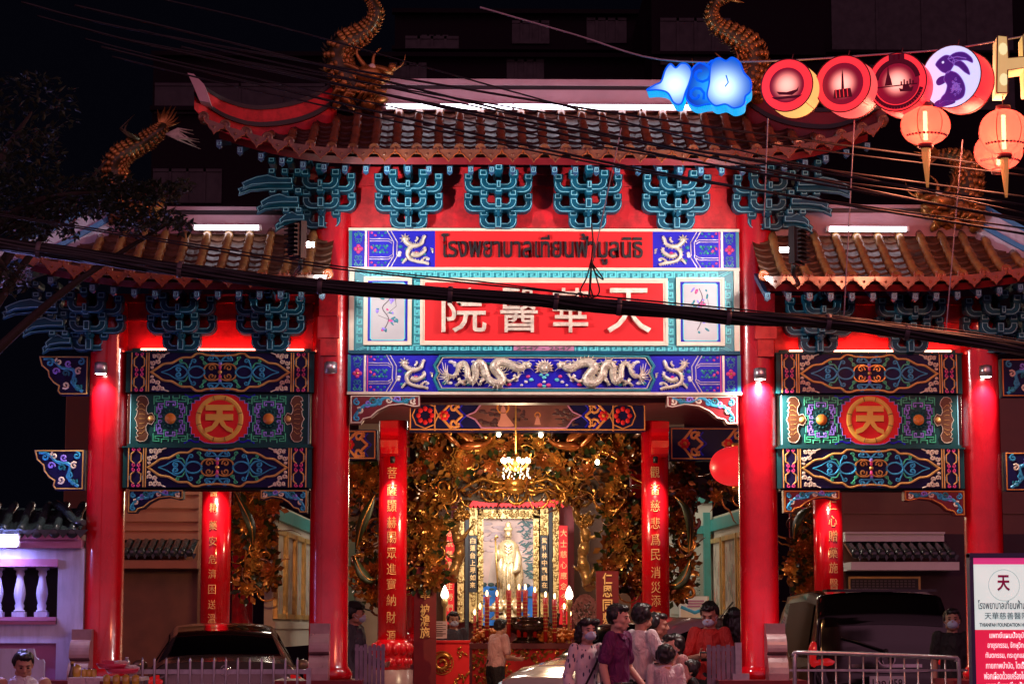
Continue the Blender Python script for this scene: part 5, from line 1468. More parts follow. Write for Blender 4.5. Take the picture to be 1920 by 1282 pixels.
# =================================================================== white wall with balusters, next to the gate
wx = lambda p: X(p, -.15, 1100); wz = lambda p: Z(p, -.15); YW = -.15
wt = thing('garden_wall', 'white and lilac wall with balusters and dark green tile coping', 'wall', (wx(60), YW, .02))
b = MB()
b.box(wx(108), wx(157), YW, .3, .02, wz(1028)); b.box(wx(-420), wx(108), YW, .3, wz(1205), wz(1170)); b.box(wx(-420), wx(108), YW, .3, .02, wz(1205) if False else .13)
b.box(wx(-420), wx(108), YW+.06, .3, .13, wz(1205), 1)
b.box(wx(-420), wx(108), YW, .3, wz(1048), wz(1028))
b.build('wall_body', ['whitewall', 'lilac'], wt)
b = MB(); b.box(wx(-420), wx(152), YW-.06, .3, wz(1028), wz(1012)); b.box(wx(-420), wx(146), YW-.10, .3, wz(1012), wz(1000)); b.box(wx(-420), wx(108), YW-.03, .3, wz(1062), wz(1048)); b.box(wx(-420), wx(107), YW-.04, .3, wz(1163), wz(1156)); b.box(wx(-420), wx(106), YW-.025, .3, wz(1170), wz(1163))
b.build('lilac_moulding', 'lilac', wt)
for k, px in enumerate((-92, -50, -8, 34, 76)):
    m_ = MB(); k_ = 1/PM(YW); zc = wz(1156); H_ = wz(1062)-zc
    m_.lathe([(.050*r_, zc+H_*h_) for r_, h_ in ((1.1, .10), (1.1, .13), (.8, .15), (.95, .22), (.75, .27), (1.0, .36), (1.15, .46), (1.05, .56), (.75, .70), (.62, .80), (.85, .84), (.85, .88), (.7, .9), (1.0, .94))], (wx(px), YW+.09, 0), 18)
    m_.box(wx(px)-.062, wx(px)+.062, YW+.03, YW+.15, zc, zc+H_*.10); m_.box(wx(px)-.055, wx(px)+.055, YW+.035, YW+.145, zc+H_*.94, zc+H_)
    m_.build('baluster', 'whitewall', wt)
b = MB(); b.box(wx(-420), wx(108), .55, .6, .02, wz(1040)); b.build('dark_backing', 'concretedark', wt)
# coping
b = MB(); z0 = wz(1000); z1 = wz(938)
for k in range(-14, 4):
    xk = wx(136)+(k-3)*.17
    pts = [Vector((xk+.0, .35-.75*q/6*.8, z1-.02-(z1-z0-.02)*(q/6)**1.1)) for q in range(7)]
    b.tube(pts, [.040, .048]*3+[.046], 8, 0); b.lathe([(.03, -.01), (.055, 0), (.045, .015), (.015, .02)], (pts[-1].x, pts[-1].y, pts[-1].z), 12, 0, axis='y')
    b.prism([(xk-.085, z0+.03), (xk-.03, z0-.0), (xk, z0-.055), (xk+.03, z0), (xk+.085, z0+.03)] if False else [(xk+.01, z0+.03), (xk+.06, z0-.02), (xk+.085, z0-.05), (xk+.11, z0-.02), (xk+.16, z0+.03)], -.27, -.24, 0)
b.add([(wx(-420), .4, z1-.05), (wx(150), .4, z1-.05), (wx(150), -.22, z0+.01), (wx(-420), -.22, z0+.01)], [(0, 1, 2, 3)], 0)
b.tube([(wx(84), .3, z1-.02), (wx(110), .05, z1-.08), (wx(140), -.15, z0+.1), (wx(158), -.28, z0+.10)], [.05, .045, .04, .03], 8, 0)
b.build('tile_coping', 'tilek', wt)
for k, (py, lb) in enumerate(((1008, 'upper glowing violet tube light on the white wall'), (1020, 'lower glowing violet tube light on the white wall'))):
    tube_light(-55, 34, py, YW-.22, lb, 'tubev', .026, 'tube lights on the white wall')
# scrolled backboard behind the seated man
b = MB(); sx = lambda p: X(p, -.45, 1250); sz = lambda p: Z(p, -.45)
pts = [(sx(-60), .02), (sx(-60), sz(1215)), (sx(62), sz(1215))]
pts += [(sx(62)+.075*sin(a), sz(1215)-.075*(1-cos(a))-.0) for a in [pi*q/8 for q in range(1, 6)]] if False else [(sx(64), sz(1222)), (sx(66), sz(1230)), (sx(72), sz(1236)), (sx(80), sz(1235)), (sx(83), sz(1240)), (sx(83), .12 if False else 1.0)]
pts += [(sx(83), .02)]
b.prism(pts, -.47, -.40); tag(b.build('scrolled_panel', 'whitewall'), 'white scroll topped panel standing behind the seated man', 'panel')
M['wingwall'] = mat('brown_orange_wall', (.13, .04, .02), .7)
# orange strip wall and dark house left of the gate
b = MB(); b.box(X(122, 3.0, 850), X(176, 3.0, 850), 3.0, 3.4, 0, Z(735, 3.0)); tag(b.build('gate_wing_wall', 'wingwall'), 'ochre wall strip seen between the wing boards and the first pillar', 'wall')
# =================================================================== the shrine hall behind the gate
YH = 7.7
hall = thing('shrine_hall', 'brightly lit red and gold shrine hall seen through the gate', 'shrine', (0, YH, .02))
M['carvegold'] = mat('carved_gilt_wood', (.62, .29, .06), .2, metal=.7, var=.5, vscale=5, bump=.3, bscale=50)
M['carvebrown'] = mat('carved_brown_wood', (.13, .045, .014), .22, metal=.2, coat=.5, var=.5, vscale=6)
M['carveorange'] = mat('carved_orange_flower', (.40, .11, .025), .22, metal=.5, coat=.3, var=.4, vscale=9)
M['carvegreen'] = mat('carved_dark_green_leaf', (.020, .032, .008), .3, coat=.2, var=.5, vscale=8)
M['hallwall'] = mat('pale_green_panel_wall', (.42, .45, .38), .5, var=.08)
M['hallteal'] = mat('hall_teal_trim', (.03, .24, .22), .4)
M['ivory'] = mat('ivory_panel', (.46, .42, .33), .5, var=.12, vscale=5)
M['brass'] = mat('brass_frame', (.62, .42, .15), .35, metal=.5, var=.3, bump=.5, bscale=70)
M['goldpaintbright'] = mat('bright_gold_paint', (.95, .62, .22), .5, var=.1)
M['goldletter'] = mat('bright_gold_letters', (.85, .52, .22), .35, metal=.25)
def hb(mb, a, b, c, d, Y0, Y1, m=0): mb.box(X(a, Y0, 1000), X(b, Y0, 1000), Y0, Y1, Z(d, Y0), Z(c, Y0), m)
b = MB(); b.box(-5.5, 5.5, 7.3, 17, .02, .06, 0); b.box(-5.5, 5.5, 7.25, 17, .06, .10, 1); b.build('platform', ['brown', 'stone'], hall)
b = MB(); b.box(-5.5, 5.5, 7.6, 17, 4.9, 5.1); b.build('hall_ceiling', 'darkred', hall)
b = MB(); b.box(-2.6, 2.9, 15.6, 15.8, .6, 4.9); b.build('back_wall', 'brown', hall)

def hall_pillar(px, Y, rpx, ytop, ybase, chars, ys, xs, csz=(17, 21), mt='red'):
    k = 1/PM(Y); x = X(px, Y, 1030); r = rpx*k; zb, zt = Z(ybase, Y), Z(ytop, Y)
    p = MB(); p.lathe([(r, zb), (r*.99, zt)], (x, Y, 0), 28); pil = p.build('hall_pillar', mt, hall)
    b = MB(); prof = [(r*1.28, zb-.10), (r*1.32, zb-.02), (r*1.18, zb+.03), (r*1.12, zb+.05), (r*1.3, zb+.12), (r*1.28, zb+.22), (r*1.05, zb+.29)]
    b.lathe(prof, (x, Y, 0), 28)
    for q in range(14):
        a = 2*pi*q/14; b.ell((x+r*1.22*cos(a), Y+r*1.22*sin(a), zb+.17), (.055, .055, .085), m=0, seg=7, rings=5)
        b.ell((x+r*1.22*cos(a+.2), Y+r*1.22*sin(a+.2), zb+.0), (.05, .05, .06), m=0, seg=7, rings=5)
    b.lathe([(r*1.45, .10), (r*1.45, zb-.10)], (x, Y, 0), 8, 1); b.build('lotus_base', [mt, 'stone'], pil)
    if chars:
        t_ = MB(); xo = X(xs, Y, 1030)-x
        def warp(p):
            a = (p.x)/r; rr = r+(Y-p.y)
            return Vector((x+rr*sin(a), Y-rr*cos(a), p.z))
        for c, py in zip(chars, ys):
            text(t_, c, xo-csz[0]/2*k, xo+csz[0]/2*k, Z(py+csz[1]/2, Y), Z(py-csz[1]/2, Y), Y, .008, bold=-.004, warp=warp)
        t_.build('couplet_lettering', 'goldletter', pil)
    return pil
pl_ = hall_pillar(736, YH, 27, 790, 1240, '菩薩顯赫賜眾進寶納財源', (888, 920, 950, 980, 1008, 1038, 1067, 1095, 1125, 1157, 1192), 735)
pr_ = hall_pillar(1229, YH, 26, 790, 1240, '觀音慈悲爲民消災添福', (886, 918, 949, 981, 1012, 1040, 1073, 1101, 1126, 1156), 1227)
pe_ = hall_pillar(405, 8.2, 28, 860, 1235, '醫精藥安危濟困送溫', (924, 953, 986, 1015, 1049, 1076, 1105, 1133, 1159), 402, (14, 17))
pf_ = hall_pillar(1553, 8.2, 28, 860, 1235, '仁心贈藥施醫', (947, 977, 1005, 1036, 1064, 1095), 1558, (16, 20))
for px, Y, r in ((456, 10.5, 20), (775, 9.6, 14), (1196, 9.6, 14), (1500, 10.5, 20)): hall_pillar(px, Y, r, 800, 1225, '', (), 0)
# corbels on the two middle pillars
for px, pil in ((731, pl_), (1236, pr_)):
    k = 1/PM(YH-.3); x = X(px, YH-.3, 820); m_ = MB(); zt, zb = Z(792, YH-.3), Z(856, YH-.3); h = zt-zb
    m_.prismx([(YH-.15, zt), (YH-.5, zt), (YH-.5, zt-.2*h), (YH-.42, zt-.3*h), (YH-.38, zt-.4*h), (YH-.45, zt-.55*h), (YH-.44, zt-.75*h), (YH-.34, zt-.92*h), (YH-.15, zb)], x-.115, x+.115)
    m_.build('corbel', 'red', pil)
# little lamps that shine down the middle pillars
for px, py, Y, lb in ((736, 862, YH-.42, 'small downlight at the top of the pillar with the eleven gold letters'), (1229, 862, YH-.42, 'small downlight on the lettered pillar beside the big red lantern'), (405, 880, 7.75, 'small downlight on the lettered pillar in the sedan bay'), (1555, 900, 7.75, 'small downlight on the lettered pillar in the van bay')):
    c = W(px, py, Y); t = thing('downlight', lb, 'lamp', tuple(c), 'downlights on the hall pillars')
    m_ = MB(); m_.lathe([(.03, -.04), (.035, .04), (.012, .05)], c, 10); m_.build('shade', 'black', t); m_ = MB(); m_.box(c.x-.01, c.x+.01, c.y+.03, c.y+.22, c.z-.005, c.z+.02); m_.build('arm', 'black', t)
    lamp('SPOT', 'down_beam', tuple(c+Vector((0, -.02, -.06))), 60, (1, .72, .55), t, aim=(c.x, c.y+.22, c.z-1.6), spot_size=radians(90), spot_blend=.8, shadow_soft_size=.03)

# painted lintels
def lintel(px0, px1, py0, py1, Y, pic=None, reps=1):
    m_ = MB(); hb(m_, px0, px1, py0, py1, Y, Y+.3); o = m_.build('painted_lintel', 'navy', hall)
    t_ = MB(); k = 1/PM(Y); zx = lambda a, b: (X(a, Y, 800), Z(b, Y)); mid = (py0+py1)/2; hh = (py1-py0)/2
    L = lambda pts: [zx(*p) for p in pts]
    def lotus(cx, sg):
        for pts in ([(cx-sg*46, mid), (cx-sg*34, mid-10), (cx-sg*20, mid-hh*.9)], [(cx-sg*46, mid), (cx-sg*34, mid+10), (cx-sg*20, mid+hh*.9)], [(cx, mid), (cx-sg*12, mid-12), (cx-sg*6, mid-22)], [(cx, mid), (cx-sg*12, mid+12), (cx-sg*6, mid+22)]):
            t_.ribbon(L(smooth_line(pts, 4)), .034, Y, .010, 0); t_.ribbon([(p[0]+sg*.05, p[1]) for p in L(smooth_line(pts, 4))], .022, Y, .006, 4)
        t_.ribbon(L(spiral(cx-sg*16, mid-14, 10, 0, 1.1, sgn=-sg)), .034, Y, .01, 0); t_.ribbon(L(spiral(cx-sg*16, mid+14, 10, 0, 1.1, sgn=sg)), .034, Y, .01, 0)
        for a in range(6):
            q = zx(cx-sg*34+6*cos(a*pi/3), mid+6*sin(a*pi/3)); t_.ell((q[0], Y-.006, q[1]), (.030, .010, .030), m=1, seg=8, rings=4)
        q = zx(cx-sg*34, mid); t_.ell((q[0], Y-.01, q[1]), .028, m=2, seg=8, rings=4)
    t_.ribbon(L([(px0+3, py0+3), (px1-3, py0+3), (px1-3, py1-3), (px0+3, py1-3)]), .018, Y, .01, 0, closed=True)
    if pic:
        a, b = pic
        pts = [(a-22, mid), (a-6, mid-7), (a+6, py0+6), (b-6, py0+6), (b+6, mid-7), (b+22, mid), (b+6, mid+7), (b-6, py1-6), (a+6, py1-6), (a-6, mid+7)]
        t_.ribbon(L(pts), .026, Y, .016, 3, closed=True)
        p_ = MB(); p_.prism(L(pts), Y-.006, Y, 0)
        # painted robed figure with a round halo, rocks and trees
        f = lambda a_, b_: zx(a_, b_)
        q = f(943, 764); p_.ribbon(arc(q[0], q[1], .075, .075, 0, 2*pi, 20)[:-1], .024, Y-.006, .004, 1, closed=True)
        p_.prism(L(smooth_line([(943, 760), (948, 768), (950, 778), (960, 792), (962, 799), (934, 799), (938, 784), (939, 768)], 4, True)), Y-.010, Y-.006, 2)
        q = f(1008, 778); p_.ribbon(arc(q[0], q[1], .035, .035, 0, 2*pi, 16)[:-1], .014, Y-.006, .004, 1, closed=True); p_.prism(L([(1006, 780), (1010, 780), (1014, 796), (1002, 796)]), Y-.010, Y-.006, 2)
        rnd = random.Random(8)
        for k_ in range(60):
            cx = rnd.choice((905, 920, 930, 980, 1030, 1050, 1060, 1070)); q = f(cx+rnd.uniform(-12, 12), 790+rnd.uniform(-22, 8)); p_.ell((q[0], Y-.006, q[1]), (rnd.uniform(.02, .06), .003, rnd.uniform(.01, .035)), m=3, seg=7, rings=4)
        p_.build('lintel_picture_print', ['picbrown', 'orange', 'picrobe', 'picdark'], o)
        lotus(a-30, 1); lotus(b+30, -1)
        for cx in (a-100, b+100):
            t_.ribbon(L([(cx+(18 if cx < a else -18), py0), (cx+(18 if cx < a else -18), py1)]), .02, Y, .01, 0)
            q = zx(cx, mid); t_.ribbon([(q[0]+.17*cos(x_), q[1]+.17*sin(x_)) for x_ in [2*pi*i/8 for i in range(8)]], .016, Y, .008, 0, closed=True)
            for a_ in range(8): t_.ell((q[0]+.09*cos(a_*pi/4), Y-.006, q[1]+.09*sin(a_*pi/4)), (.035, .010, .035), m=1, seg=7, rings=4)
    else:
        n = reps
        for i in range(n): lotus(px0+(px1-px0)*(i+.75)/n, 1)
    t_.build('outline_trim', ['orangeline', 'signred', 'orange', 'lilac', 'blue'], o)
M['orangeline'] = mat('orange_line_paint', (.72, .30, .08), .45)
M['picbrown'] = mat('brown_painted_scene', (.17, .055, .04), .5, var=.4, vscale=4)
M['picrobe'] = mat('painted_robe', (.62, .25, .18), .5); M['picdark'] = mat('painted_rocks', (.06, .02, .02), .5)
lintel(766, 1212, 750, 808, YH-.25, (897, 1068))
lintel(640, 706, 806, 862, YH, None, 1); lintel(1256, 1420, 800, 862, YH, None, 2)
m_ = MB(); hb(m_, 640, 1410, 741, 751, YH-.35, YH+.2); m_.build('upper_beam', 'darkred', hall)

# carved flowers, branches, leaves
def petal(mb, c, d, up, ln, wd, m):
    s_ = d.cross(up).normalized(); tip = c+d*ln+up*ln*.25
    mid = c+d*ln*.55+up*ln*.05
    mb.add([c, mid+s_*wd, tip, mid-s_*wd, mid-up*wd*.3], [(0, 4, 1), (4, 2, 1), (0, 3, 4), (3, 2, 4)], m, True)
def flower(mb, c, r, rnd, m=0):
    n = Vector((rnd.uniform(-.5, .5), -1, rnd.uniform(-.5, .5))).normalized(); u = n.orthogonal().normalized(); v = n.cross(u)
    for ring, (k, rr, lift) in enumerate(((8, 1.0, .15), (6, .72, .5), (5, .42, .9))):
        for i in range(k):
            a = 2*pi*i/k+ring*.4; d = (u*cos(a)+v*sin(a)+n*lift*.6).normalized()
            petal(mb, c+n*r*.12*ring, d, n, r*rr, r*.30, m)
    mb.ell(c+n*r*.3, r*.2, m=m, seg=6, rings=4)
def carve(name, rects, Y, nfl, nlf, nbr, seed, fr=(.07, .12), depth=.2, mats=('carveorange', 'carvegreen', 'carvegold', 'carvebrown'), parent=None, gold=1.1, back=True):
    rnd = random.Random(seed); mb = MB()
    wts = [abs((r[1]-r[0])*(r[3]-r[2])) for r in rects]
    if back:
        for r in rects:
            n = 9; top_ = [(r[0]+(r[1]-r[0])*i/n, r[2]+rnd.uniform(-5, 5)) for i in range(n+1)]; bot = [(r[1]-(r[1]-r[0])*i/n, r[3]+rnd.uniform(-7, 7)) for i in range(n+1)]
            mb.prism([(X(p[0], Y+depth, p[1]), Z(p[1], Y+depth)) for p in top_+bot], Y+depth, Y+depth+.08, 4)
    def pt(dy=0):
        r = rnd.choices(rects, wts)[0]
        return W(rnd.uniform(r[0], r[1]), rnd.uniform(r[2], r[3]), Y+dy+rnd.uniform(0, depth))
    for k in range(nbr):                                   # scrolls and stems
        p = pt(.02); r0 = rnd.uniform(.012, .028)
        if k % 2:
            q = spiral(p.x, p.z, rnd.uniform(.08, .17), rnd.uniform(0, 6.3), rnd.uniform(.8, 1.5), 16, .25, rnd.choice((1, -1)))
            pts = [Vector((a_, p.y-.03*sin(i*.3), c_)) for i, (a_, c_) in enumerate(q)]
        else:
            pts = [p]; d = Vector((rnd.uniform(-1, 1), rnd.uniform(-.1, .1), rnd.uniform(-1, 1))).normalized()
            for q in range(8):
                d = (d+Vector((rnd.uniform(-.6, .6), rnd.uniform(-.15, .15), rnd.uniform(-.6, .6)))).normalized(); p = p+d*.055; pts.append(p)
        n = len(pts); mb.tube(pts, [r0*(1-.75*i/n) for i in range(n)], 7, rnd.choice((2, 3, 2)))
    for k in range(nfl):
        c = pt(-.06); r = rnd.uniform(*fr)
        flower(mb, c, r, rnd, rnd.choices((0, 2), (1, gold))[0])
        for q in range(7):
            a_ = 2*pi*q/7+rnd.uniform(-.3, .3); petal(mb, c+Vector((cos(a_)*r*.7, .05, sin(a_)*r*.7)), Vector((cos(a_), -.2, sin(a_))).normalized(), Vector((0, -1, 0)), r*rnd.uniform(.7, 1.2), r*.30, rnd.choices((1, 3, 2), (1, .7, gold*.6))[0])
    for k in range(nlf):
        p = pt(); d = Vector((rnd.uniform(-1, 1), rnd.uniform(-.4, .1), rnd.uniform(-1, 1))).normalized(); up = Vector((rnd.uniform(-.3, .3), -1, rnd.uniform(-.3, .3))).normalized()
        petal(mb, p, d, up, rnd.uniform(.06, .13), rnd.uniform(.02, .04), rnd.choices((1, 2, 3), (1, gold, .8))[0])
    return mb.build(name, list(mats)+['carvedark'], parent or hall)
def carved_pine(pts, lumps, Y, seed):
    """gnarled gilt trunk with cloud shaped tufts"""
    rnd = random.Random(seed); mb = MB()
    P = [W(a_, c_, Y+.05*sin(i*2)) for i, (a_, c_) in enumerate(smooth_line(pts, 6))]; n = len(P)
    mb.tube(P, [.085*(1-.55*i/n)*(1+.16*sin(i*1.7)) for i in range(n)], 9, 0)
    for i in range(2, n-1, 3):
        d = Vector((rnd.uniform(-1, 1), -.2, rnd.uniform(-.3, 1))).normalized(); mb.tube([P[i], P[i]+d*.12, P[i]+d*.2+Vector((rnd.uniform(-.08, .08), 0, .08))], [.035, .03, .012], 7, 0)
    for (a_, c_, r) in lumps:
        c = W(a_, c_, Y-.05)
        for k in range(9):
            an = 2*pi*k/9; q = c+Vector((cos(an)*r*.8, rnd.uniform(-.04, .04), sin(an)*r*.55)); mb.ell(q, (r*.36, r*.26, r*.30), m=0, seg=8, rings=6)
            mb.tube([Vector((v[0], q.y-r*.27, v[1])) for v in spiral(q.x, q.z, r*.26, an, 1.1, 8)], .010, 5, 1)
        mb.ell(c, (r*.8, r*.3, r*.5), m=0, seg=10, rings=6); mb.tube([Vector((v[0], c.y-r*.32, v[1])) for v in spiral(c.x, c.z, r*.4, 1, 1.3, 12)], .013, 5, 1)
    return mb.build('carved_leaf_pine', ['carvebright', 'carvegold'], hall)
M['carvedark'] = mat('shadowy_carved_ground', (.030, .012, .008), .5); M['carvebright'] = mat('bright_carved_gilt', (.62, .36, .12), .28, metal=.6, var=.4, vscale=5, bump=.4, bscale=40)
carve('carved_leaf_frieze', [(768, 1205, 808, 884)], YH+.25, 63, 150, 66, 1, (.08, .15), gold=1.1)
carve('carved_leaf_frieze', [(790, 1180, 880, 936)], YH+.6, 20, 75, 90, 2, (.08, .13), gold=1.6, mats=('carvegold', 'carvebrown', 'carvegold', 'carvebrown'))
carve('carved_leaf_column', [(768, 822, 870, 1110)], YH+.8, 43, 162, 24, 3, (.09, .15))
carved_pine([(846, 1085), (862, 1030), (852, 985), (866, 950), (850, 915), (868, 890)], [(838, 905, .16), (862, 925, .14), (832, 940, .13), (866, 965, .11), (836, 985, .11)], YH+1.4, 4)
carve('carved_leaf_column', [(1136, 1202, 930, 1110)], YH+.8, 43, 162, 24, 5, (.09, .15))
carved_pine([(1106, 1100), (1092, 1050), (1098, 1000), (1080, 960), (1094, 925), (1078, 890)], [(1086, 905, .13), (1104, 925, .14), (1096, 975, .12), (1078, 938, .11)], YH+1.4, 6)
carve('carved_leaf_column', [(655, 710, 866, 1010)], YH+.3, 17, 75, 20, 7, (.08, .14))
carve('carved_leaf_column', [(664, 710, 1010, 1128)], YH+.3, 10, 37, 15, 17, (.08, .14), back=False)
carve('carved_leaf_column', [(1256, 1302, 870, 1000), (1300, 1392, 898, 934)], YH+.3, 17, 75, 24, 8, (.07, .13))
carve('carved_leaf_column', [(1258, 1296, 1000, 1118)], YH+.3, 10, 37, 14, 18, (.07, .13), back=False)
carve('carved_leaf_column', [(438, 512, 918, 1020)], 8.6, 23, 87, 24, 9, (.09, .15))
carve('carved_leaf_column', [(440, 508, 1020, 1122)], 8.6, 11, 50, 15, 19, (.09, .15), back=False)
carve('carved_leaf_column', [(1482, 1532, 950, 1112)], 8.6, 17, 75, 24, 10, (.08, .14))
# big leaves curling beside the pillars
M['bladegreen'] = mat('dark_green_lacquer_leaf', (.018, .026, .008), .4, spec=.3, var=.4)
for i, pts in enumerate(([(704, 925), (690, 955), (676, 990), (668, 1028)], [(1262, 928), (1284, 950), (1294, 990), (1292, 1040)], [(440, 922), (458, 955), (472, 990), (474, 1022)], [(1526, 948), (1506, 960), (1492, 985), (1488, 1010)], [(664, 1040), (676, 1070), (690, 1085), (704, 1086)], [(1294, 1050), (1284, 1080), (1270, 1095), (1258, 1096)])):
    m_ = MB(); Y = YH if i not in (2, 3) else 8.4; Q = smooth_line(pts, 5); n = len(Q)
    m_.tube([W(p[0], p[1], Y-.10*sin(pi*q/n)) for q, p in enumerate(Q)], [.012+.085*sin(pi*q/(n-1))**1.2 for q in range(n)], 8, 0, flat=.35)
    m_.tube([W(p[0], p[1], Y-.10*sin(pi*q/n)-.035) for q, p in enumerate(Q)], .010, 5, 1); m_.build('big_carved_leaf', ['bladegreen', 'carvegold'], hall)
# birds in the upper frieze
for sg, cx in ((1, 880), (-1, 1070)):
    m_ = MB(); Y = YH+.15; U = lambda a, b: W(cx+sg*a, b, Y)
    m_.tube([U(p[0], p[1]) for p in smooth_line([(-18, 838), (0, 836), (22, 834), (36, 828), (42, 820)], 4)], [.03, .05, .075, .085, .09, .09, .085, .08, .075, .06, .05, .045, .04, .035, .03, .025, .015], 8, 0, flat=.7)
    for k in range(5): m_.tube([U(-16, 838), U(-34-4*k, 826-9*k+k*k), U(-46-2*k, 816-12*k)], [.028, .02, .004], 5, 0)
    for k in range(4): m_.tube([U(8, 834), U(2-8*k, 818-3*k), U(-8-10*k, 808-2*k)], [.03, .028, .006], 5, 0)
    m_.build('carved_bird', 'carveorange', hall)
# dragon face in the middle of the lower frieze
m_ = MB(); Y = YH+.5; U = lambda a, b, d=0: W(965+a, b, Y-d)
m_.ell(U(0, 905), (.16, .12, .13)); m_.ell(U(0, 918, .08), (.13, .09, .07)); 
for sg in (1, -1):
    m_.ell(U(sg*10, 897, .1), .045); m_.tube([U(sg*12, 890), U(sg*30, 880), U(sg*48, 888), U(sg*52, 900)], [.045, .04, .03, .008], 7); m_.tube([U(sg*16, 914, .05), U(sg*40, 922), U(sg*64, 916), U(sg*84, 928)], [.03, .028, .022, .006], 7); m_.tube([U(sg*14, 905), U(sg*36, 904), U(sg*60, 896), U(sg*80, 905), U(sg*104, 920)], [.035, .03, .03, .026, .008], 7); m_.tube([U(sg*6, 922, .12), U(sg*7, 930, .12)], [.02, .004], 5)
m_.build('dragon_mask', 'carvegold', hall)

# ------------------------------------------------------------------ rear side walls with framed paintings
def framed_wall(parent, P0, P1, zb, zt, n, name):
    """a wall running from P0 to P1 in plan carrying n framed pictures"""
    d = Vector((P1[0]-P0[0], P1[1]-P0[1], 0)); L = d.length; ang = atan2(d.y, d.x)
    def place(o): o.location = Vector((P0[0], P0[1], 0))-Vector(WL[parent.name]); o.rotation_euler = (0, 0, ang); return o
    def mk(mb, nm, ms):
        o = mb.build(nm, ms, None, origin=(0, 0, 0)); o.parent = parent; WL[o.name] = WL[parent.name]; return place(o)
    b = MB(); b.box(0, L, 0, .12, zb-.4, zt+.35, 0); b.box(0, L, -.06, 0, zt+.12, zt+.3, 1); b.box(0, L, -.04, 0, zb-.14, zb-.04, 0); w_ = mk(b, name, ['ivory', 'hallteal'])
    u = L/n
    for i in range(n):
        a, c = i*u+.06, (i+1)*u-.06
        f = MB()
        for (p, q, r, s_) in ((a, zb, c, zb+.07), (a, zt-.07, c, zt), (a, zb+.07, a+.07, zt-.07), (c-.07, zb+.07, c, zt-.07)): f.box(p, r, -.06, 0, q, s_)
        mk(f, 'picture_frame', 'brass')
        p = MB(); p.box(a+.07, c-.07, -.015, -.002, zb+.07, zt-.07, 0); rnd = random.Random(i+int(L*100))
        for k in range(60):
            z = zb+.12+(zt-zb-.25)*rnd.random()**1.2; p.ell((rnd.uniform(a+.12, c-.12), -.016, z), (rnd.uniform(.01, .05), .003, rnd.uniform(.03, .16)), m=rnd.choice((1, 2, 3, 3)), seg=6, rings=4)
        mk(p, 'picture_print', ['ivory', 'picgreen', 'picred', 'picgrey'])
M['picgreen'] = mat('faded_green_ink', (.30, .34, .25), .5); M['picred'] = mat('faded_red_ink', (.45, .2, .14), .5); M['picgrey'] = mat('faded_grey_ink', (.34, .31, .25), .5)
Pt = lambda px, Y: (X(px, Y, 1080), Y)
framed_wall(hall, Pt(512, 9.2), Pt(580, 14), Z(1160, 11), Z(1000, 11), 4, 'picture_wall')
framed_wall(hall, Pt(1332, 13.5), Pt(1420, 9.2), Z(1150, 11), Z(1000, 11), 3, 'picture_wall')
# facing walls with lattice windows and teal posts
def lattice_wall(px0, px1, Y, posts, lats):
    b = MB(); hb(b, px0, px1, 930, 1230, Y, Y+.12, 0); 
    for k in range(18): hb(b, px0, px1, 1150+5*k, 1151+5*k, Y-.01, Y, 0)
    hb(b, px0, px1, 985, 1000, Y-.10, Y, 1); hb(b, px0, px1, 930, 942, Y-.05, Y, 1)
    for p in posts: hb(b, p-6, p+6, 960, 1230, Y-.14, Y, 1)
    o = b.build('lattice_wall', ['hallwall', 'hallteal'], hall)
    for (a, c, e, f) in lats:
        l_ = MB(); k = 1/PM(Y); xa, xb, za, zb = X(a, Y, 1070), X(c, Y, 1070), Z(f, Y), Z(e, Y)
        l_.box(xa, xb, Y-.006, Y, za, zb, 1)
        n = 6
        for j in range(n):
            z = zb-(zb-za)*j/n; h = (zb-za)/n; w_ = xb-xa
            for pts in ([(xa+w_*.1, z-h*.2), (xa+w_*.9, z-h*.2), (xa+w_*.9, z-h*.8), (xa+w_*.3, z-h*.8), (xa+w_*.3, z-h*.5), (xa+w_*.65, z-h*.5)], [(xa, z), (xb, z)]):
                l_.ribbon(pts if j % 2 else [(xa+xb-p[0], p[1]) for p in pts], .026, Y-.006, .02, 0)
        l_.build('lattice_grille', ['hallwall', 'black'], o)
lattice_wall(655, 715, 11.5, (660,), [(668, 700, 1010, 1040), (664, 680, 1055, 1110), (688, 702, 1060, 1130)])
lattice_wall(1256, 1336, 13.2, (1326,), [(1286, 1312, 1050, 1080), (1290, 1312, 1084, 1114), (1262, 1284, 1000, 1030), (1262, 1280, 1050, 1120)])
m_ = MB(); hb(m_, 1273, 1325, 1117, 1172, 12.6, 12.64); m_ = m_
pm = thing('poster_board', 'white poster board with a blue chevron below the black lattice', 'poster', (X(1299, 12.6), 12.6, .10))
m_.build('sheet', 'white', pm)
q = MB(); Y = 12.6; q.ribbon([(X(1273, Y), Z(1137, Y)), (X(1299, Y), Z(1148, Y)), (X(1325, Y), Z(1137, Y))], .05, Y, .004, 0); q.prism([(X(1273, Y), Z(1172, Y)), (X(1325, Y), Z(1172, Y)), (X(1325, Y), Z(1141, Y)), (X(1299, Y), Z(1152, Y)), (X(1273, Y), Z(1141, Y))], Y-.003, Y, 1)
for k in range(3): q.box(X(1285, Y), X(1316, Y), Y-.004, Y, Z(1127.5+5*k, Y), Z(1124.5+5*k, Y), 2)
q.build('chevron_print', ['midblue', 'cream', 'lilac'], pm)
b = MB(); b.box(X(1273, 12.7), X(1278, 12.7), 12.66, 12.7, .10, Z(1117, 12.6)); b.box(X(1320, 12.7), X(1325, 12.7), 12.66, 12.7, .10, Z(1117, 12.6)); b.build('leg', 'steel', pm)

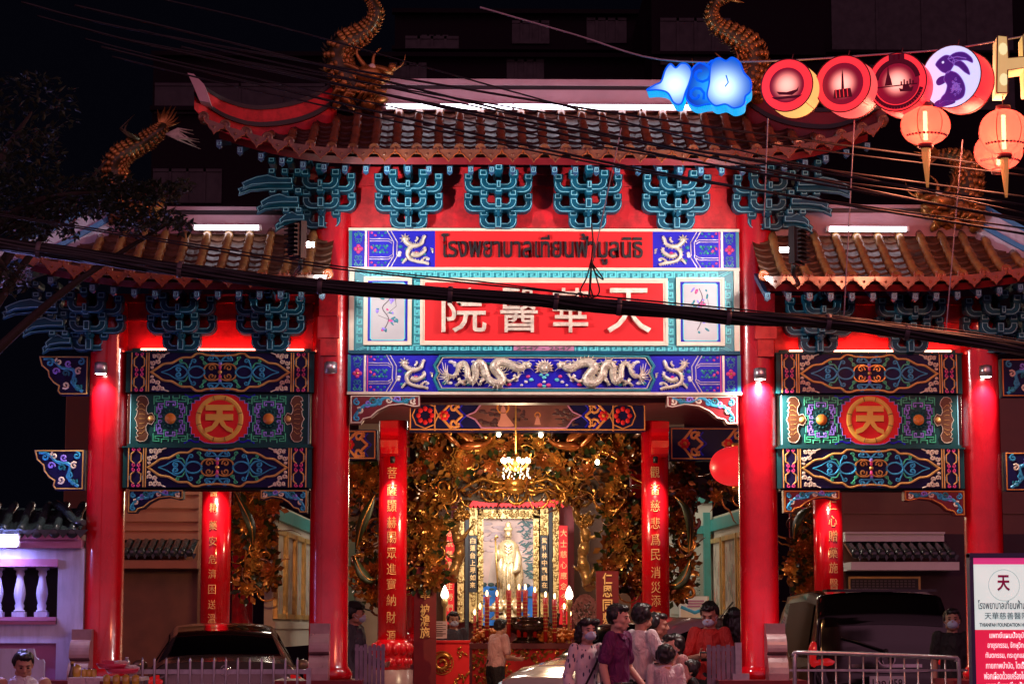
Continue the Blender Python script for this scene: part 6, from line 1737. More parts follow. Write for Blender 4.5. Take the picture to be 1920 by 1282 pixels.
# ------------------------------------------------------------------ altar
YA = 14.4
alt = thing('altar_shrine', 'gilt framed altar niche with a painted landscape backdrop and black couplet boards', 'altar', (X(963, YA), YA, .10))
ab = lambda mb, a, c, e, f, y0, y1, m=0: mb.box(X(a, YA, 1050), X(c, YA, 1050), y0, y1, Z(f, YA), Z(e, YA), m)
b = MB(); ab(b, 846, 1078, 945, 1230, YA+.3, YA+.4); b.build('backing', 'darkred', alt)
b = MB(); ab(b, 870, 1052, 936, 950, YA-.5, YA+.2, 0)
for k in range(23): p = 872+8*k; b.prism([(X(p, YA), Z(950, YA)), (X(p+8, YA), Z(950, YA)), (X(p+4, YA), Z(955, YA))], YA-.5, YA-.46, 0)
b.build('red_valance', 'signred', alt)
b = MB()
for (a, c, e, f) in ((897, 906, 955, 1172), (1000, 1010, 955, 1172), (897, 1010, 955, 972), (858, 870, 950, 1165), (1037, 1048, 950, 1165), (880, 895, 952, 1003), (1013, 1028, 952, 1003), (880, 895, 1110, 1165), (1013, 1028, 1110, 1165)): ab(b, a, c, e, f, YA-.05, YA+.1)
rnd = random.Random(14)
for k in range(420):
    px = rnd.choice((901, 1005, 864, 1042, 888, 1020)); py = rnd.uniform(955, 1165)
    if px in (888, 1020) and 1003 < py < 1110: continue
    b.ell(W(px+rnd.uniform(-4, 4), py, YA-.06), (rnd.uniform(.015, .035), .02, rnd.uniform(.015, .035)), (0, rnd.uniform(0, 3), 0), m=0, seg=6, rings=4)
for k in range(90): b.ell(W(rnd.uniform(898, 1010), rnd.uniform(957, 970), YA-.06), (.03, .02, .02), (0, rnd.uniform(0, 3), 0), m=0, seg=6, rings=4)
b.build('gilt_frame', 'brass', alt)
for a, s_, nm in ((887, '白蓮台上現如來', 'l'), (1020, '紫竹林中觀自在', 'r')):
    b = MB(); ab(b, a-7, a+7, 1004, 1110, YA-.08, YA+.05); o = b.build('couplet_board', 'black', alt)
    q = MB()
    for k, c in enumerate(s_): text(q, c, X(a-5, YA), X(a+5, YA), Z(1019+13.8*k, YA), Z(1008+13.8*k, YA), YA-.08, .01, bold=.02)
    q.build('couplet_lettering', 'goldletter', o)
for a, c in ((872, 879), (1029, 1036)): 
    b = MB(); ab(b, a, c, 950, 1195, YA-.04, YA+.08); b.build('black_post', 'black', alt)
# painted landscape backdrop (flat)
M['pic_sky'] = mat('painted_peach_sky', (.78, .54, .46), .6, var=.35, vscale=2.2); M['pic_sky2'] = mat('painted_lilac_cloud', (.60, .44, .44), .6, var=.2)
M['pic_mtn'] = mat('painted_pale_peak', (.72, .58, .50), .6, var=.15); M['pic_sea'] = mat('painted_blue_water', (.03, .26, .85), .5, var=.3, vscale=5); M['pic_isle'] = mat('painted_green_isle', (.05, .10, .10), .6); M['pic_bamboo'] = mat('painted_bamboo', (.10, .20, .20), .6); M['pic_lotus'] = mat('painted_pink_lotus', (.6, .15, .5), .6)
YP = YA+.16
S2 = lambda pts: [(X(a, YP, 1060), Z(b_, YP)) for a, b_ in pts]
b = MB(); b.prism(S2([(904, 970), (1002, 970), (1002, 1098), (904, 1098)]), YP, YP+.1, 0)
b.prism(S2([(904, 1098), (1002, 1098), (1002, 1172), (904, 1172)]), YP, YP+.1, 1)
b.prism(S2(smooth_line([(914, 1097), (920, 1060), (930, 1015), (938, 1040), (946, 1075), (952, 1097)], 4)), YP-.004, YP, 2)
b.prism(S2(smooth_line([(950, 1097), (962, 1050), (974, 1035), (986, 1060), (1001, 1097)], 4)), YP-.003, YP, 2)
for k in range(26): 
    q = S2([(random.uniform(908, 998), random.uniform(975, 1040))])[0]; b.ell((q[0], YP, q[1]), (random.uniform(.05, .16), .003, random.uniform(.015, .035)), m=3, seg=8, rings=4)
for k in range(14): 
    q = S2([(random.uniform(905, 1000), random.uniform(1092, 1097))])[0]; b.ell((q[0], YP-.004, q[1]), (.06, .003, .035), m=4, seg=7, rings=4)
for k in range(70):
    st_ = random.choice((992, 997, 1000)); py = random.uniform(975, 1085); q = S2([(st_-random.uniform(0, 18)*(1 if py < 1030 else .5), py)])[0]; b.ell((q[0], YP-.006, q[1]), (.055, .003, .012), (0, random.uniform(-.9, .9), 0), m=5, seg=6, rings=4)
for k in range(30): 
    q = S2([(random.uniform(906, 1000), random.uniform(1104, 1168))])[0]; b.ell((q[0], YP-.003, q[1]), (.05, .003, .02), m=random.choice((3, 4, 6, 2)), seg=7, rings=4)
b.build('painted_backdrop_print', ['pic_sky', 'pic_sea', 'pic_mtn', 'pic_sky2', 'pic_isle', 'pic_bamboo', 'pic_lotus'], alt)
lamp('AREA', 'altar_light', (X(952, YA), YA-2.2, Z(955, YA)), 58, (1.0, .95, .92), alt, aim=(X(953, YA), YA+.1, Z(1080, YA)), size=.6)
# side red strips beside the altar
for a, s_ in ((844, '慈航普度眾生勞們'), (1056, '大士慈心應念今名')):
    b = MB(); hb(b, a-8, a+8, 985, 1170, YA-.2, YA-.1); o = tag(b.build('couplet_strip', 'signred'), 'narrow red couplet strip beside the altar frame on the %s' % ('side of the lamp desk' if a < 900 else 'side of the pink blossom'), 'couplet', 'red couplet strips beside the altar')
    WL[o.name] = tuple(o.location); q = MB()
    for k, c in enumerate(s_): text(q, c, X(a-6, YA-.2), X(a+6, YA-.2), Z(1005+20*k, YA-.2), Z(992+20*k, YA-.2), YA-.2, .008, bold=.0)
    q.build('couplet_lettering', 'goldletter', o)
# dark red boards with big gold letters
for (a, c, e, f, s_, ys, lb) in ((776, 818, 1060, 1215, '華被鴻施', (1112, 1143, 1163, 1185), 'dark red board with gold letters beside the attendant'), (1118, 1160, 935, 1205, '仁恩同敷', (1084, 1108, 1134, 1158), 'dark red board with gold letters beside the pink blossom')):
    Y = 8.55 if a < 900 else 8.2; b = MB(); b.box(X(a, Y, 1130), X(c, Y, 1130), Y, Y+.08, .10, Z(1062 if a < 900 else 1070, Y)); o = b.build('couplet_board', 'darkred'); tag(o, lb, 'board', 'dark red letter boards')
    if a > 900: pass
    q = MB()
    for ch_, py in zip(s_, ys): text(q, ch_, X((a+c)/2-9, Y, 1130), X((a+c)/2+9, Y, 1130), Z(py+11, Y), Z(py-11, Y), Y, .02, bold=.012)
    WL[o.name] = tuple(o.location); q.build('letters_lettering', 'goldpaintbright', o)

# statue of a robed deity on a lotus
M['statue'] = mat('pale_gilt_statue', (.82, .62, .34), .28, metal=.45, var=.25, vscale=12, bump=.3, bscale=60)
YS2 = YA-.45
sc0 = W(952, 1132, YS2); t = thing('deity_statue', 'tall pale gold robed statue holding a staff before the painted backdrop', 'statue', tuple(sc0))
b = MB(); u = lambda a, c, dy=0: W(a, c, YS2-dy)
secs = [(952, 1130, .15, .13), (952, 1115, .145, .12), (952, 1095, .13, .12), (952, 1075, .135, .12), (953, 1060, .15, .13), (953, 1046, .165, .14), (953, 1034, .175, .14), (953, 1022, .16, .13), (953, 1014, .10, .09), (953, 1011, .06, .06)]
vs = []; fs = []; N = 22
for i, (a, c, rx, ry) in enumerate(secs):
    o = u(a, c)
    for k in range(N):
        an = 2*pi*k/N; f_ = 1+.07*sin(an*7+i*.4)*(1 if i < 8 else 0); vs.append(o+Vector((rx*f_*cos(an), ry*f_*sin(an), 0)))
for i in range(len(secs)-1):
    for k in range(N): fs.append((i*N+k, i*N+(k+1) % N, (i+1)*N+(k+1) % N, (i+1)*N+k))
b.add(vs, fs, 0, True)
b.ell(u(953, 1003), (.062, .07, .085)); b.ell(u(953, 1004, .07), (.012, .02, .018)); b.ell(u(953, 992), (.075, .075, .06)); b.ell(u(953, 986), (.05, .05, .075)); b.tube([u(953, 990), u(953, 980)], [.035, .01], 8)
b.tube([u(945, 1022), u(938, 1040, .08), u(934, 1046, .2), u(933, 1030, .24)], [.06, .065, .05, .025], 9); b.tube([u(962, 1022), u(970, 1045, .03), u(968, 1068, .10), u(960, 1072, .16)], [.06, .08, .075, .03], 9)
b.tube([u(970, 1045), u(974, 1080), u(972, 1118)], [.06, .07, .03], 9); b.tube([u(938, 1046, .18), u(938, 1075, .12), u(940, 1100, .1)], [.05, .055, .02], 9)
for k in range(9):
    xx = 944+2.2*k; b.tube([u(953+(xx-953)*.75, 1044, .16), u(xx, 1075, .145+.02*sin(k*2)), u(xx+1.5*sin(k), 1128, .165+.02*sin(k*3))], [.010, .020, .014], 6)
for z_ in (1026, 1031, 1037): b.tube([u(946, z_-4, .14), u(953, z_, .165), u(960, z_-4, .14)], .012, 6)
b.tube([u(944, 1052, .15), u(953, 1055, .17), u(963, 1052, .15)], .018, 6); b.tube([u(953, 1056, .17), u(951, 1085, .18), u(953, 1110, .18)], [.022, .016, .010], 6)
b.tube([u(949, 1006, .06), u(953, 1007, .075), u(957, 1006, .06)], .006, 5, 1); b.ell(u(950, 1001, .062), (.010, .006, .005), m=1); b.ell(u(956, 1001, .062), (.010, .006, .005), m=1)
for k in range(7): a = -1.2+.4*k; b.ell(u(953+7*sin(a), 993-2*cos(a), .07*cos(a)), (.018, .018, .022), m=0, seg=7, rings=5)
b.build('robed_figure', ['statue', 'brown'], t)
b = MB(); b.tube([u(929, 1010, .25), u(931, 1060, .25), u(935, 1125, .22)], .014, 7); b.tube([u(928, 1012, .25), u(931, 1003, .25), u(934, 1008, .25)], .02, 7); b.build('staff', 'gold', t)
b = MB()
for r_ in range(3):
    for k in range(12):
        a = 2*pi*k/12+r_*.26; p = u(952, 1132)+Vector(((.16+.05*r_)*cos(a), (.16+.05*r_)*sin(a), .03-.05*r_)); b.ell(p, (.06, .06, .05), m=0, seg=7, rings=5)
b.lathe([(.3, -.25), (.22, -.18), (.2, -.04)], u(952, 1132), 20); b.build('lotus_throne', 'statue', t)

# altar tables, censer, candles, flowers
YT2 = 12.2
tb = thing('altar_table', 'red and gold carved altar table with dark panels behind the white car', 'table', (X(980, YT2), YT2, .10))
tz = Z(1205, YT2); 
b = MB(); b.box(X(868, YT2, 1210), X(1115, YT2, 1210), YT2-.5, YT2+.7, tz-.08, tz); b.build('tabletop', 'darkred', tb)
b = MB(); b.box(X(872, YT2, 1210), X(1110, YT2, 1210), YT2-.42, YT2-.36, .12, tz-.08); fp = b.build('front_panel', 'signred', tb)
rnd = random.Random(19); b = MB()
for k in range(520):
    px = rnd.uniform(874, 1108); py = rnd.uniform(1209, 1290)
    if 960 < px < 1000 and py > 1232: continue
    p = W(px, py, YT2-.43); d = Vector((rnd.uniform(-1, 1), -.2, rnd.uniform(-1, 1))).normalized(); petal(b, p, d, Vector((0, -1, 0)), rnd.uniform(.04, .09), .022, 0)
b.build('gilt_carved_trim', 'carvegold', fp)
for sx in (-1, 1): 
    b = MB(); xx = X(991+sx*113, YT2, 1210); b.box(xx-.06, xx+.06, YT2-.48, YT2-.36, .10, tz-.08); b.build('leg', 'darkred', tb)
cz = W(990, 1206, YT2-.1)
cn = thing('incense_burner', 'dark bronze incense burner standing on the altar table', 'incense burner', tuple(cz))
M['bronze'] = mat('dark_bronze', (.07, .035, .02), .2, metal=.6, coat=.5, var=.4)
b = MB(); b.lathe([(.24, 0), (.26, .03), (.20, .06), (.16, .12), (.30, .18), (.36, .26), (.33, .33), (.30, .35), (.34, .38), (.33, .40), (.28, .38)], tuple(cz), 28); b.build('bowl', 'bronze', cn)
for sx in (-1, 1): 
    b = MB(); b.tube([cz+Vector((sx*.33, 0, .28)), cz+Vector((sx*.45, 0, .33)), cz+Vector((sx*.47, 0, .44)), cz+Vector((sx*.38, 0, .46))], .025, 8); b.build('handle', 'bronze', cn)
M['candle'] = mat('red_candle_wax', (.50, .02, .015), .35, var=.15); M['flame'] = glow('candle_flame_light', (1.0, .62, .28), 6); M['candlegold'] = mat('gilt_candle_band', (.7, .4, .12), .35, metal=.3)
cand = [(913, 1112, 1180), (932, 1112, 1190), (954, 1100, 1180), (973, 1100, 1180), (985, 1100, 1180), (1003, 1105, 1180), (1023, 1114, 1188), (1040, 1117, 1188), (1058, 1136, 1195), (1069, 1150, 1196), (890, 1147, 1196), (900, 1136, 1196)]
Lb = ['thick red candle beside the couplet board of the lamp desk side', 'red candle behind the worshipper in the pale pink shirt', 'red candle in front of the statue robe', 'tallest red candle, first of the close pair right of the statue', 'tallest red candle, second of the close pair beside the statue', 'thick red candle below the painted bamboo', 'red candle beside the black couplet board with bamboo verse', 'red candle before the gilt frame on the blossom side', 'slim red candle near the flame shaped lamp', 'slim short red candle next to the pink blossom', 'slim short red candle next to the attendant', 'slim red candle second from the attendant']
for (px, pt_, pb), lb in zip(cand, Lb):
    Y = YT2-.35 if pb < 1190 else YT2-.2
    r = (.032 if pb < 1190 else .022); p0, p1 = W(px, pb+14, Y), W(px, pt_+6, Y)
    t = thing('candle', lb, 'candle', tuple(p0), 'red candles on the altar')
    b = MB(); b.lathe([(r, 0), (r*1.08, (p1.z-p0.z)*.5), (r*1.2, p1.z-p0.z)], tuple(p0), 12); b.build('wax', 'candle', t)
    b = MB()
    for k in range(9): b.lathe([(r*1.15, p1.z-.06-.055*k), (r*1.17, p1.z-.045-.055*k)], (p0.x, p0.y, 0), 12)
    b.build('gilt_ring_trim', 'candlegold', t)
    b = MB(); b.ell((p1.x, p1.y, p1.z+.05), (.018, .018, .045), seg=8, rings=6); b.build('flame', 'flame', t)
M['orangeflower'] = mat('orange_marigold', (.65, .20, .03), .5, var=.3)
for cx0, cx1, lb in ((888, 948, 'heap of orange marigolds on the altar by the worshipper'), (1008, 1082, 'heap of orange marigolds on the altar by the pink blossom')):
    b = MB(); rnd = random.Random(cx0)
    for k in range(90):
        p = W(rnd.uniform(cx0, cx1), rnd.uniform(1180, 1202), YT2-.1+rnd.uniform(-.2, .2))
        for q in range(5): b.ell(p+Vector((rnd.uniform(-.03, .03), rnd.uniform(-.03, .03), rnd.uniform(-.02, .02))), (.028, .028, .022), m=0, seg=6, rings=4)
    tag(b.build('marigold_flowers', 'orangeflower'), lb, 'flowers')
# flame shaped lamps and pink blossom
M['flamelamp'] = glow('flame_lamp_glass_light', (1.0, .88, .66), 7)
for px, py, Y, lb in ((834, 1113, 12.6, 'white flame shaped lamp on a gold stem above the attendant'), (1067, 1114, 12.0, 'white flame shaped lamp on a gold stem beside the pink blossom')):
    c = W(px, py, Y); t = thing('flame_lamp', lb, 'lamp', (c.x, c.y, .10), 'flame shaped lamps')
    b = MB(); b.lathe([(.035, -.07), (.06, -.03), (.055, .02), (.03, .08), (.006, .13)], tuple(c), 16); b.build('glass', 'flamelamp', t)
    b = MB(); b.lathe([(.10, .10), (.03, .70), (.025, c.z-.2), (.05, c.z-.16), (.05, c.z-.08)], (c.x, c.y, 0), 14); b.build('stem', 'brass', t)
M['blossom'] = mat('pink_blossom', (.55, .26, .24), .6, var=.3)
c = W(1097, 1150, 11.0); t = thing('blossom_vase', 'round mass of pink blossom in a pot beside the dark red board', 'flowers', (c.x, c.y, .10))
b = MB(); rnd = random.Random(31)
for k in range(420):
    a, e = rnd.uniform(0, 2*pi), rnd.uniform(-.9, 1.5); q = c+Vector((.155*cos(a)*cos(e), .14*sin(a)*cos(e), .02+.22*sin(e)))
    d = (q-c).normalized(); petal(b, q, (d+Vector((rnd.uniform(-.6, .6), rnd.uniform(-.6, .6), rnd.uniform(-.6, .6)))).normalized(), Vector((0, -1, 0.1)).normalized(), .05, .02, 0)
b.build('blossoms', 'blossom', t); b = MB(); b.lathe([(.10, .10), (.13, c.z-.5), (.08, c.z-.3), (.05, c.z-.1)], (c.x, c.y, 0), 16); b.build('pot', 'brass', t)

# desk with the dragon medallion
YD = 9.0
dk = thing('counter_desk', 'red counter desk with a gilt dragon medallion', 'desk', (X(845, YD), YD, .10))
b = MB(); b.box(X(775, YD, 1240), X(880, YD, 1240), YD, YD+.7, .10, Z(1204, YD)); b.box(X(773, YD, 1240), X(882, YD, 1240), YD-.03, YD+.73, Z(1204, YD), Z(1200, YD)); b.box(X(775, YD, 1240), X(806, YD, 1240), YD-.02, YD, .13, Z(1206, YD), 1); b.build('cabinet', ['signred', 'black'], dk)
b = MB(); cc = (X(829, YD, 1240), Z(1242, YD)); b.ribbon(arc(cc[0], cc[1], .155, .155, 0, 2*pi, 28)[:-1], .02, YD, .015, 0, closed=True)
b.tube([Vector((cc[0]+p[0], YD-.02, cc[1]+p[1])) for p in spiral(0, 0, .125, .5, 1.4, 30, k=.2)], [.028]*20+[.02]*11, 7)
for k in range(16): a = k*.4; b.tube([Vector((cc[0]+.10*cos(a), YD-.02, cc[1]+.10*sin(a))), Vector((cc[0]+.14*cos(a+.4), YD-.015, cc[1]+.14*sin(a+.4)))], [.014, .003], 5)
for (px, py) in ((862, 1222), (866, 1268), (862, 1275)):
    for k in range(7): p = W(px+random.uniform(-9, 9), py+random.uniform(-7, 7), YD-.015); b.tube([p, p+Vector((random.uniform(-.06, .06), -.01, random.uniform(-.05, .05)))], [.02, .005], 5)
b.build('gilt_dragon_print', 'carvegold', dk)
m_ = MB(); Y = YD+.1; m_.add([W(812, 1196, Y), W(838, 1196, Y), W(839, 1164, Y+.06), W(815, 1164, Y+.06)], [(0, 1, 2, 3)]); m_.add([W(812, 1196, Y+.01), W(838, 1196, Y+.01), W(839, 1164, Y+.07), W(815, 1164, Y+.07)], [(3, 2, 1, 0)])
M['pinkpaper'] = mat('pale_pink_paper', (.62, .42, .38), .6)
o = m_.build('price_card', 'pinkpaper'); tag(o, 'pale pink printed card standing on the counter desk', 'card'); WL[o.name] = tuple(o.location)
q = MB()
for k in range(7): q.add([W(816, 1192-4*k, Y-.004), W(816+14+6*(k % 2), 1192-4*k, Y-.004), W(816+14+6*(k % 2), 1190.6-4*k, Y-.004), W(816, 1190.6-4*k, Y-.004)], [(0, 1, 2, 3)])
q.build('text_line_print', 'brown', o)

# chandelier
c = W(967, 866, 6.9); t = thing('chandelier', 'crystal chandelier glowing white in front of the carved gilt frieze', 'chandelier', tuple(c))
b = MB(); b.tube([c+Vector((0, 0, .1)), Vector((c.x, c.y, 4.9))], .012, 6); b.lathe([(.03, -.12), (.05, -.05), (.03, .08)], tuple(c), 12); b.build('stem', 'gold', t)
for k in range(8):
    a = 2*pi*k/8+.2; p = c+Vector((.17*cos(a), .17*sin(a), .0)); b = MB(); b.tube([c+Vector((0, 0, -.04)), c+Vector((.09*cos(a), .09*sin(a), -.10)), p+Vector((0, 0, -.03))], .012, 6); ar = b.build('arm', 'gold', t)
    b = MB(); b.ell(p+Vector((0, 0, .02)), (.026, .026, .034), seg=8, rings=6); b.build('bulb', 'bulbw', ar)
    b = MB()
    for q in range(5): b.ell(p+Vector((random.uniform(-.03, .03), random.uniform(-.03, .03), -.08-.03*q)), (.012, .012, .018), seg=5, rings=4)
    b.build('crystal_bead_fringe', 'chrome', ar)
lamp('POINT', 'chandelier_glow', tuple(c+Vector((0, -.25, -.35))), 125, (1, .72, .44), t, shadow_soft_size=.2)
for (px, py, lb) in ((935, 814, 'small bare bulb in the frieze near a carved bird tail'), (1014, 815, 'large bare bulb in the frieze beside the carved flower'), (1120, 866, 'bare bulb in the frieze next to the lettered pillar with the red lantern')):
    p = W(px, py, YH+.1); b = MB(); b.ell(p, (.03, .03, .035), seg=8, rings=6); b.lathe([(.018, .03), (.02, .06)], tuple(p), 8, 1); tag(b.build('light_bulb', ['bulbw', 'brass']), lb, 'bulb', 'bare bulbs in the frieze')
# unseen ceiling lamps added to brighten the hall
for px, Y, lb in ((840, 12.5, 'added hall ceiling lamp over the attendant'), (1110, 12.5, 'added hall ceiling lamp over the blossom vase'), (560, 11.5, 'added hall ceiling lamp over the picture wall of the sedan bay'), (1340, 11.5, 'added hall ceiling lamp over the picture wall of the white car')):
    x = X(px, Y, 1000); t = thing('added_ceiling_lamp', lb, 'lamp', (x, Y, 4.86), 'added hall ceiling lamps'); b = MB(); b.lathe([(.2, -.07), (.22, -.02), (.2, .03)], (x, Y, 4.86), 20); b.build('shade', 'lampwhite', t)
    lamp('POINT', 'ceiling_glow', (x, Y, 4.70), 45, (1, .82, .6), t, shadow_soft_size=.2)

# =================================================================== big red lantern half hidden by the pillar
c = W(1386, 874, 5.0); t = thing('red_lantern', 'big round red lantern half hidden behind the pillar', 'lantern', tuple(c))
M['bigred'] = mat('glowing_red_lantern_skin', (.7, .01, .02), .35, emit=(1, .02, .03), es=.55)
b = MB(); b.lathe([(.05, -.235)]+[(.34*cos(a)**.8+.02, .24*sin(a)) for a in [-1.4+2.8*i/20 for i in range(21)]]+[(.05, .235)], tuple(c), 28); b.build('skin', 'bigred', t)
b = MB(); b.lathe([(.09, .23), (.09, .28)], tuple(c), 14); b.lathe([(.09, -.28), (.09, -.23)], tuple(c), 14); b.tube([c+Vector((0, 0, .28)), c+Vector((0, 0, 1.0))], .01, 6); b.build('cap', 'gold', t)

# =================================================================== side buildings behind the bays
YB1 = 12.5
t = thing('side_building', 'ochre building with a dark tiled canopy and brown shutter behind the sedan', 'building', (X(300, YB1), YB1, 0))
b = MB(); hb(b, 118, 372, 700, 1400, YB1, YB1+2); 
for py in (925, 950, 975, 992): hb(b, 118, 372, py, py+3, YB1-.04, YB1)
hb(b, 118, 372, 1000, 1012, YB1-.2, YB1); b.build('wall', 'orangewall', t)
def canopy(px0, px1, py0, py1, Y, out, parent, fascia, n):
    b = MB(); x0, x1 = X(px0, Y, 1020), X(px1, Y, 1020); zt = Z(py0, Y); ze = Z(py1, Y-out)
    b.add([(x0, Y, zt), (x1, Y, zt), (x1, Y-out, ze), (x0, Y-out, ze)], [(0, 1, 2, 3)], 1)
    for k in range(n):
        x = x0+(x1-x0)*(k+.5)/n; b.tube([(x, Y-out*q/6, zt+.03+(ze-zt)*q/6) for q in range(7)], .055, 8, 0); b.lathe([(.062, 0), (.05, .02)], (x, Y-out, ze+.03), 12, 0, axis='y')
        w_ = (x1-x0)/n; b.prism([(x+w_*.15, ze+.02), (x+w_*.5, ze-.07), (x+w_*.85, ze+.02)], Y-out-.01, Y-out+.02, 0)
    b.build('tile_canopy', ['tilek', 'orangewall'], parent)
    f = MB(); f.box(x0, x1+.05, Y-out+.03, Y, ze-.20, ze-.08); f.build('fascia', fascia, parent)
canopy(150, 374, 1012, 1040, YB1, .7, t, 'orangewall', 15)
b = MB(); hb(b, 150, 372, 1062, 1075, YB1-.12, YB1, 1); hb(b, 150, 372, 1075, 1400, YB1-.05, YB1, 0)
for k in range(60): hb(b, 150, 372, 1078+4*k, 1079+4*k, YB1-.06, YB1-.05, 0)
b.build('shutter', ['shutter', 'brown'], t)
YB2 = 11.5
t = thing('side_building', 'brown building with white fascia and dark tiled canopy behind the van', 'building', (X(1700, YB2), YB2, 0))
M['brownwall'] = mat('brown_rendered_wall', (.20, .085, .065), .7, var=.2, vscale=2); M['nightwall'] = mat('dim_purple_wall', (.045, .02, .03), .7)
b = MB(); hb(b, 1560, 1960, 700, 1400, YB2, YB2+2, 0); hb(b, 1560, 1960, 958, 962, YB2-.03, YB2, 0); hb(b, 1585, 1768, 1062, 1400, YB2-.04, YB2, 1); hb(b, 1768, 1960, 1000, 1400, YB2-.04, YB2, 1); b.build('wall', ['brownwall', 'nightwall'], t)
b = MB(); hb(b, 1585, 1770, 1000, 1014, YB2-.3, YB2); hb(b, 1585, 1772, 996, 1000, YB2-.34, YB2); b.build('white_fascia', 'white', t)
canopy(1580, 1772, 1016, 1042, YB2, .75, t, 'white', 12)
b = MB(); hb(b, 1590, 1724, 1080, 1128, YB2-.10, YB2-.04, 0); hb(b, 1593, 1720, 1084, 1128, YB2-.11, YB2-.10, 1)
for k in range(3):
    for q in range(16): hb(b, 1596+7.5*q, 1601+7.5*q, 1087+5*k, 1090+5*k, YB2-.115, YB2-.11, 2)
b.build('notice_frame', ['brass', 'black', 'grey'], t)
# unseen lamps put on the back of the gate for the yard's warm glow
for x, lb, e_ in ((GX[0]+1.1, 'unseen warm yard lamp on the back of the gate over the sedan', 110), (GX[3]-1.1, 'unseen warm yard lamp on the back of the gate over the van', 60)):
    t = thing('unseen_yard_lamp', lb, 'lamp', (x, .7, 3.35), 'unseen yard lamps on the back of the gate')
    b = MB(); b.obox((x, .62, 3.38), (.3, .18, .12)); b.box(x-.02, x+.02, .2, .6, 3.36, 3.40); b.build('housing', 'black', t); b = MB(); b.obox((x, .73, 3.35), (.26, .03, .10)); b.build('lit_glass', 'bulbw', t)
    lamp('SPOT', 'yard_beam', (x, .82, 3.33), e_*4, (1, .42, .16), t, aim=(x-.3 if x < 0 else x+.3, 12, 2.6), spot_size=radians(62), spot_blend=.8, shadow_soft_size=.1)
# =================================================================== cars
M['cardark'] = mat('dark_silver_car_paint', (.15, .11, .11), .2, metal=.4, coat=.5, var=.05)
M['carblack'] = mat('black_car_paint', (.006, .005, .006), .1, coat=.15, var=.05)
M['carwhite'] = mat('pearl_white_car_paint', (.62, .48, .45), .2, coat=1.0, var=.04)
M['carglass'] = mat('dark_car_glass', (.003, .003, .004), .06, spec=.25, var=.0)
M['tyre'] = mat('tyre_rubber', (.012, .012, .012), .7); M['chromecar'] = mat('chrome_trim', (.7, .68, .68), .12, metal=1.0, var=.05)
M['taillamp'] = mat('red_tail_lamp', (.35, .005, .01), .1, coat=1, emit=(1, .02, .02), es=.25); M['headlamp'] = mat('clear_head_lamp', (.65, .75, .8), .08, coat=1, emit=(.6, .9, 1), es=.45)
M['plate'] = mat('number_plate', (.6, .5, .5), .4)
def catmull(tab, x):
    n = len(tab)
    for i in range(n-1):
        if tab[i][0] <= x <= tab[i+1][0]:
            p0 = tab[max(0, i-1)]; p1 = tab[i]; p2 = tab[i+1]; p3 = tab[min(n-1, i+2)]
            t = (x-p1[0])/(p2[0]-p1[0]); out = []
            for a, b, c, d in zip(p0[1:], p1[1:], p2[1:], p3[1:]):
                v = b+(c-b)*(t*t*(3-2*t))*.5+(c-b)*t*.5
                out.append(v)
            return out
    return tab[0][1:] if x < tab[0][0] else tab[-1][1:]
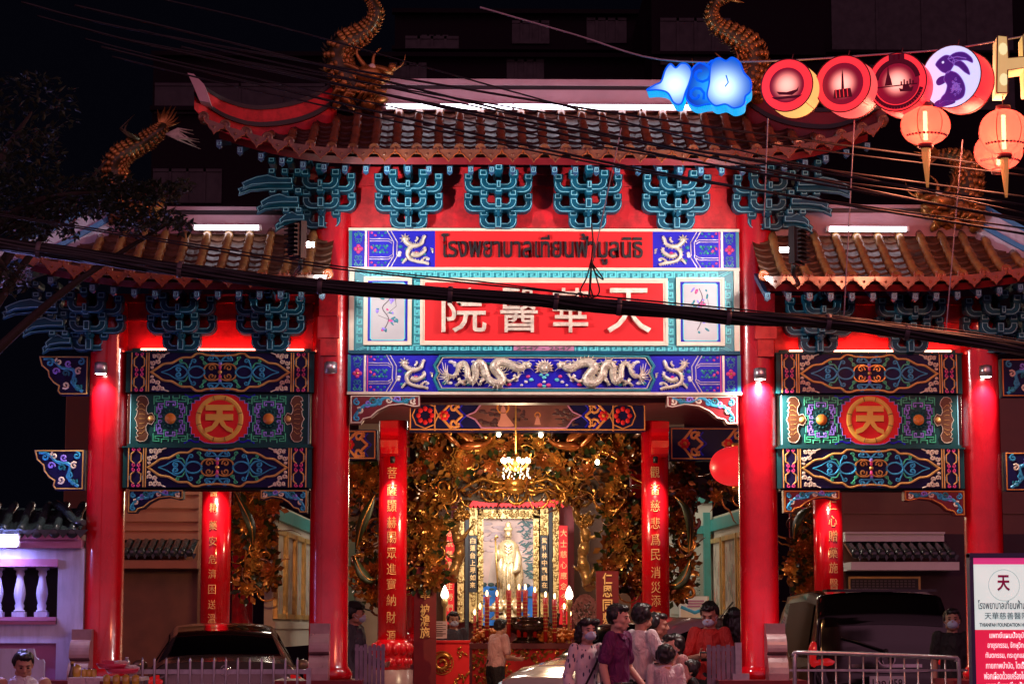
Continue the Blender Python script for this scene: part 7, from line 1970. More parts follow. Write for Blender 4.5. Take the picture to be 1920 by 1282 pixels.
def car(label, tab, paint, wheels, loc, ang, glass, group='cars parked in the yard', wheel_r=.32):
    """tab rows: x, half width, sill z, belt z, top z, half width at the top; x forward"""
    t = thing('parked_car', label, 'car', (0, 0, 0), group)
    xs = []; 
    for i in range(len(tab)-1):
        k = 6
        xs += [tab[i][0]+(tab[i+1][0]-tab[i][0])*q/k for q in range(k)]
    xs.append(tab[-1][0])
    def section(x):
        w_, z0, zb, zt, wt = catmull(tab, x); h = zt-zb
        half = [(0, z0), (w_*.85, z0), (w_*.97, z0+.06), (w_, z0+.22), (w_*1.0, (z0+zb)/2+.05), (w_*.985, zb-.10), (w_*.965, zb-.03), (w_*.94, zb)]
        for f in (.25, .5, .75): half.append((w_*.94+(wt-w_*.94)*f**1.1, zb+(h-.02)*f if h > .08 else zb+h*f))
        half += [(wt, zt-.03 if h > .1 else zt), (wt*.93, zt+.0), (wt*.6, zt+.025), (0, zt+.035)]
        return half
    m_ = MB(); N = None; vs = []; fs = []
    for x in xs:
        h = section(x); ring = [(x, y, z) for y, z in h]+[(x, -y, z) for y, z in h[::-1][1:-1]]
        N = len(ring); vs += ring
    for i in range(len(xs)-1):
        for k in range(N): fs.append((i*N+k, (i+1)*N+k, (i+1)*N+(k+1) % N, i*N+(k+1) % N))
    fs += [tuple(range(N)), tuple(range((len(xs)-1)*N, len(xs)*N))[::-1]]
    m_.add(vs, fs, 0, True); m_.build('body', paint, t)
    def top(x, y):
        w_, z0, zb, zt, wt = catmull(tab, x); u = min(1, abs(y)/max(.01, wt)); return zt+.035-.035*u**2
    def side(x, f, sg):
        w_, z0, zb, zt, wt = catmull(tab, x); h = zt-zb; return Vector((x, sg*(w_*.94+(wt-w_*.94)*f**1.1+.012), zb+(h-.02)*f))
    for nm, kind, a, b in glass:
        g_ = MB(); vs = []; fs = []
        if kind == 'top':
            for i in range(9):
                x = a+(b-a)*i/8; wt = catmull(tab, x)[4]*.90
                for k in range(9):
                    y = -wt+2*wt*k/8; nx_ = (top(x+.03, y)-top(x-.03, y))/.06; nn = Vector((-nx_, 0, 1)).normalized(); vs.append(Vector((x, y, top(x, y)))+nn*.012)
            for i in range(8):
                for k in range(8): fs.append((i*9+k, i*9+k+1, i*9+k+10, i*9+k+9))
            g_.add(vs, fs, 0, True); g_.build(nm, 'carglass', t)
        else:
            for sg in (1, -1):
                g_ = MB(); vs = []; fs = []
                for i in range(9):
                    x = a+(b-a)*i/8
                    for k in range(5): vs.append(side(x, .08+.80*k/4, sg))
                for i in range(8):
                    for k in range(4): fs.append((i*5+k, i*5+k+1, i*5+k+6, i*5+k+5))
                g_.add(vs, fs, 0, True); g_.build(nm, 'carglass', t)
    for x in wheels:
        for sg in (1, -1):
            w_ = catmull(tab, x)[0]; q = MB(); q.lathe([(wheel_r*.6, -.11), (wheel_r*.95, -.11), (wheel_r, -.07), (wheel_r, .07), (wheel_r*.95, .11), (wheel_r*.6, .11)], (x, sg*(w_-.09), wheel_r), 24, 0, axis='y'); o = q.build('wheel', 'tyre', t)
            q = MB(); q.lathe([(wheel_r*.62, -.115), (.05, -.118)], (x, sg*(w_-.09), wheel_r), 20, 0, axis='y'); q.lathe([(wheel_r*.62, .115), (.05, .118)], (x, sg*(w_-.09), wheel_r), 20, 0, axis='y'); q.build('rim', 'chromecar', o)
    for sg in (1, -1):
        xm = glass[1][3]-.12 if len(glass) > 1 else 0; w_, z0, zb, zt, wt = catmull(tab, xm)
        q = MB(); q.ell((xm, sg*(w_+.09), zb+.06), (.06, .10, .075)); q.box(xm-.02, xm+.02, min(sg*w_*.93, sg*(w_+.03)), max(sg*w_*.93, sg*(w_+.03)), zb+.0, zb+.04); q.build('wing_mirror', paint, t)
    t.location = loc; t.rotation_euler = (0, 0, ang)
    return t
# the sedan seen from behind (x forward, rear end at x = -2.3)
sedan = [(-2.35, .70, .45, .70, .74, .62), (-2.30, .82, .34, .86, .98, .70), (-2.18, .88, .30, .92, 1.07, .74), (-1.75, .91, .26, .94, 1.12, .72), (-1.15, .92, .24, .95, 1.40, .60), (-.55, .92, .22, .95, 1.50, .60), (.3, .92, .22, .95, 1.49, .60), (1.0, .92, .22, .95, 1.08, .74), (1.7, .90, .24, .90, .98, .74), (2.2, .82, .28, .80, .84, .66), (2.35, .62, .40, .62, .66, .5)]
c1 = car('dark silver sedan seen from behind in the bay beside the white wall', sedan, 'cardark', (-1.45, 1.45), (X(418, 5.6, 1200), 5.6, .02), radians(97), [('rear_window', 'top', -1.70, -.80), ('side_window', 'side', -1.2, .75), ('windscreen', 'top', .40, .98)])
def rear_plate(t, x, z, w_, h, s_, col='plate', yoff=0):
    q = MB(); q.box(x-.02, x, yoff-w_/2, yoff+w_/2, z, z+h); o = q.build('number_plate', col, t)
    q = MB(); text(q, s_, -w_*.42, w_*.42, z+h*.2, z+h*.8, 0, .004, bold=.01); q.xf(lambda p: Vector((x-.02+p.y, yoff-p.x, p.z))); q.build('plate_lettering', 'black', o)
for sg in (1, -1):
    q = MB(); q.ell((-2.24, sg*.70, .86), (.08, .20, .10), m=0); q.build('tail_lamp', 'taillamp', c1)
q = MB(); q.box(-2.345, -2.31, -.42, .42, .83, .855); q.build('chrome_trim', 'chromecar', c1)
rear_plate(c1, -2.36, .62, .44, .14, '5 1476')
q = MB(); q.ell((-2.30, 0, 1.0), (.02, .045, .045)); q.tube([(-2.315, .06*cos(a), 1.0+.06*sin(a)) for a in [2*pi*i/20 for i in range(21)]], .006, 5); q.build('boot_badge', 'chromecar', c1)
q = MB(); text(q, 'A29U', -.62, -.36, .96, 1.0, 0, .004); q.xf(lambda p: Vector((-2.318+p.y, -p.x, p.z))); q.build('badge_lettering', 'chromecar', c1)
# the tall black van
van = [(-2.35, .80, .42, .80, .84, .74), (-2.30, .88, .34, 1.02, 1.16, .82), (-2.20, .91, .30, 1.06, 1.62, .78), (-2.02, .92, .26, 1.06, 1.86, .74), (-1.2, .93, .24, 1.06, 1.92, .74), (.3, .93, .24, 1.05, 1.90, .74), (1.0, .93, .24, 1.05, 1.62, .72), (1.6, .92, .26, 1.02, 1.12, .76), (2.2, .86, .30, .86, .92, .68), (2.4, .66, .42, .66, .7, .5)]
c2 = car('tall black van seen from behind with red lights reflected in its tailgate', van, 'carblack', (-1.5, 1.5), (X(1592, 6.9, 1200), 6.9, .02), radians(91), [('rear_window', 'top', -2.235, -2.05), ('side_window', 'side', -1.9, .95), ('windscreen', 'top', .55, 1.5)], wheel_r=.34)
for sg in (1, -1):
    q = MB(); q.ell((-2.26, sg*.70, 1.06), (.07, .20, .085)); q.ell((-2.22, sg*.84, 1.16), (.07, .07, .16)); q.build('tail_lamp', 'taillamp', c2)
q = MB(); q.box(-2.37, -2.33, -.42, .42, 1.01, 1.05); q.build('chrome_trim', 'chromecar', c2)
q = MB(); q.tube([(-2.36, .10*cos(a), 1.10+.075*sin(a)) for a in [2*pi*i/24 for i in range(25)]], .012, 6); q.tube([(-2.36, .05*cos(a), 1.10+.07*sin(a)) for a in [2*pi*i/20 for i in range(21)]], .008, 6); q.build('boot_badge', 'chromecar', c2)
rear_plate(c2, -2.37, .74, .42, .17, '1กก 058', 'white')
q = MB(); q.box(-2.16, -1.86, -.66, .66, 1.90, 1.93); q.build('roof_spoiler', 'carblack', c2)
q = MB(); q.tube([(-2.335, .0, 1.2), (-2.31, .30, 1.30), (-2.29, .52, 1.36)], .012, 6); q.ell((-2.33, 0, 1.2), .03); q.build('rear_wiper', 'black', c2)
q = MB(); q.tube([(-2.33, -.80, .98), (-2.37, -.4, .96), (-2.375, 0, .955), (-2.37, .4, .96), (-2.33, .80, .98)], .006, 5); q.build('tailgate_seam', 'chromecar', c2)
q = MB(); q.box(-2.42, -2.3, -.80, .80, .44, .56); q.build('bumper', 'chromecar', c2)
# the pale crossover in the middle, nose towards the left front
cross = [(-2.05, .66, .44, .80, .86, .60), (-1.98, .80, .34, .98, 1.10, .68), (-1.75, .86, .28, 1.0, 1.42, .62), (-1.2, .88, .26, 1.0, 1.55, .60), (-.2, .88, .24, .98, 1.57, .60), (.35, .88, .24, .97, 1.50, .60), (1.0, .88, .24, .96, 1.10, .74), (1.5, .87, .26, .92, 1.03, .76), (1.9, .80, .30, .82, .90, .68), (2.1, .58, .40, .66, .72, .48)]
c3 = car('pearl white hatchback with its headlamp towards the altar, behind the group of people', cross, 'carwhite', (-1.3, 1.32), (X(1222, 4.4, 1230), 4.4, .02), radians(180+49), [('rear_window', 'top', -1.95, -1.70), ('side_window', 'side', -1.6, .75), ('windscreen', 'top', .42, .98)])
for sg in (1, -1):
    q = MB(); q.ell((1.84, sg*.66, .80), (.20, .14, .09), (0, .25, sg*-.5)); q.build('headlight', 'headlamp', c3)
q = MB(); q.box(1.99, 2.115, -.50, .50, .44, .62); q.box(1.93, 2.10, -.56, .56, .64, .70); q.build('front_grille', 'black', c3)
q = MB(); q.tube([(2.13, .07*cos(a), .74+.05*sin(a)) for a in [2*pi*i/20 for i in range(21)]], .010, 6); q.build('front_badge', 'chromecar', c3)
q = MB(); q.tube([(-1.0, .3, 1.6), (-1.25, .3, 1.78)], .010, 6); q.build('aerial', 'black', c3)

# =================================================================== barriers and fence panels
def railing(label, px0, px1, ytop, yrail, Y, n):
    t = thing('picket_railing', label, 'railing', (X((px0+px1)/2, Y, 1250), Y, .02))
    x0, x1 = X(px0, Y, 1250), X(px1, Y, 1250); zr_ = Z(yrail, Y); zt = Z(ytop, Y)
    b = MB(); b.box(x0-.1, x1+.1, Y-.012, Y+.012, zr_-.02, zr_+.02); b.box(x0-.1, x1+.1, Y-.012, Y+.012, .2, .24); b.build('rail', 'steel', t)
    for k in range(n):
        x = x0+(x1-x0)*k/(n-1); b = MB(); b.tube([(x, Y-.022, .05), (x, Y-.022, zt-.03), (x, Y-.022, zt)], [.011, .011, .004], 8); b.build('picket', 'steel', t)
    for x in (x0-.1, x1+.1): 
        b = MB(); b.box(x-.02, x+.02, Y-.02, Y+.02, .02, zr_+.03); b.build('end_post', 'steel', t)
railing('galvanised picket railing in front of the dark sedan', 268, 558, 1232, 1258, -1.9, 14)
Y = -1.4
t = thing('crowd_barrier', 'tubular crowd barrier with rounded corners in front of the black van', 'barrier', (X(1640, Y, 1250), Y, .02))
x0, x1, zt = X(1490, Y, 1250), X(1798, Y, 1250), Z(1223, Y); dz = Z(1232, Y)-zt
b = MB(); b.tube(smooth_line([(x0, Y, .1), (x0, Y, zt-.12), (x0+.02, Y, zt-.04), (x0+.10, Y, zt), (x1-.12, Y, zt+dz), (x1-.03, Y, zt+dz-.03), (x1, Y, zt+dz-.12), (x1, Y, .1)], 4), .020, 8); b.build('frame_tube', 'steel', t)
b = MB(); b.box(x0-.05, x1+.08, Y-.012, Y+.012, Z(1258, Y), Z(1254, Y)); b.box(x0, x1, Y-.012, Y+.012, .25, .28); b.build('rail', 'steel', t)
for k in range(11): 
    x = x0+(x1-x0)*(k+1)/12; b = MB(); b.tube([(x, Y, .26), (x, Y, zt+dz*(k+1)/12)], .009, 7); b.build('bar', 'steel', t)
for x in (x0+.1, x1-.1): 
    b = MB(); b.box(x-.03, x+.03, Y-.25, Y+.25, .02, .06); b.tube([(x, Y, .04), (x, Y, .26)], .02, 8); b.build('foot', 'steel', t)
M['greypanel'] = mat('grey_violet_metal_panel', (.24, .19, .24), .35, metal=.6, var=.25, vscale=8)
def slatfence(label, px0, px1, ytop, Y, n, post=None):
    t = thing('folding_gate', label, 'gate', (X((px0+px1)/2, Y, 1250), Y, .02), 'folded metal gate leaves')
    x0, x1 = X(px0, Y, 1250), X(px1, Y, 1250); zt = Z(ytop, Y)
    for k in range(n):
        a = x0+(x1-x0)*k/n; b_ = x0+(x1-x0)*(k+1)/n; m_ = MB(); m_.box(a+.004, b_-.004, Y-.012+.008*(k % 2), Y+.012, .08, zt-.012*(k % 2)); m_.build('leaf_panel', 'greypanel', t)
    m_ = MB(); m_.box(x0, x1, Y+.013, Y+.03, zt-.06, zt-.03); m_.box(x0, x1, Y+.013, Y+.03, .2, .24); m_.build('rail', 'steel', t)
    if post: 
        m_ = MB(); xp = X(post, Y, 1250); m_.box(xp-.03, xp+.03, Y-.05, Y+.02, .02, Z(ytop-4, Y)); m_.box(xp-.06, xp+.10, Y-.06, Y+.02, Z(1275, Y), Z(1262, Y)); m_.build('post', 'steel', t)
slatfence('folded grey metal gate leaf beside the guard in the cap', 665, 722, 1207, -.35, 7)
slatfence('folded grey metal gate leaf beside the person in red', 1325, 1388, 1208, -.35, 7, 1384)
# =================================================================== people
M['skin'] = mat('tan_skin', (.48, .24, .16), .5, var=.08, vscale=8); M['skin2'] = mat('light_skin', (.62, .35, .26), .5, var=.08, vscale=8)
M['hair'] = mat('black_hair', (.010, .008, .008), .4, var=.3, vscale=30); M['hairbrown'] = mat('brown_hair', (.06, .03, .02), .45, var=.3)
M['mask'] = mat('pale_blue_face_mask', (.50, .58, .75), .6, var=.08); M['eye'] = mat('dark_eye', (.01, .008, .008), .2); M['lip'] = mat('lip', (.32, .10, .08), .5)
M['purplepolo'] = mat('purple_knit_polo', (.13, .009, .095), .75, var=.2, vscale=10); M['navytrouser'] = mat('navy_trousers', (.018, .022, .06), .75, var=.2)
M['whitetee'] = mat('white_cotton', (.70, .58, .60), .75, var=.12, vscale=6); M['pinkshirt'] = mat('pale_pink_shirt', (.62, .36, .34), .7, var=.12, vscale=8); M['salmon'] = mat('salmon_trousers', (.55, .20, .18), .7, var=.12)
M['redshirt'] = mat('red_shirt', (.50, .02, .015), .7, var=.15); M['blackcloth'] = mat('black_clothing', (.012, .010, .012), .8, var=.3); M['darkcloth'] = mat('dark_grey_uniform', (.06, .05, .07), .8, var=.2); M['tank'] = mat('white_tank_top', (.72, .66, .74), .75, var=.12)
for nm_ in ('purplepolo', 'navytrouser', 'whitetee', 'pinkshirt', 'salmon', 'redshirt', 'blackcloth', 'darkcloth', 'tank'):
    m = M[nm_]; n, l = m.node_tree.nodes, m.node_tree.links; tcn = n.new('ShaderNodeTexCoord'); mp = n.new('ShaderNodeMapping'); mp.inputs['Scale'].default_value = (9, 9, 4); mp.inputs['Rotation'].default_value = (.3, .5, 0)
    nn = n.new('ShaderNodeTexNoise'); nn.inputs['Scale'].default_value = 1.3; nn.inputs['Detail'].default_value = 3; nn.inputs['Distortion'].default_value = 1.2; bp = n.new('ShaderNodeBump'); bp.inputs['Strength'].default_value = 1.0; bp.inputs['Distance'].default_value = .05
    l.new(tcn.outputs['Object'], mp.inputs['Vector']); l.new(mp.outputs[0], nn.inputs['Vector']); l.new(nn.outputs['Fac'], bp.inputs['Height']); l.new(bp.outputs[0], n['Principled BSDF'].inputs['Normal'])
def printed(name, base, ink, kind):
    m = mat(name, base, .75); n, l = m.node_tree.nodes, m.node_tree.links; b = n['Principled BSDF']; tcn = n.new('ShaderNodeTexCoord'); mp = n.new('ShaderNodeMapping')
    l.new(tcn.outputs['Object'], mp.inputs['Vector'])
    mxx = n.new('ShaderNodeMix'); mxx.data_type = 'RGBA'; mxx.inputs['A'].default_value = (*base, 1); mxx.inputs['B'].default_value = (*ink, 1)
    if kind == 'stripe':
        wv = n.new('ShaderNodeTexWave'); wv.bands_direction = 'Z'; wv.inputs['Scale'].default_value = 9; wv.inputs['Distortion'].default_value = .3
        l.new(mp.outputs[0], wv.inputs['Vector']); src = wv.outputs['Fac']; th = .55
    else:
        mp.inputs['Rotation'].default_value = (.5, .6, .3); mp.inputs['Scale'].default_value = (34, 30, 13)
        vo = n.new('ShaderNodeTexVoronoi'); vo.inputs['Scale'].default_value = 1.0; l.new(mp.outputs[0], vo.inputs['Vector']); src = vo.outputs['Distance']; th = .30
    ml = n.new('ShaderNodeMath'); ml.operation = 'GREATER_THAN' if kind == 'stripe' else 'LESS_THAN'; ml.inputs[1].default_value = th; l.new(src, ml.inputs[0]); l.new(ml.outputs[0], mxx.inputs['Factor']); l.new(mxx.outputs['Result'], b.inputs['Base Color'])
    return m
M['feather'] = printed('white_blouse_with_dark_feathers', (.70, .58, .60), (.05, .05, .11), 'feather'); M['stripe'] = printed('black_and_white_striped_shirt', (.55, .42, .40), (.03, .015, .02), 'stripe')

def fused(mb, name, ms, parent, vox=.010, it=4, rough=0.0, rs=20.0, st=(1, 1, 1)):
    """melt overlapping rounded shapes into one continuous surface"""
    me = bpy.data.meshes.new('fused'); me.from_pydata(mb.v, [], mb.f); o = bpy.data.objects.new('fused', me); COL.objects.link(o)
    r = o.modifiers.new('r', 'REMESH'); r.mode = 'VOXEL'; r.voxel_size = vox
    s_ = o.modifiers.new('s', 'SMOOTH'); s_.factor = .5; s_.iterations = it
    dg = bpy.context.evaluated_depsgraph_get(); dg.update(); m2 = bpy.data.meshes.new_from_object(o.evaluated_get(dg))
    bpy.data.objects.remove(o); bpy.data.meshes.remove(me)
    if rough:
        nn = [v.normal.copy() for v in m2.vertices]
        for v, q in zip(m2.vertices, nn): v.co += q*(rough*.45+rough*noise.noise(Vector((v.co.x*rs*st[0]+7, v.co.y*rs*st[1], v.co.z*rs*st[2]))))
    m2.name = name; m2.materials.clear(); m2.materials.append(M[ms] if isinstance(ms, str) else ms); m2.polygons.foreach_set('use_smooth', [True]*len(m2.polygons))
    ob = bpy.data.objects.new(name, m2); COL.objects.link(ob); ob.parent = parent; return ob
def limb(mb, pts, rad, seg=10):
    for i in range(len(pts)-1):
        a, b = Vector(pts[i]), Vector(pts[i+1]); n = 5
        mb.tube([a.lerp(b, k/n) for k in range(n+1)], [rad[i]+(rad[i+1]-rad[i])*k/n for k in range(n+1)], seg)
    for p, r in zip(pts, rad): mb.ell(p, r*.99, seg=10, rings=8)
def hand(mb, w_, d, side, s=1.0, curl=.5, palm=Vector((0, -1, 0))):
    """palm, four unequal bent fingers and a thumb growing from wrist w_ in direction d"""
    w_ = Vector(w_); d = Vector(d).normalized(); p = palm-d*palm.dot(d)
    p = p.normalized() if p.length > .05 else d.orthogonal(); l = d.cross(p)*side
    mb.tube([w_, w_+d*.035*s, w_+d*.085*s], [.024*s, .034*s, .034*s], 10, flat=.55); mb.ell(w_+d*.05*s, (.034*s, .030*s, .036*s))
    for i, (off, ln) in enumerate(((-.027, .068), (-.009, .078), (.009, .072), (.026, .056))):
        b = w_+d*.082*s+l*off*s; k1 = b+(d*cos(curl*.5)+p*sin(curl*.5))*ln*.45*s; k2 = k1+(d*cos(curl)+p*sin(curl))*ln*.32*s; k3 = k2+(d*cos(curl*1.7)+p*sin(curl*1.7))*ln*.25*s
        mb.tube([b, k1, k2, k3], [.0095*s, .009*s, .0085*s, .007*s], 8); mb.ell(k3, .007*s, seg=6, rings=5)
    b = w_+d*.03*s-l*.028*s; k1 = b+(d*.6-l*.7+p*.3).normalized()*.038*s; k2 = k1+(d*.85-l*.25+p*.4).normalized()*.030*s
    mb.tube([b, k1, k2], [.012*s, .0105*s, .008*s], 8); mb.ell(k2, .008*s, seg=6, rings=5)
def person(label, pos, H, face, shirt, trousers='navytrouser', sleeves='short', arms=None, head=(0, 0), hair='short', skin='skin', mask=False, legs=None, lean=0, build=1.0, haircol='hair', shoes='black', extra=None, child=False, hem=.90, seated=False, lower='trousers'):
    """local frame: feet at the origin, looking towards -y; arms: {side: (elbow, wrist, hand direction)}"""
    t = thing('person', label, 'person', (0, 0, 0)); k = H/1.70; hs = (1.28 if child else 1.06)*k/1.0
    V = lambda x, y, z: Vector((x*k, y*k, z*k))
    ln = lambda p: Vector((p[0], p[1]-lean*max(0, p[2]-.92), p[2]))
    hipz = .90; shz = 1.40; B = build
    legs = legs or {1: ((.095, -.015, .48), (.10, .02, .07)), -1: ((-.095, -.015, .48), (-.10, .02, .07))}
    arms = arms or {}
    A = {}
    for s_ in (1, -1):
        A[s_] = arms.get(s_, ((.198*s_*B, .02, 1.12), (.208*s_*B, -.05, .87), (0, -.1, -1)))
    sh = {s_: ln((.158*s_*B, .0, shz)) for s_ in (1, -1)}
    hd = ln((0, -.015, 1.575 if not child else 1.53))
    hc = Vector((hd.x*k, hd.y*k, H-.125*hs/1.06 if not lean and not seated else hd.z*k))
    if child: hc.z = H-.125*hs
    b = MB()
    # torso (skin below the clothes), neck
    limb(b, [V(0, .01, .95), V(*ln((0, .01, 1.15))), V(*ln((0, .01, 1.34)))], [.115*k*B, .115*k*B, .12*k*B])
    b.tube([V(*ln((0, .015, 1.36))), Vector((hc.x, hc.y+.02*k, hc.z-.06*hs))], [.065*k, .054*k], 10)
    for s_ in (1, -1):
        kn, an = legs[s_]; el, wr, hdn = A[s_]
        limb(b, [V(.085*s_, .01, hipz), V(*kn), V(*an)], [.085*k*B, .055*k, .042*k]); b.ell(V(an[0], an[1]-.06, an[2]-.03), (.045*k, .12*k, .04*k))
        limb(b, [V(*sh[s_]), V(*el), V(*wr)], [.052*k*B, .040*k, .029*k]); hand(b, V(*wr), hdn, s_, k*(1.08 if child else 1.0), .6, Vector((-s_*.7, -.3, .2)))
    # head
    R = Euler((head[1], 0, head[0])).to_matrix(); U = lambda x, y, z: hc+R @ Vector((x*hs, y*hs, z*hs)); rot = (head[1], 0, head[0])
    E_ = lambda c, r: b.ell(U(*c), tuple(q*hs for q in r), rot, seg=14, rings=10)
    E_((0, .012, .028), (.074, .092, .082)); E_((0, -.025, -.02), (.064, .066, .088)); E_((0, -.045, -.082), (.040, .042, .030)); E_((0, -.06, .025), (.052, .03, .02))
    for s_ in (1, -1): E_((.038*s_, -.052, -.022), (.028, .032, .026)); E_((.074*s_, .008, -.010), (.012, .022, .032)); E_((.052*s_, -.02, -.068), (.02, .04, .024))
    b.tube([U(0, -.082, .016), U(0, -.098, -.012), U(0, -.108, -.030)], [.010*hs, .013*hs, .017*hs], 8); E_((.012, -.094, -.034), (.009, .012, .008)); E_((-.012, -.094, -.034), (.009, .012, .008))
    E_((0, -.086, -.058), (.022, .012, .007)); E_((0, -.085, -.070), (.018, .011, .006))
    fused(b, 'body', skin, t, .0085 if not child else .007, 2)
    e = MB()
    for s_ in (1, -1):
        e.ell(U(.030*s_, -.0835, .004), (.013*hs, .006*hs, .0065*hs), rot, seg=8, rings=6, m=0); e.tube([U(.014*s_, -.088, .024), U(.030*s_, -.089, .029), U(.048*s_, -.078, .024)], [.003*hs, .004*hs, .002*hs], 5, 1)
    if not mask: e.ell(U(0, -.0965, -.063), (.021*hs, .004*hs, .005*hs), rot, m=2, seg=8, rings=5)
    e.build('eyes_and_lips_print', ['eye', 'hair', 'lip'], t)
    # hair
    h = MB(); HH = lambda c, r: h.ell(U(*c), tuple(q*hs for q in r), rot, seg=14, rings=10)
    HH((0, .030, .045), (.079, .086, .073)); HH((0, .052, .0), (.073, .058, .064)); HH((0, -.030, .082), (.064, .048, .032))
    for s_ in (1, -1): HH((.070*s_, .030, .02), (.018, .045, .05))
    if hair == 'bob': 
        for s_ in (1, -1): HH((.075*s_, .03, -.02), (.034, .06, .08)); HH((.085*s_, .03, -.05), (.032, .05, .05)); HH((.05*s_, -.05, .08), (.05, .04, .035))
        HH((0, .07, -.04), (.085, .05, .08))
    if hair == 'long': 
        HH((0, .07, -.10), (.088, .05, .16)); HH((0, .075, -.22), (.085, .045, .14))
        for s_ in (1, -1): HH((.075*s_, .03, -.06), (.03, .05, .12))
    if hair == 'tail': h.tube([U(0, .10, .02), U(0, .15, -.04), U(0, .15, -.14), U(0, .13, -.24)], [.03*hs, .035*hs, .03*hs, .01*hs], 10)
    if hair == 'bun': HH((0, .10, .06), (.045, .045, .045)); HH((.0, -.07, .06), (.06, .02, .025))
    fused(h, 'hair', haircol, t, .007, 1, .011, 45, (1, 1, .5))
    if hair == 'cap':
        c = MB(); c.ell(U(0, .012, .075), (.092*hs, .105*hs, .060*hs), rot, seg=16, rings=10); c.add([U(-.07, -.07, .055), U(.07, -.07, .055), U(.06, -.16, .038), U(-.06, -.16, .038), U(-.07, -.07, .066), U(.07, -.07, .066), U(.06, -.16, .048), U(-.06, -.16, .048)], [(0, 1, 2, 3), (4, 7, 6, 5), (3, 2, 6, 7), (0, 3, 7, 4), (1, 5, 6, 2)]); c.build('cap', 'blackcloth', t)
    if mask:
        m_ = MB(); dz = -.045 if mask == 'chin' else 0
        m_.ell(U(0, -.066, -.046+dz), (.058*hs, .050*hs, .044*hs), rot, seg=14, rings=10); m_.ell(U(0, -.094, -.026+dz), (.024*hs, .022*hs, .03*hs), rot, seg=10, rings=8)
        fused(m_, 'face_mask', 'mask', t, .006, 2)
        l_ = MB()
        for s_ in (1, -1): l_.tube([U(.056*s_, -.06, -.03+dz), U(.080*s_, .01, .004)], .003*hs, 5); l_.tube([U(.056*s_, -.055, -.065+dz), U(.080*s_, .01, -.02)], .003*hs, 5)
        l_.build('ear_loop_thread', 'mask', t)
    # clothes
    c = MB(); tk = .016*k
    limb(c, [V(0, .01, hem+.05), V(*ln((0, .012, 1.15))), V(*ln((0, .008, 1.31)))], [.135*k*B, .128*k*B, .142*k*B], 16)
    c.ell(V(*ln((0, .0, 1.25))), (.160*k*B, .118*k*B, .17*k), seg=14, rings=10); c.ell(V(0, .01, hem+.08), (.165*k*B, .125*k*B, .12*k), seg=14, rings=10); c.ell(V(*ln((0, .02, 1.385))), (.13*k*B, .075*k, .055*k), seg=14, rings=8)
    for s_ in (1, -1):
        el, wr, _ = A[s_]; S_ = sh[s_]
        if sleeves == 'short': limb(c, [V(*S_), V(*[S_[i]+(el[i]-S_[i])*.72 for i in range(3)])], [.060*k*B, .062*k])
        elif sleeves == 'long': limb(c, [V(*S_), V(*el), V(*[el[i]+(wr[i]-el[i])*.93 for i in range(3)])], [.058*k*B, .052*k, .044*k])
        limb(c, [V(*ln((.06*s_, .015, 1.37))), V(*S_)], [.045*k, .05*k]) if sleeves != 'none' else limb(c, [V(*ln((.07*s_, .015, 1.30))), V(*ln((.10*s_, .02, 1.42)))], [.04*k, .025*k])
    if sleeves != 'none': c.tube([V(*ln((0, .012, 1.38))), V(*ln((0, .005, 1.435)))], [.09*k, .072*k], 12)
    sh_ = fused(c, 'shirt', shirt, t, .009, 2, .011, 15, (1, 1, .7))
    c = MB(); 
    limb(c, [V(0, .01, 1.0), V(0, .01, hipz+.02)], [.13*k*B, .14*k*B], 16)
    for s_ in (1, -1):
        kn, an = legs[s_]; limb(c, [V(.082*s_, .012, hipz), V(*kn), V(*[kn[i]+(an[i]-kn[i])*(.95) for i in range(3)])], [.103*k*B, .078*k, .064*k])
    fused(c, lower, trousers, t, .011, 2, .010, 13, (1, 1, .6))
    c = MB()
    for s_ in (1, -1):
        kn, an = legs[s_]; c.ell(V(an[0], an[1]-.05, an[2]-.015), (.052*k, .135*k, .055*k), seg=12, rings=8)
        if s_ == 1: pass
        c.build('shoe', shoes, t) ; c = MB()
    if extra: extra(t, V, U, hs, k, sh_)
    t.location = pos; t.rotation_euler = (0, 0, face)
    return t
def stand(px, pytop, Y, base=.02): return (X(px, Y, 1200), Y, base), Z(pytop, Y)-base
def strap(t, V, U, hs, k, sh_):
    q = MB(); q.tube(smooth_line([tuple(V(.13, -.03, 1.43)), tuple(V(.09, -.13, 1.33)), tuple(V(-.02, -.15, 1.12)), tuple(V(-.12, -.14, .93))], 5), .011*k, 6); q.obox(V(-.17, -.12, .84), (.10*k, .10*k, .16*k)); q.build('shoulder_bag', 'blackcloth', t)
def collar(t, V, U, hs, k, sh_):
    q = MB()
    for s_ in (1, -1): q.add([V(.02*s_, -.085, 1.405), V(.075*s_, -.05, 1.44), V(.085*s_, -.085, 1.39), V(.045*s_, -.125, 1.36)], [(0, 1, 2, 3)]); q.add([V(.02*s_, -.078, 1.400), V(.075*s_, -.043, 1.435), V(.085*s_, -.078, 1.385), V(.045*s_, -.118, 1.355)], [(0, 1, 2, 3)])
    q.box(-.012*k, .012*k, -.148*k, -.128*k, 1.22*k, 1.37*k); q.build('collar', 'purplepolo', t)
    q = MB(); q.lathe([(.145*k, .955*k), (.148*k, .985*k)], (0, .01*k, 0), 20); q.build('belt', 'black', t)
def phone(side=-1):
    def f(t, V, U, hs, k, sh_): q = MB(); q.obox(V(.0, -.40, 1.17), (.075*k, .012*k, .14*k), (.9, 0, 0)); q.build('phone', 'black', t)
    return f
hold = {1: ((.22, -.06, 1.13), (.05, -.32, 1.17), (-.3, -1, .1)), -1: ((-.22, -.06, 1.13), (-.05, -.32, 1.17), (.3, -1, .1))}
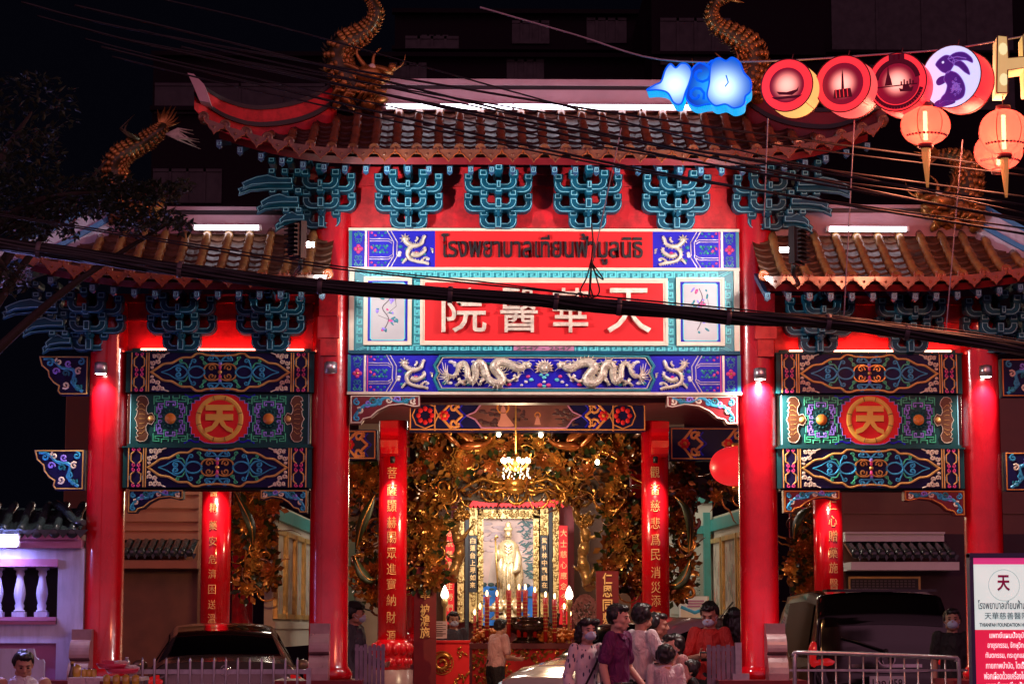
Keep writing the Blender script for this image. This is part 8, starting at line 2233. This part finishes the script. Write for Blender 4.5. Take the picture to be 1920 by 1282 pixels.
walk = {1: ((.09, -.10, .50), (.09, .02, .09)), -1: ((-.09, .02, .48), (-.10, .22, .12))}
p, h = stand(1101, 1158, -1.15)
person('woman in a blue face mask and white feather print blouse with salmon trousers', p, h, radians(14), 'feather', 'salmon', 'long', {1: ((.19, .02, 1.12), (.15, -.12, .90), (-.3, -.4, -1)), -1: ((-.20, .04, 1.12), (-.17, -.10, .90), (.2, -.3, -1))}, (.12, .05), 'bob', 'skin2', True, walk, extra=strap, hem=.86, build=.84)
p, h = stand(1158, 1132, -1.25)
person('man in a purple polo shirt and navy trousers looking aside', p, h, radians(58), 'purplepolo', 'navytrouser', 'short', {-1: ((-.21, .04, 1.12), (-.205, -.03, .86), (0, -.2, -1)), 1: ((.21, .0, 1.12), (.17, -.18, .95), (-.3, -.6, -.6))}, (.10, .14), 'short', 'skin2', False, walk, extra=collar, build=.90)
def totebag(t, V, U, hs, k, sh_): q = MB(); q.ell(V(-.02, -.30, .93), (.13*k, .07*k, .15*k)); q.tube([V(-.1, -.28, 1.03), V(-.05, -.22, 1.2), V(.02, -.26, 1.05)], .008, 5); q.build('cloth_bag', 'whitetee', t)
p, h = stand(1203, 1130, -.75)
person('man in a white T-shirt seen from behind beside the purple polo', p, h, radians(128), 'whitetee', 'blackcloth', 'short', {-1: ((-.25, -.05, 1.13), (-.22, -.26, .98), (0, -1, -.3)), 1: ((.26, -.04, 1.12), (.30, -.18, .90), (.1, -.5, -1))}, (.25, 0), 'short', 'skin', False, extra=totebag, hem=.82, build=.90)
p, h = stand(1231, 1148, -.35)
person('woman with a ponytail in a black and white striped shirt', p, h, radians(70), 'stripe', 'blackcloth', 'long', {1: ((.22, -.02, 1.12), (.20, -.16, .90), (0, -.5, -1))}, (.15, .1), 'tail', 'skin', False, build=.95)
p, h = stand(1263, 1186, -.5)
person('boy in a pale pink shirt with his mask pulled below the chin', p, h, radians(-58), 'pinkshirt', 'darkcloth', 'short', None, (-.1, .12), 'short', 'skin2', 'chin', child=True)
p, h = stand(1248, 1206, -.95)
person('small child in a pale shirt seen from behind between the adults', p, h, radians(165), 'whitetee', 'darkcloth', 'short', None, (0, .1), 'short', 'skin', False, child=True)
p, h = stand(1291, 1234, -.6)
person('small girl in dark clothes with her hair in a bun', p, h, radians(-75), 'blackcloth', 'blackcloth', 'short', None, (0, 0), 'bun', 'skin2', False, child=True)
p, h = stand(1331, 1128, .75)
person('person in a red shirt and face mask looking down at a phone', p, h, radians(-14), 'redshirt', 'blackcloth', 'short', hold, (-.1, .42), 'short', 'skin', True, extra=phone(), build=.95)
p, h = stand(1352, 1158, 1.6)
person('brown haired person half hidden behind the red shirt', p, h, radians(150), 'blackcloth', 'blackcloth', 'long', None, (0, 0), 'bob', 'skin', False, haircol='hairbrown')
p, h = stand(1376, 1138, .9)
person('person with long black hair in a black coat seen from behind', p, h, radians(172), 'blackcloth', 'blackcloth', 'long', None, (0, 0), 'long', 'skin', False)
p, h = stand(930, 1160, 10.2, .10)
person('man in a pale pink shirt and black trousers praying at the altar', p, h, radians(120), 'pinkshirt', 'blackcloth', 'short', {1: ((.20, -.10, 1.10), (.10, -.36, 1.06), (-.2, -1, 0)), -1: ((-.20, -.10, 1.10), (-.10, -.36, 1.06), (.2, -1, 0))}, (.2, .15), 'short', 'skin', False, build=1.1, lean=.12)
p, h = stand(850, 1146, 10.4, .10)
person('attendant with dark hair behind the counter desk', p, h, radians(10), 'darkcloth', 'darkcloth', 'long', None, (0, .1), 'short', 'skin', True)
p, h = stand(664, 1128, 3.6)
person('guard in a black cap and face mask standing behind the pillar', p, h, radians(75), 'darkcloth', 'darkcloth', 'long', {1: ((.22, -.02, 1.12), (.14, -.25, 1.02), (-.2, -1, 0))}, (.1, .1), 'cap', 'skin', True)
p, h = stand(1786, 1140, 2.2)
person('dim figure in dark clothes and a face mask beside the van', p, h, radians(-10), 'blackcloth', 'blackcloth', 'short', None, (0, 0), 'short', 'skin', True)
p, h = stand(414, 1152, 8.9)
person('person whose dark hair just shows over the roof of the sedan', p, h, radians(170), 'blackcloth', 'blackcloth', 'long', None, (0, .1), 'short', 'skin', False)
# the seated vendor: thighs forward, shins down
Y = -1.35; x = X(44, Y, 1250); zt = Z(1219, Y)
sit = {1: ((.13, -.42, .50), (.14, -.44, .08)), -1: ((-.13, -.42, .50), (-.14, -.44, .08))}
H_ = 1.70
pv = person('seated vendor in a white tank top in front of the scrolled white panel', (x, Y, zt-1.70+.0), H_, radians(12), 'tank', 'darkcloth', 'none', {1: ((.27, -.06, 1.14), (.12, -.36, 1.0), (-.4, -1, -.3)), -1: ((-.27, -.06, 1.14), (-.12, -.36, 1.0), (.4, -1, -.3))}, (.1, .40), 'short', 'skin', False, {1: ((.13, -.42, .88), (.14, -.44, .47)), -1: ((-.13, -.42, .88), (-.14, -.44, .47))}, build=1.22, hem=.92)
cz = zt-1.70+.80
t = thing('stool', 'low plastic stool under the seated vendor', 'stool', (x, Y, .02))
b = MB(); b.lathe([(.17, cz-.03), (.18, cz-.01), (.17, cz)], (x, Y, 0), 20); b.build('seat', 'signred', t)
for k in range(4):
    a = pi/4+k*pi/2; b = MB(); b.tube([(x+.12*cos(a), Y+.12*sin(a), cz-.03), (x+.17*cos(a), Y+.17*sin(a), .02)], [.02, .016], 8); b.build('leg', 'signred', t)
if True:
    f_ = zt-1.70+.47-.05
    t = thing('low_crate', 'low crate under the feet of the seated vendor', 'crate', (x, Y-.45, .02)); b = MB(); b.box(x-.3, x+.3, Y-.68, Y-.28, .02, max(.05, f_-.06)); b.build('box_body', 'brown', t)

# =================================================================== the vendor's table
YV = -2.05; vz = Z(1268, YV)
tb = thing('vendor_table', 'small table of offerings in front of the first pillar', 'table', (X(205, YV, 1270), YV, .02))
b = MB(); b.box(X(136, YV, 1270), X(272, YV, 1270), YV-.25, YV+.25, vz-.03, vz); b.build('tabletop', 'white', tb)
for px in (140, 268):
    for dy in (-.22, .22): b = MB(); xx = X(px, YV, 1270); b.box(xx-.015, xx+.015, YV+dy-.015, YV+dy+.015, .02, vz-.03); b.build('leg', 'steel', tb)
b = MB(); b.box(X(137, YV, 1270), X(196, YV, 1270), YV-.262, YV-.252, vz-.30, vz-.005); b.build('hanging_cloth', 'whitetee', tb)
M['oil'] = mat('yellow_oil_in_glass', (.55, .36, .03), .12, coat=1, var=.15); M['beer'] = mat('brown_bottle_glass', (.06, .02, .008), .08, coat=1); M['clear'] = mat('clear_bottle_glass', (.30, .33, .32), .08, coat=1); M['tray'] = mat('red_plastic_tray', (.55, .015, .07), .3, coat=.5); M['label'] = mat('pale_bottle_label', (.6, .45, .2), .5)
def bottle(px, py0, py1, Y, r, m, cap, label, group=None, cat='bottle', name='bottle', neck=.45, lab=False):
    c = W(px, py1, Y); h = Z(py0, Y)-c.z; t = thing(name, label, cat, tuple(c), group)
    b = MB(); b.lathe([(r*.9, 0), (r, .01), (r, h*(1-neck)), (r*.45, h*(1-neck*.45)), (r*.38, h*.93)], tuple(c), 16); b.build('glass', m, t)
    b = MB(); b.lathe([(r*.45, h*.92), (r*.45, h)], tuple(c), 12); b.build('cap', cap, t)
    if lab: b = MB(); b.lathe([(r*1.02, h*.15), (r*1.02, h*.42)], tuple(c), 16, caps=False); b.build('label_print', 'label', t)
bottle(134, 1239, 1268+34, YV+.1, .035, 'beer', 'brass', 'brown beer bottle at the end of the offering table', lab=True)
for k, (px, lb) in enumerate(((144, 'tall jar of yellow oil beside the beer bottle'), (158, 'short jar of yellow oil with a dark lid next to the tall jar'), (167, 'short jar of yellow oil in the middle of the three'), (176, 'short jar of yellow oil next to the red trays'))):
    bottle(px, 1244 if k == 0 else 1252, 1268, YV-.05, .036 if k == 0 else .024, 'oil', 'oil' if k == 0 else 'navy', lb, 'jars of yellow oil', 'jar', 'oil_jar', .18)
bottle(238, 1231, 1250, YV+.1, .030, 'clear', 'white', 'clear bottle standing on the stacked red trays', neck=.4)
for k, (a, c, py, lb) in enumerate(((180, 240, 1247, 'upper red plastic tray with paper packets'), (196, 262, 1256, 'lower red plastic tray on the offering table'))):
    b = MB(); cx = X((a+c)/2, YV, 1250); z = Z(py, YV); rx = (c-a)/2/PM(YV); b.lathe([(rx*.8, -.025), (rx, .02), (rx*.97, .02), (rx*.78, -.015), (.01, -.015)], (cx, YV+.02*k, z), 24); b.xf(lambda p: Vector((p.x, YV+(p.y-YV)*.8, p.z)))
    o = tag(b.build('tray', 'tray'), lb, 'tray', 'red plastic trays')
for k in range(4):
    bottle(200+18*k, 1263, 1282, YV-.3, .032, 'oil', 'brass', 'glass of golden offerings, number %s along the front under the trays' % ('one', 'two', 'three', 'four')[k] if False else ['golden offering jar beside the hanging cloth', 'golden offering jar second from the hanging cloth', 'golden offering jar second from the railing', 'golden offering jar next to the railing'][k], 'golden offering jars', 'jar', 'offering_jar', .15)
m_ = MB(); m_.box(X(196, YV, 1270), X(275, YV, 1270), YV-.36, YV-.24, Z(1286, YV), Z(1282.2, YV)); m_.build('front_shelf', 'white', tb)
for k, (px, py, lb) in enumerate(((205, 1241, 'pink packet of joss paper on the upper tray'), (226, 1242, 'pale packet of joss paper on the upper tray'), (246, 1251, 'silvery packet of joss paper on the lower tray'))):
    b = MB(); c = W(px, py, YV); b.obox(c, (.12, .10, .025), (.1*k, .15-.1*k, .3*k)); b.obox(c+Vector((.01, 0, .014)), (.08, .07, .008), (.1*k, .15-.1*k, .3*k)); tag(b.build('paper_packet', ('tray', 'pinkpaper', 'whitetee')[k]), lb, 'packet', 'packets of joss paper')
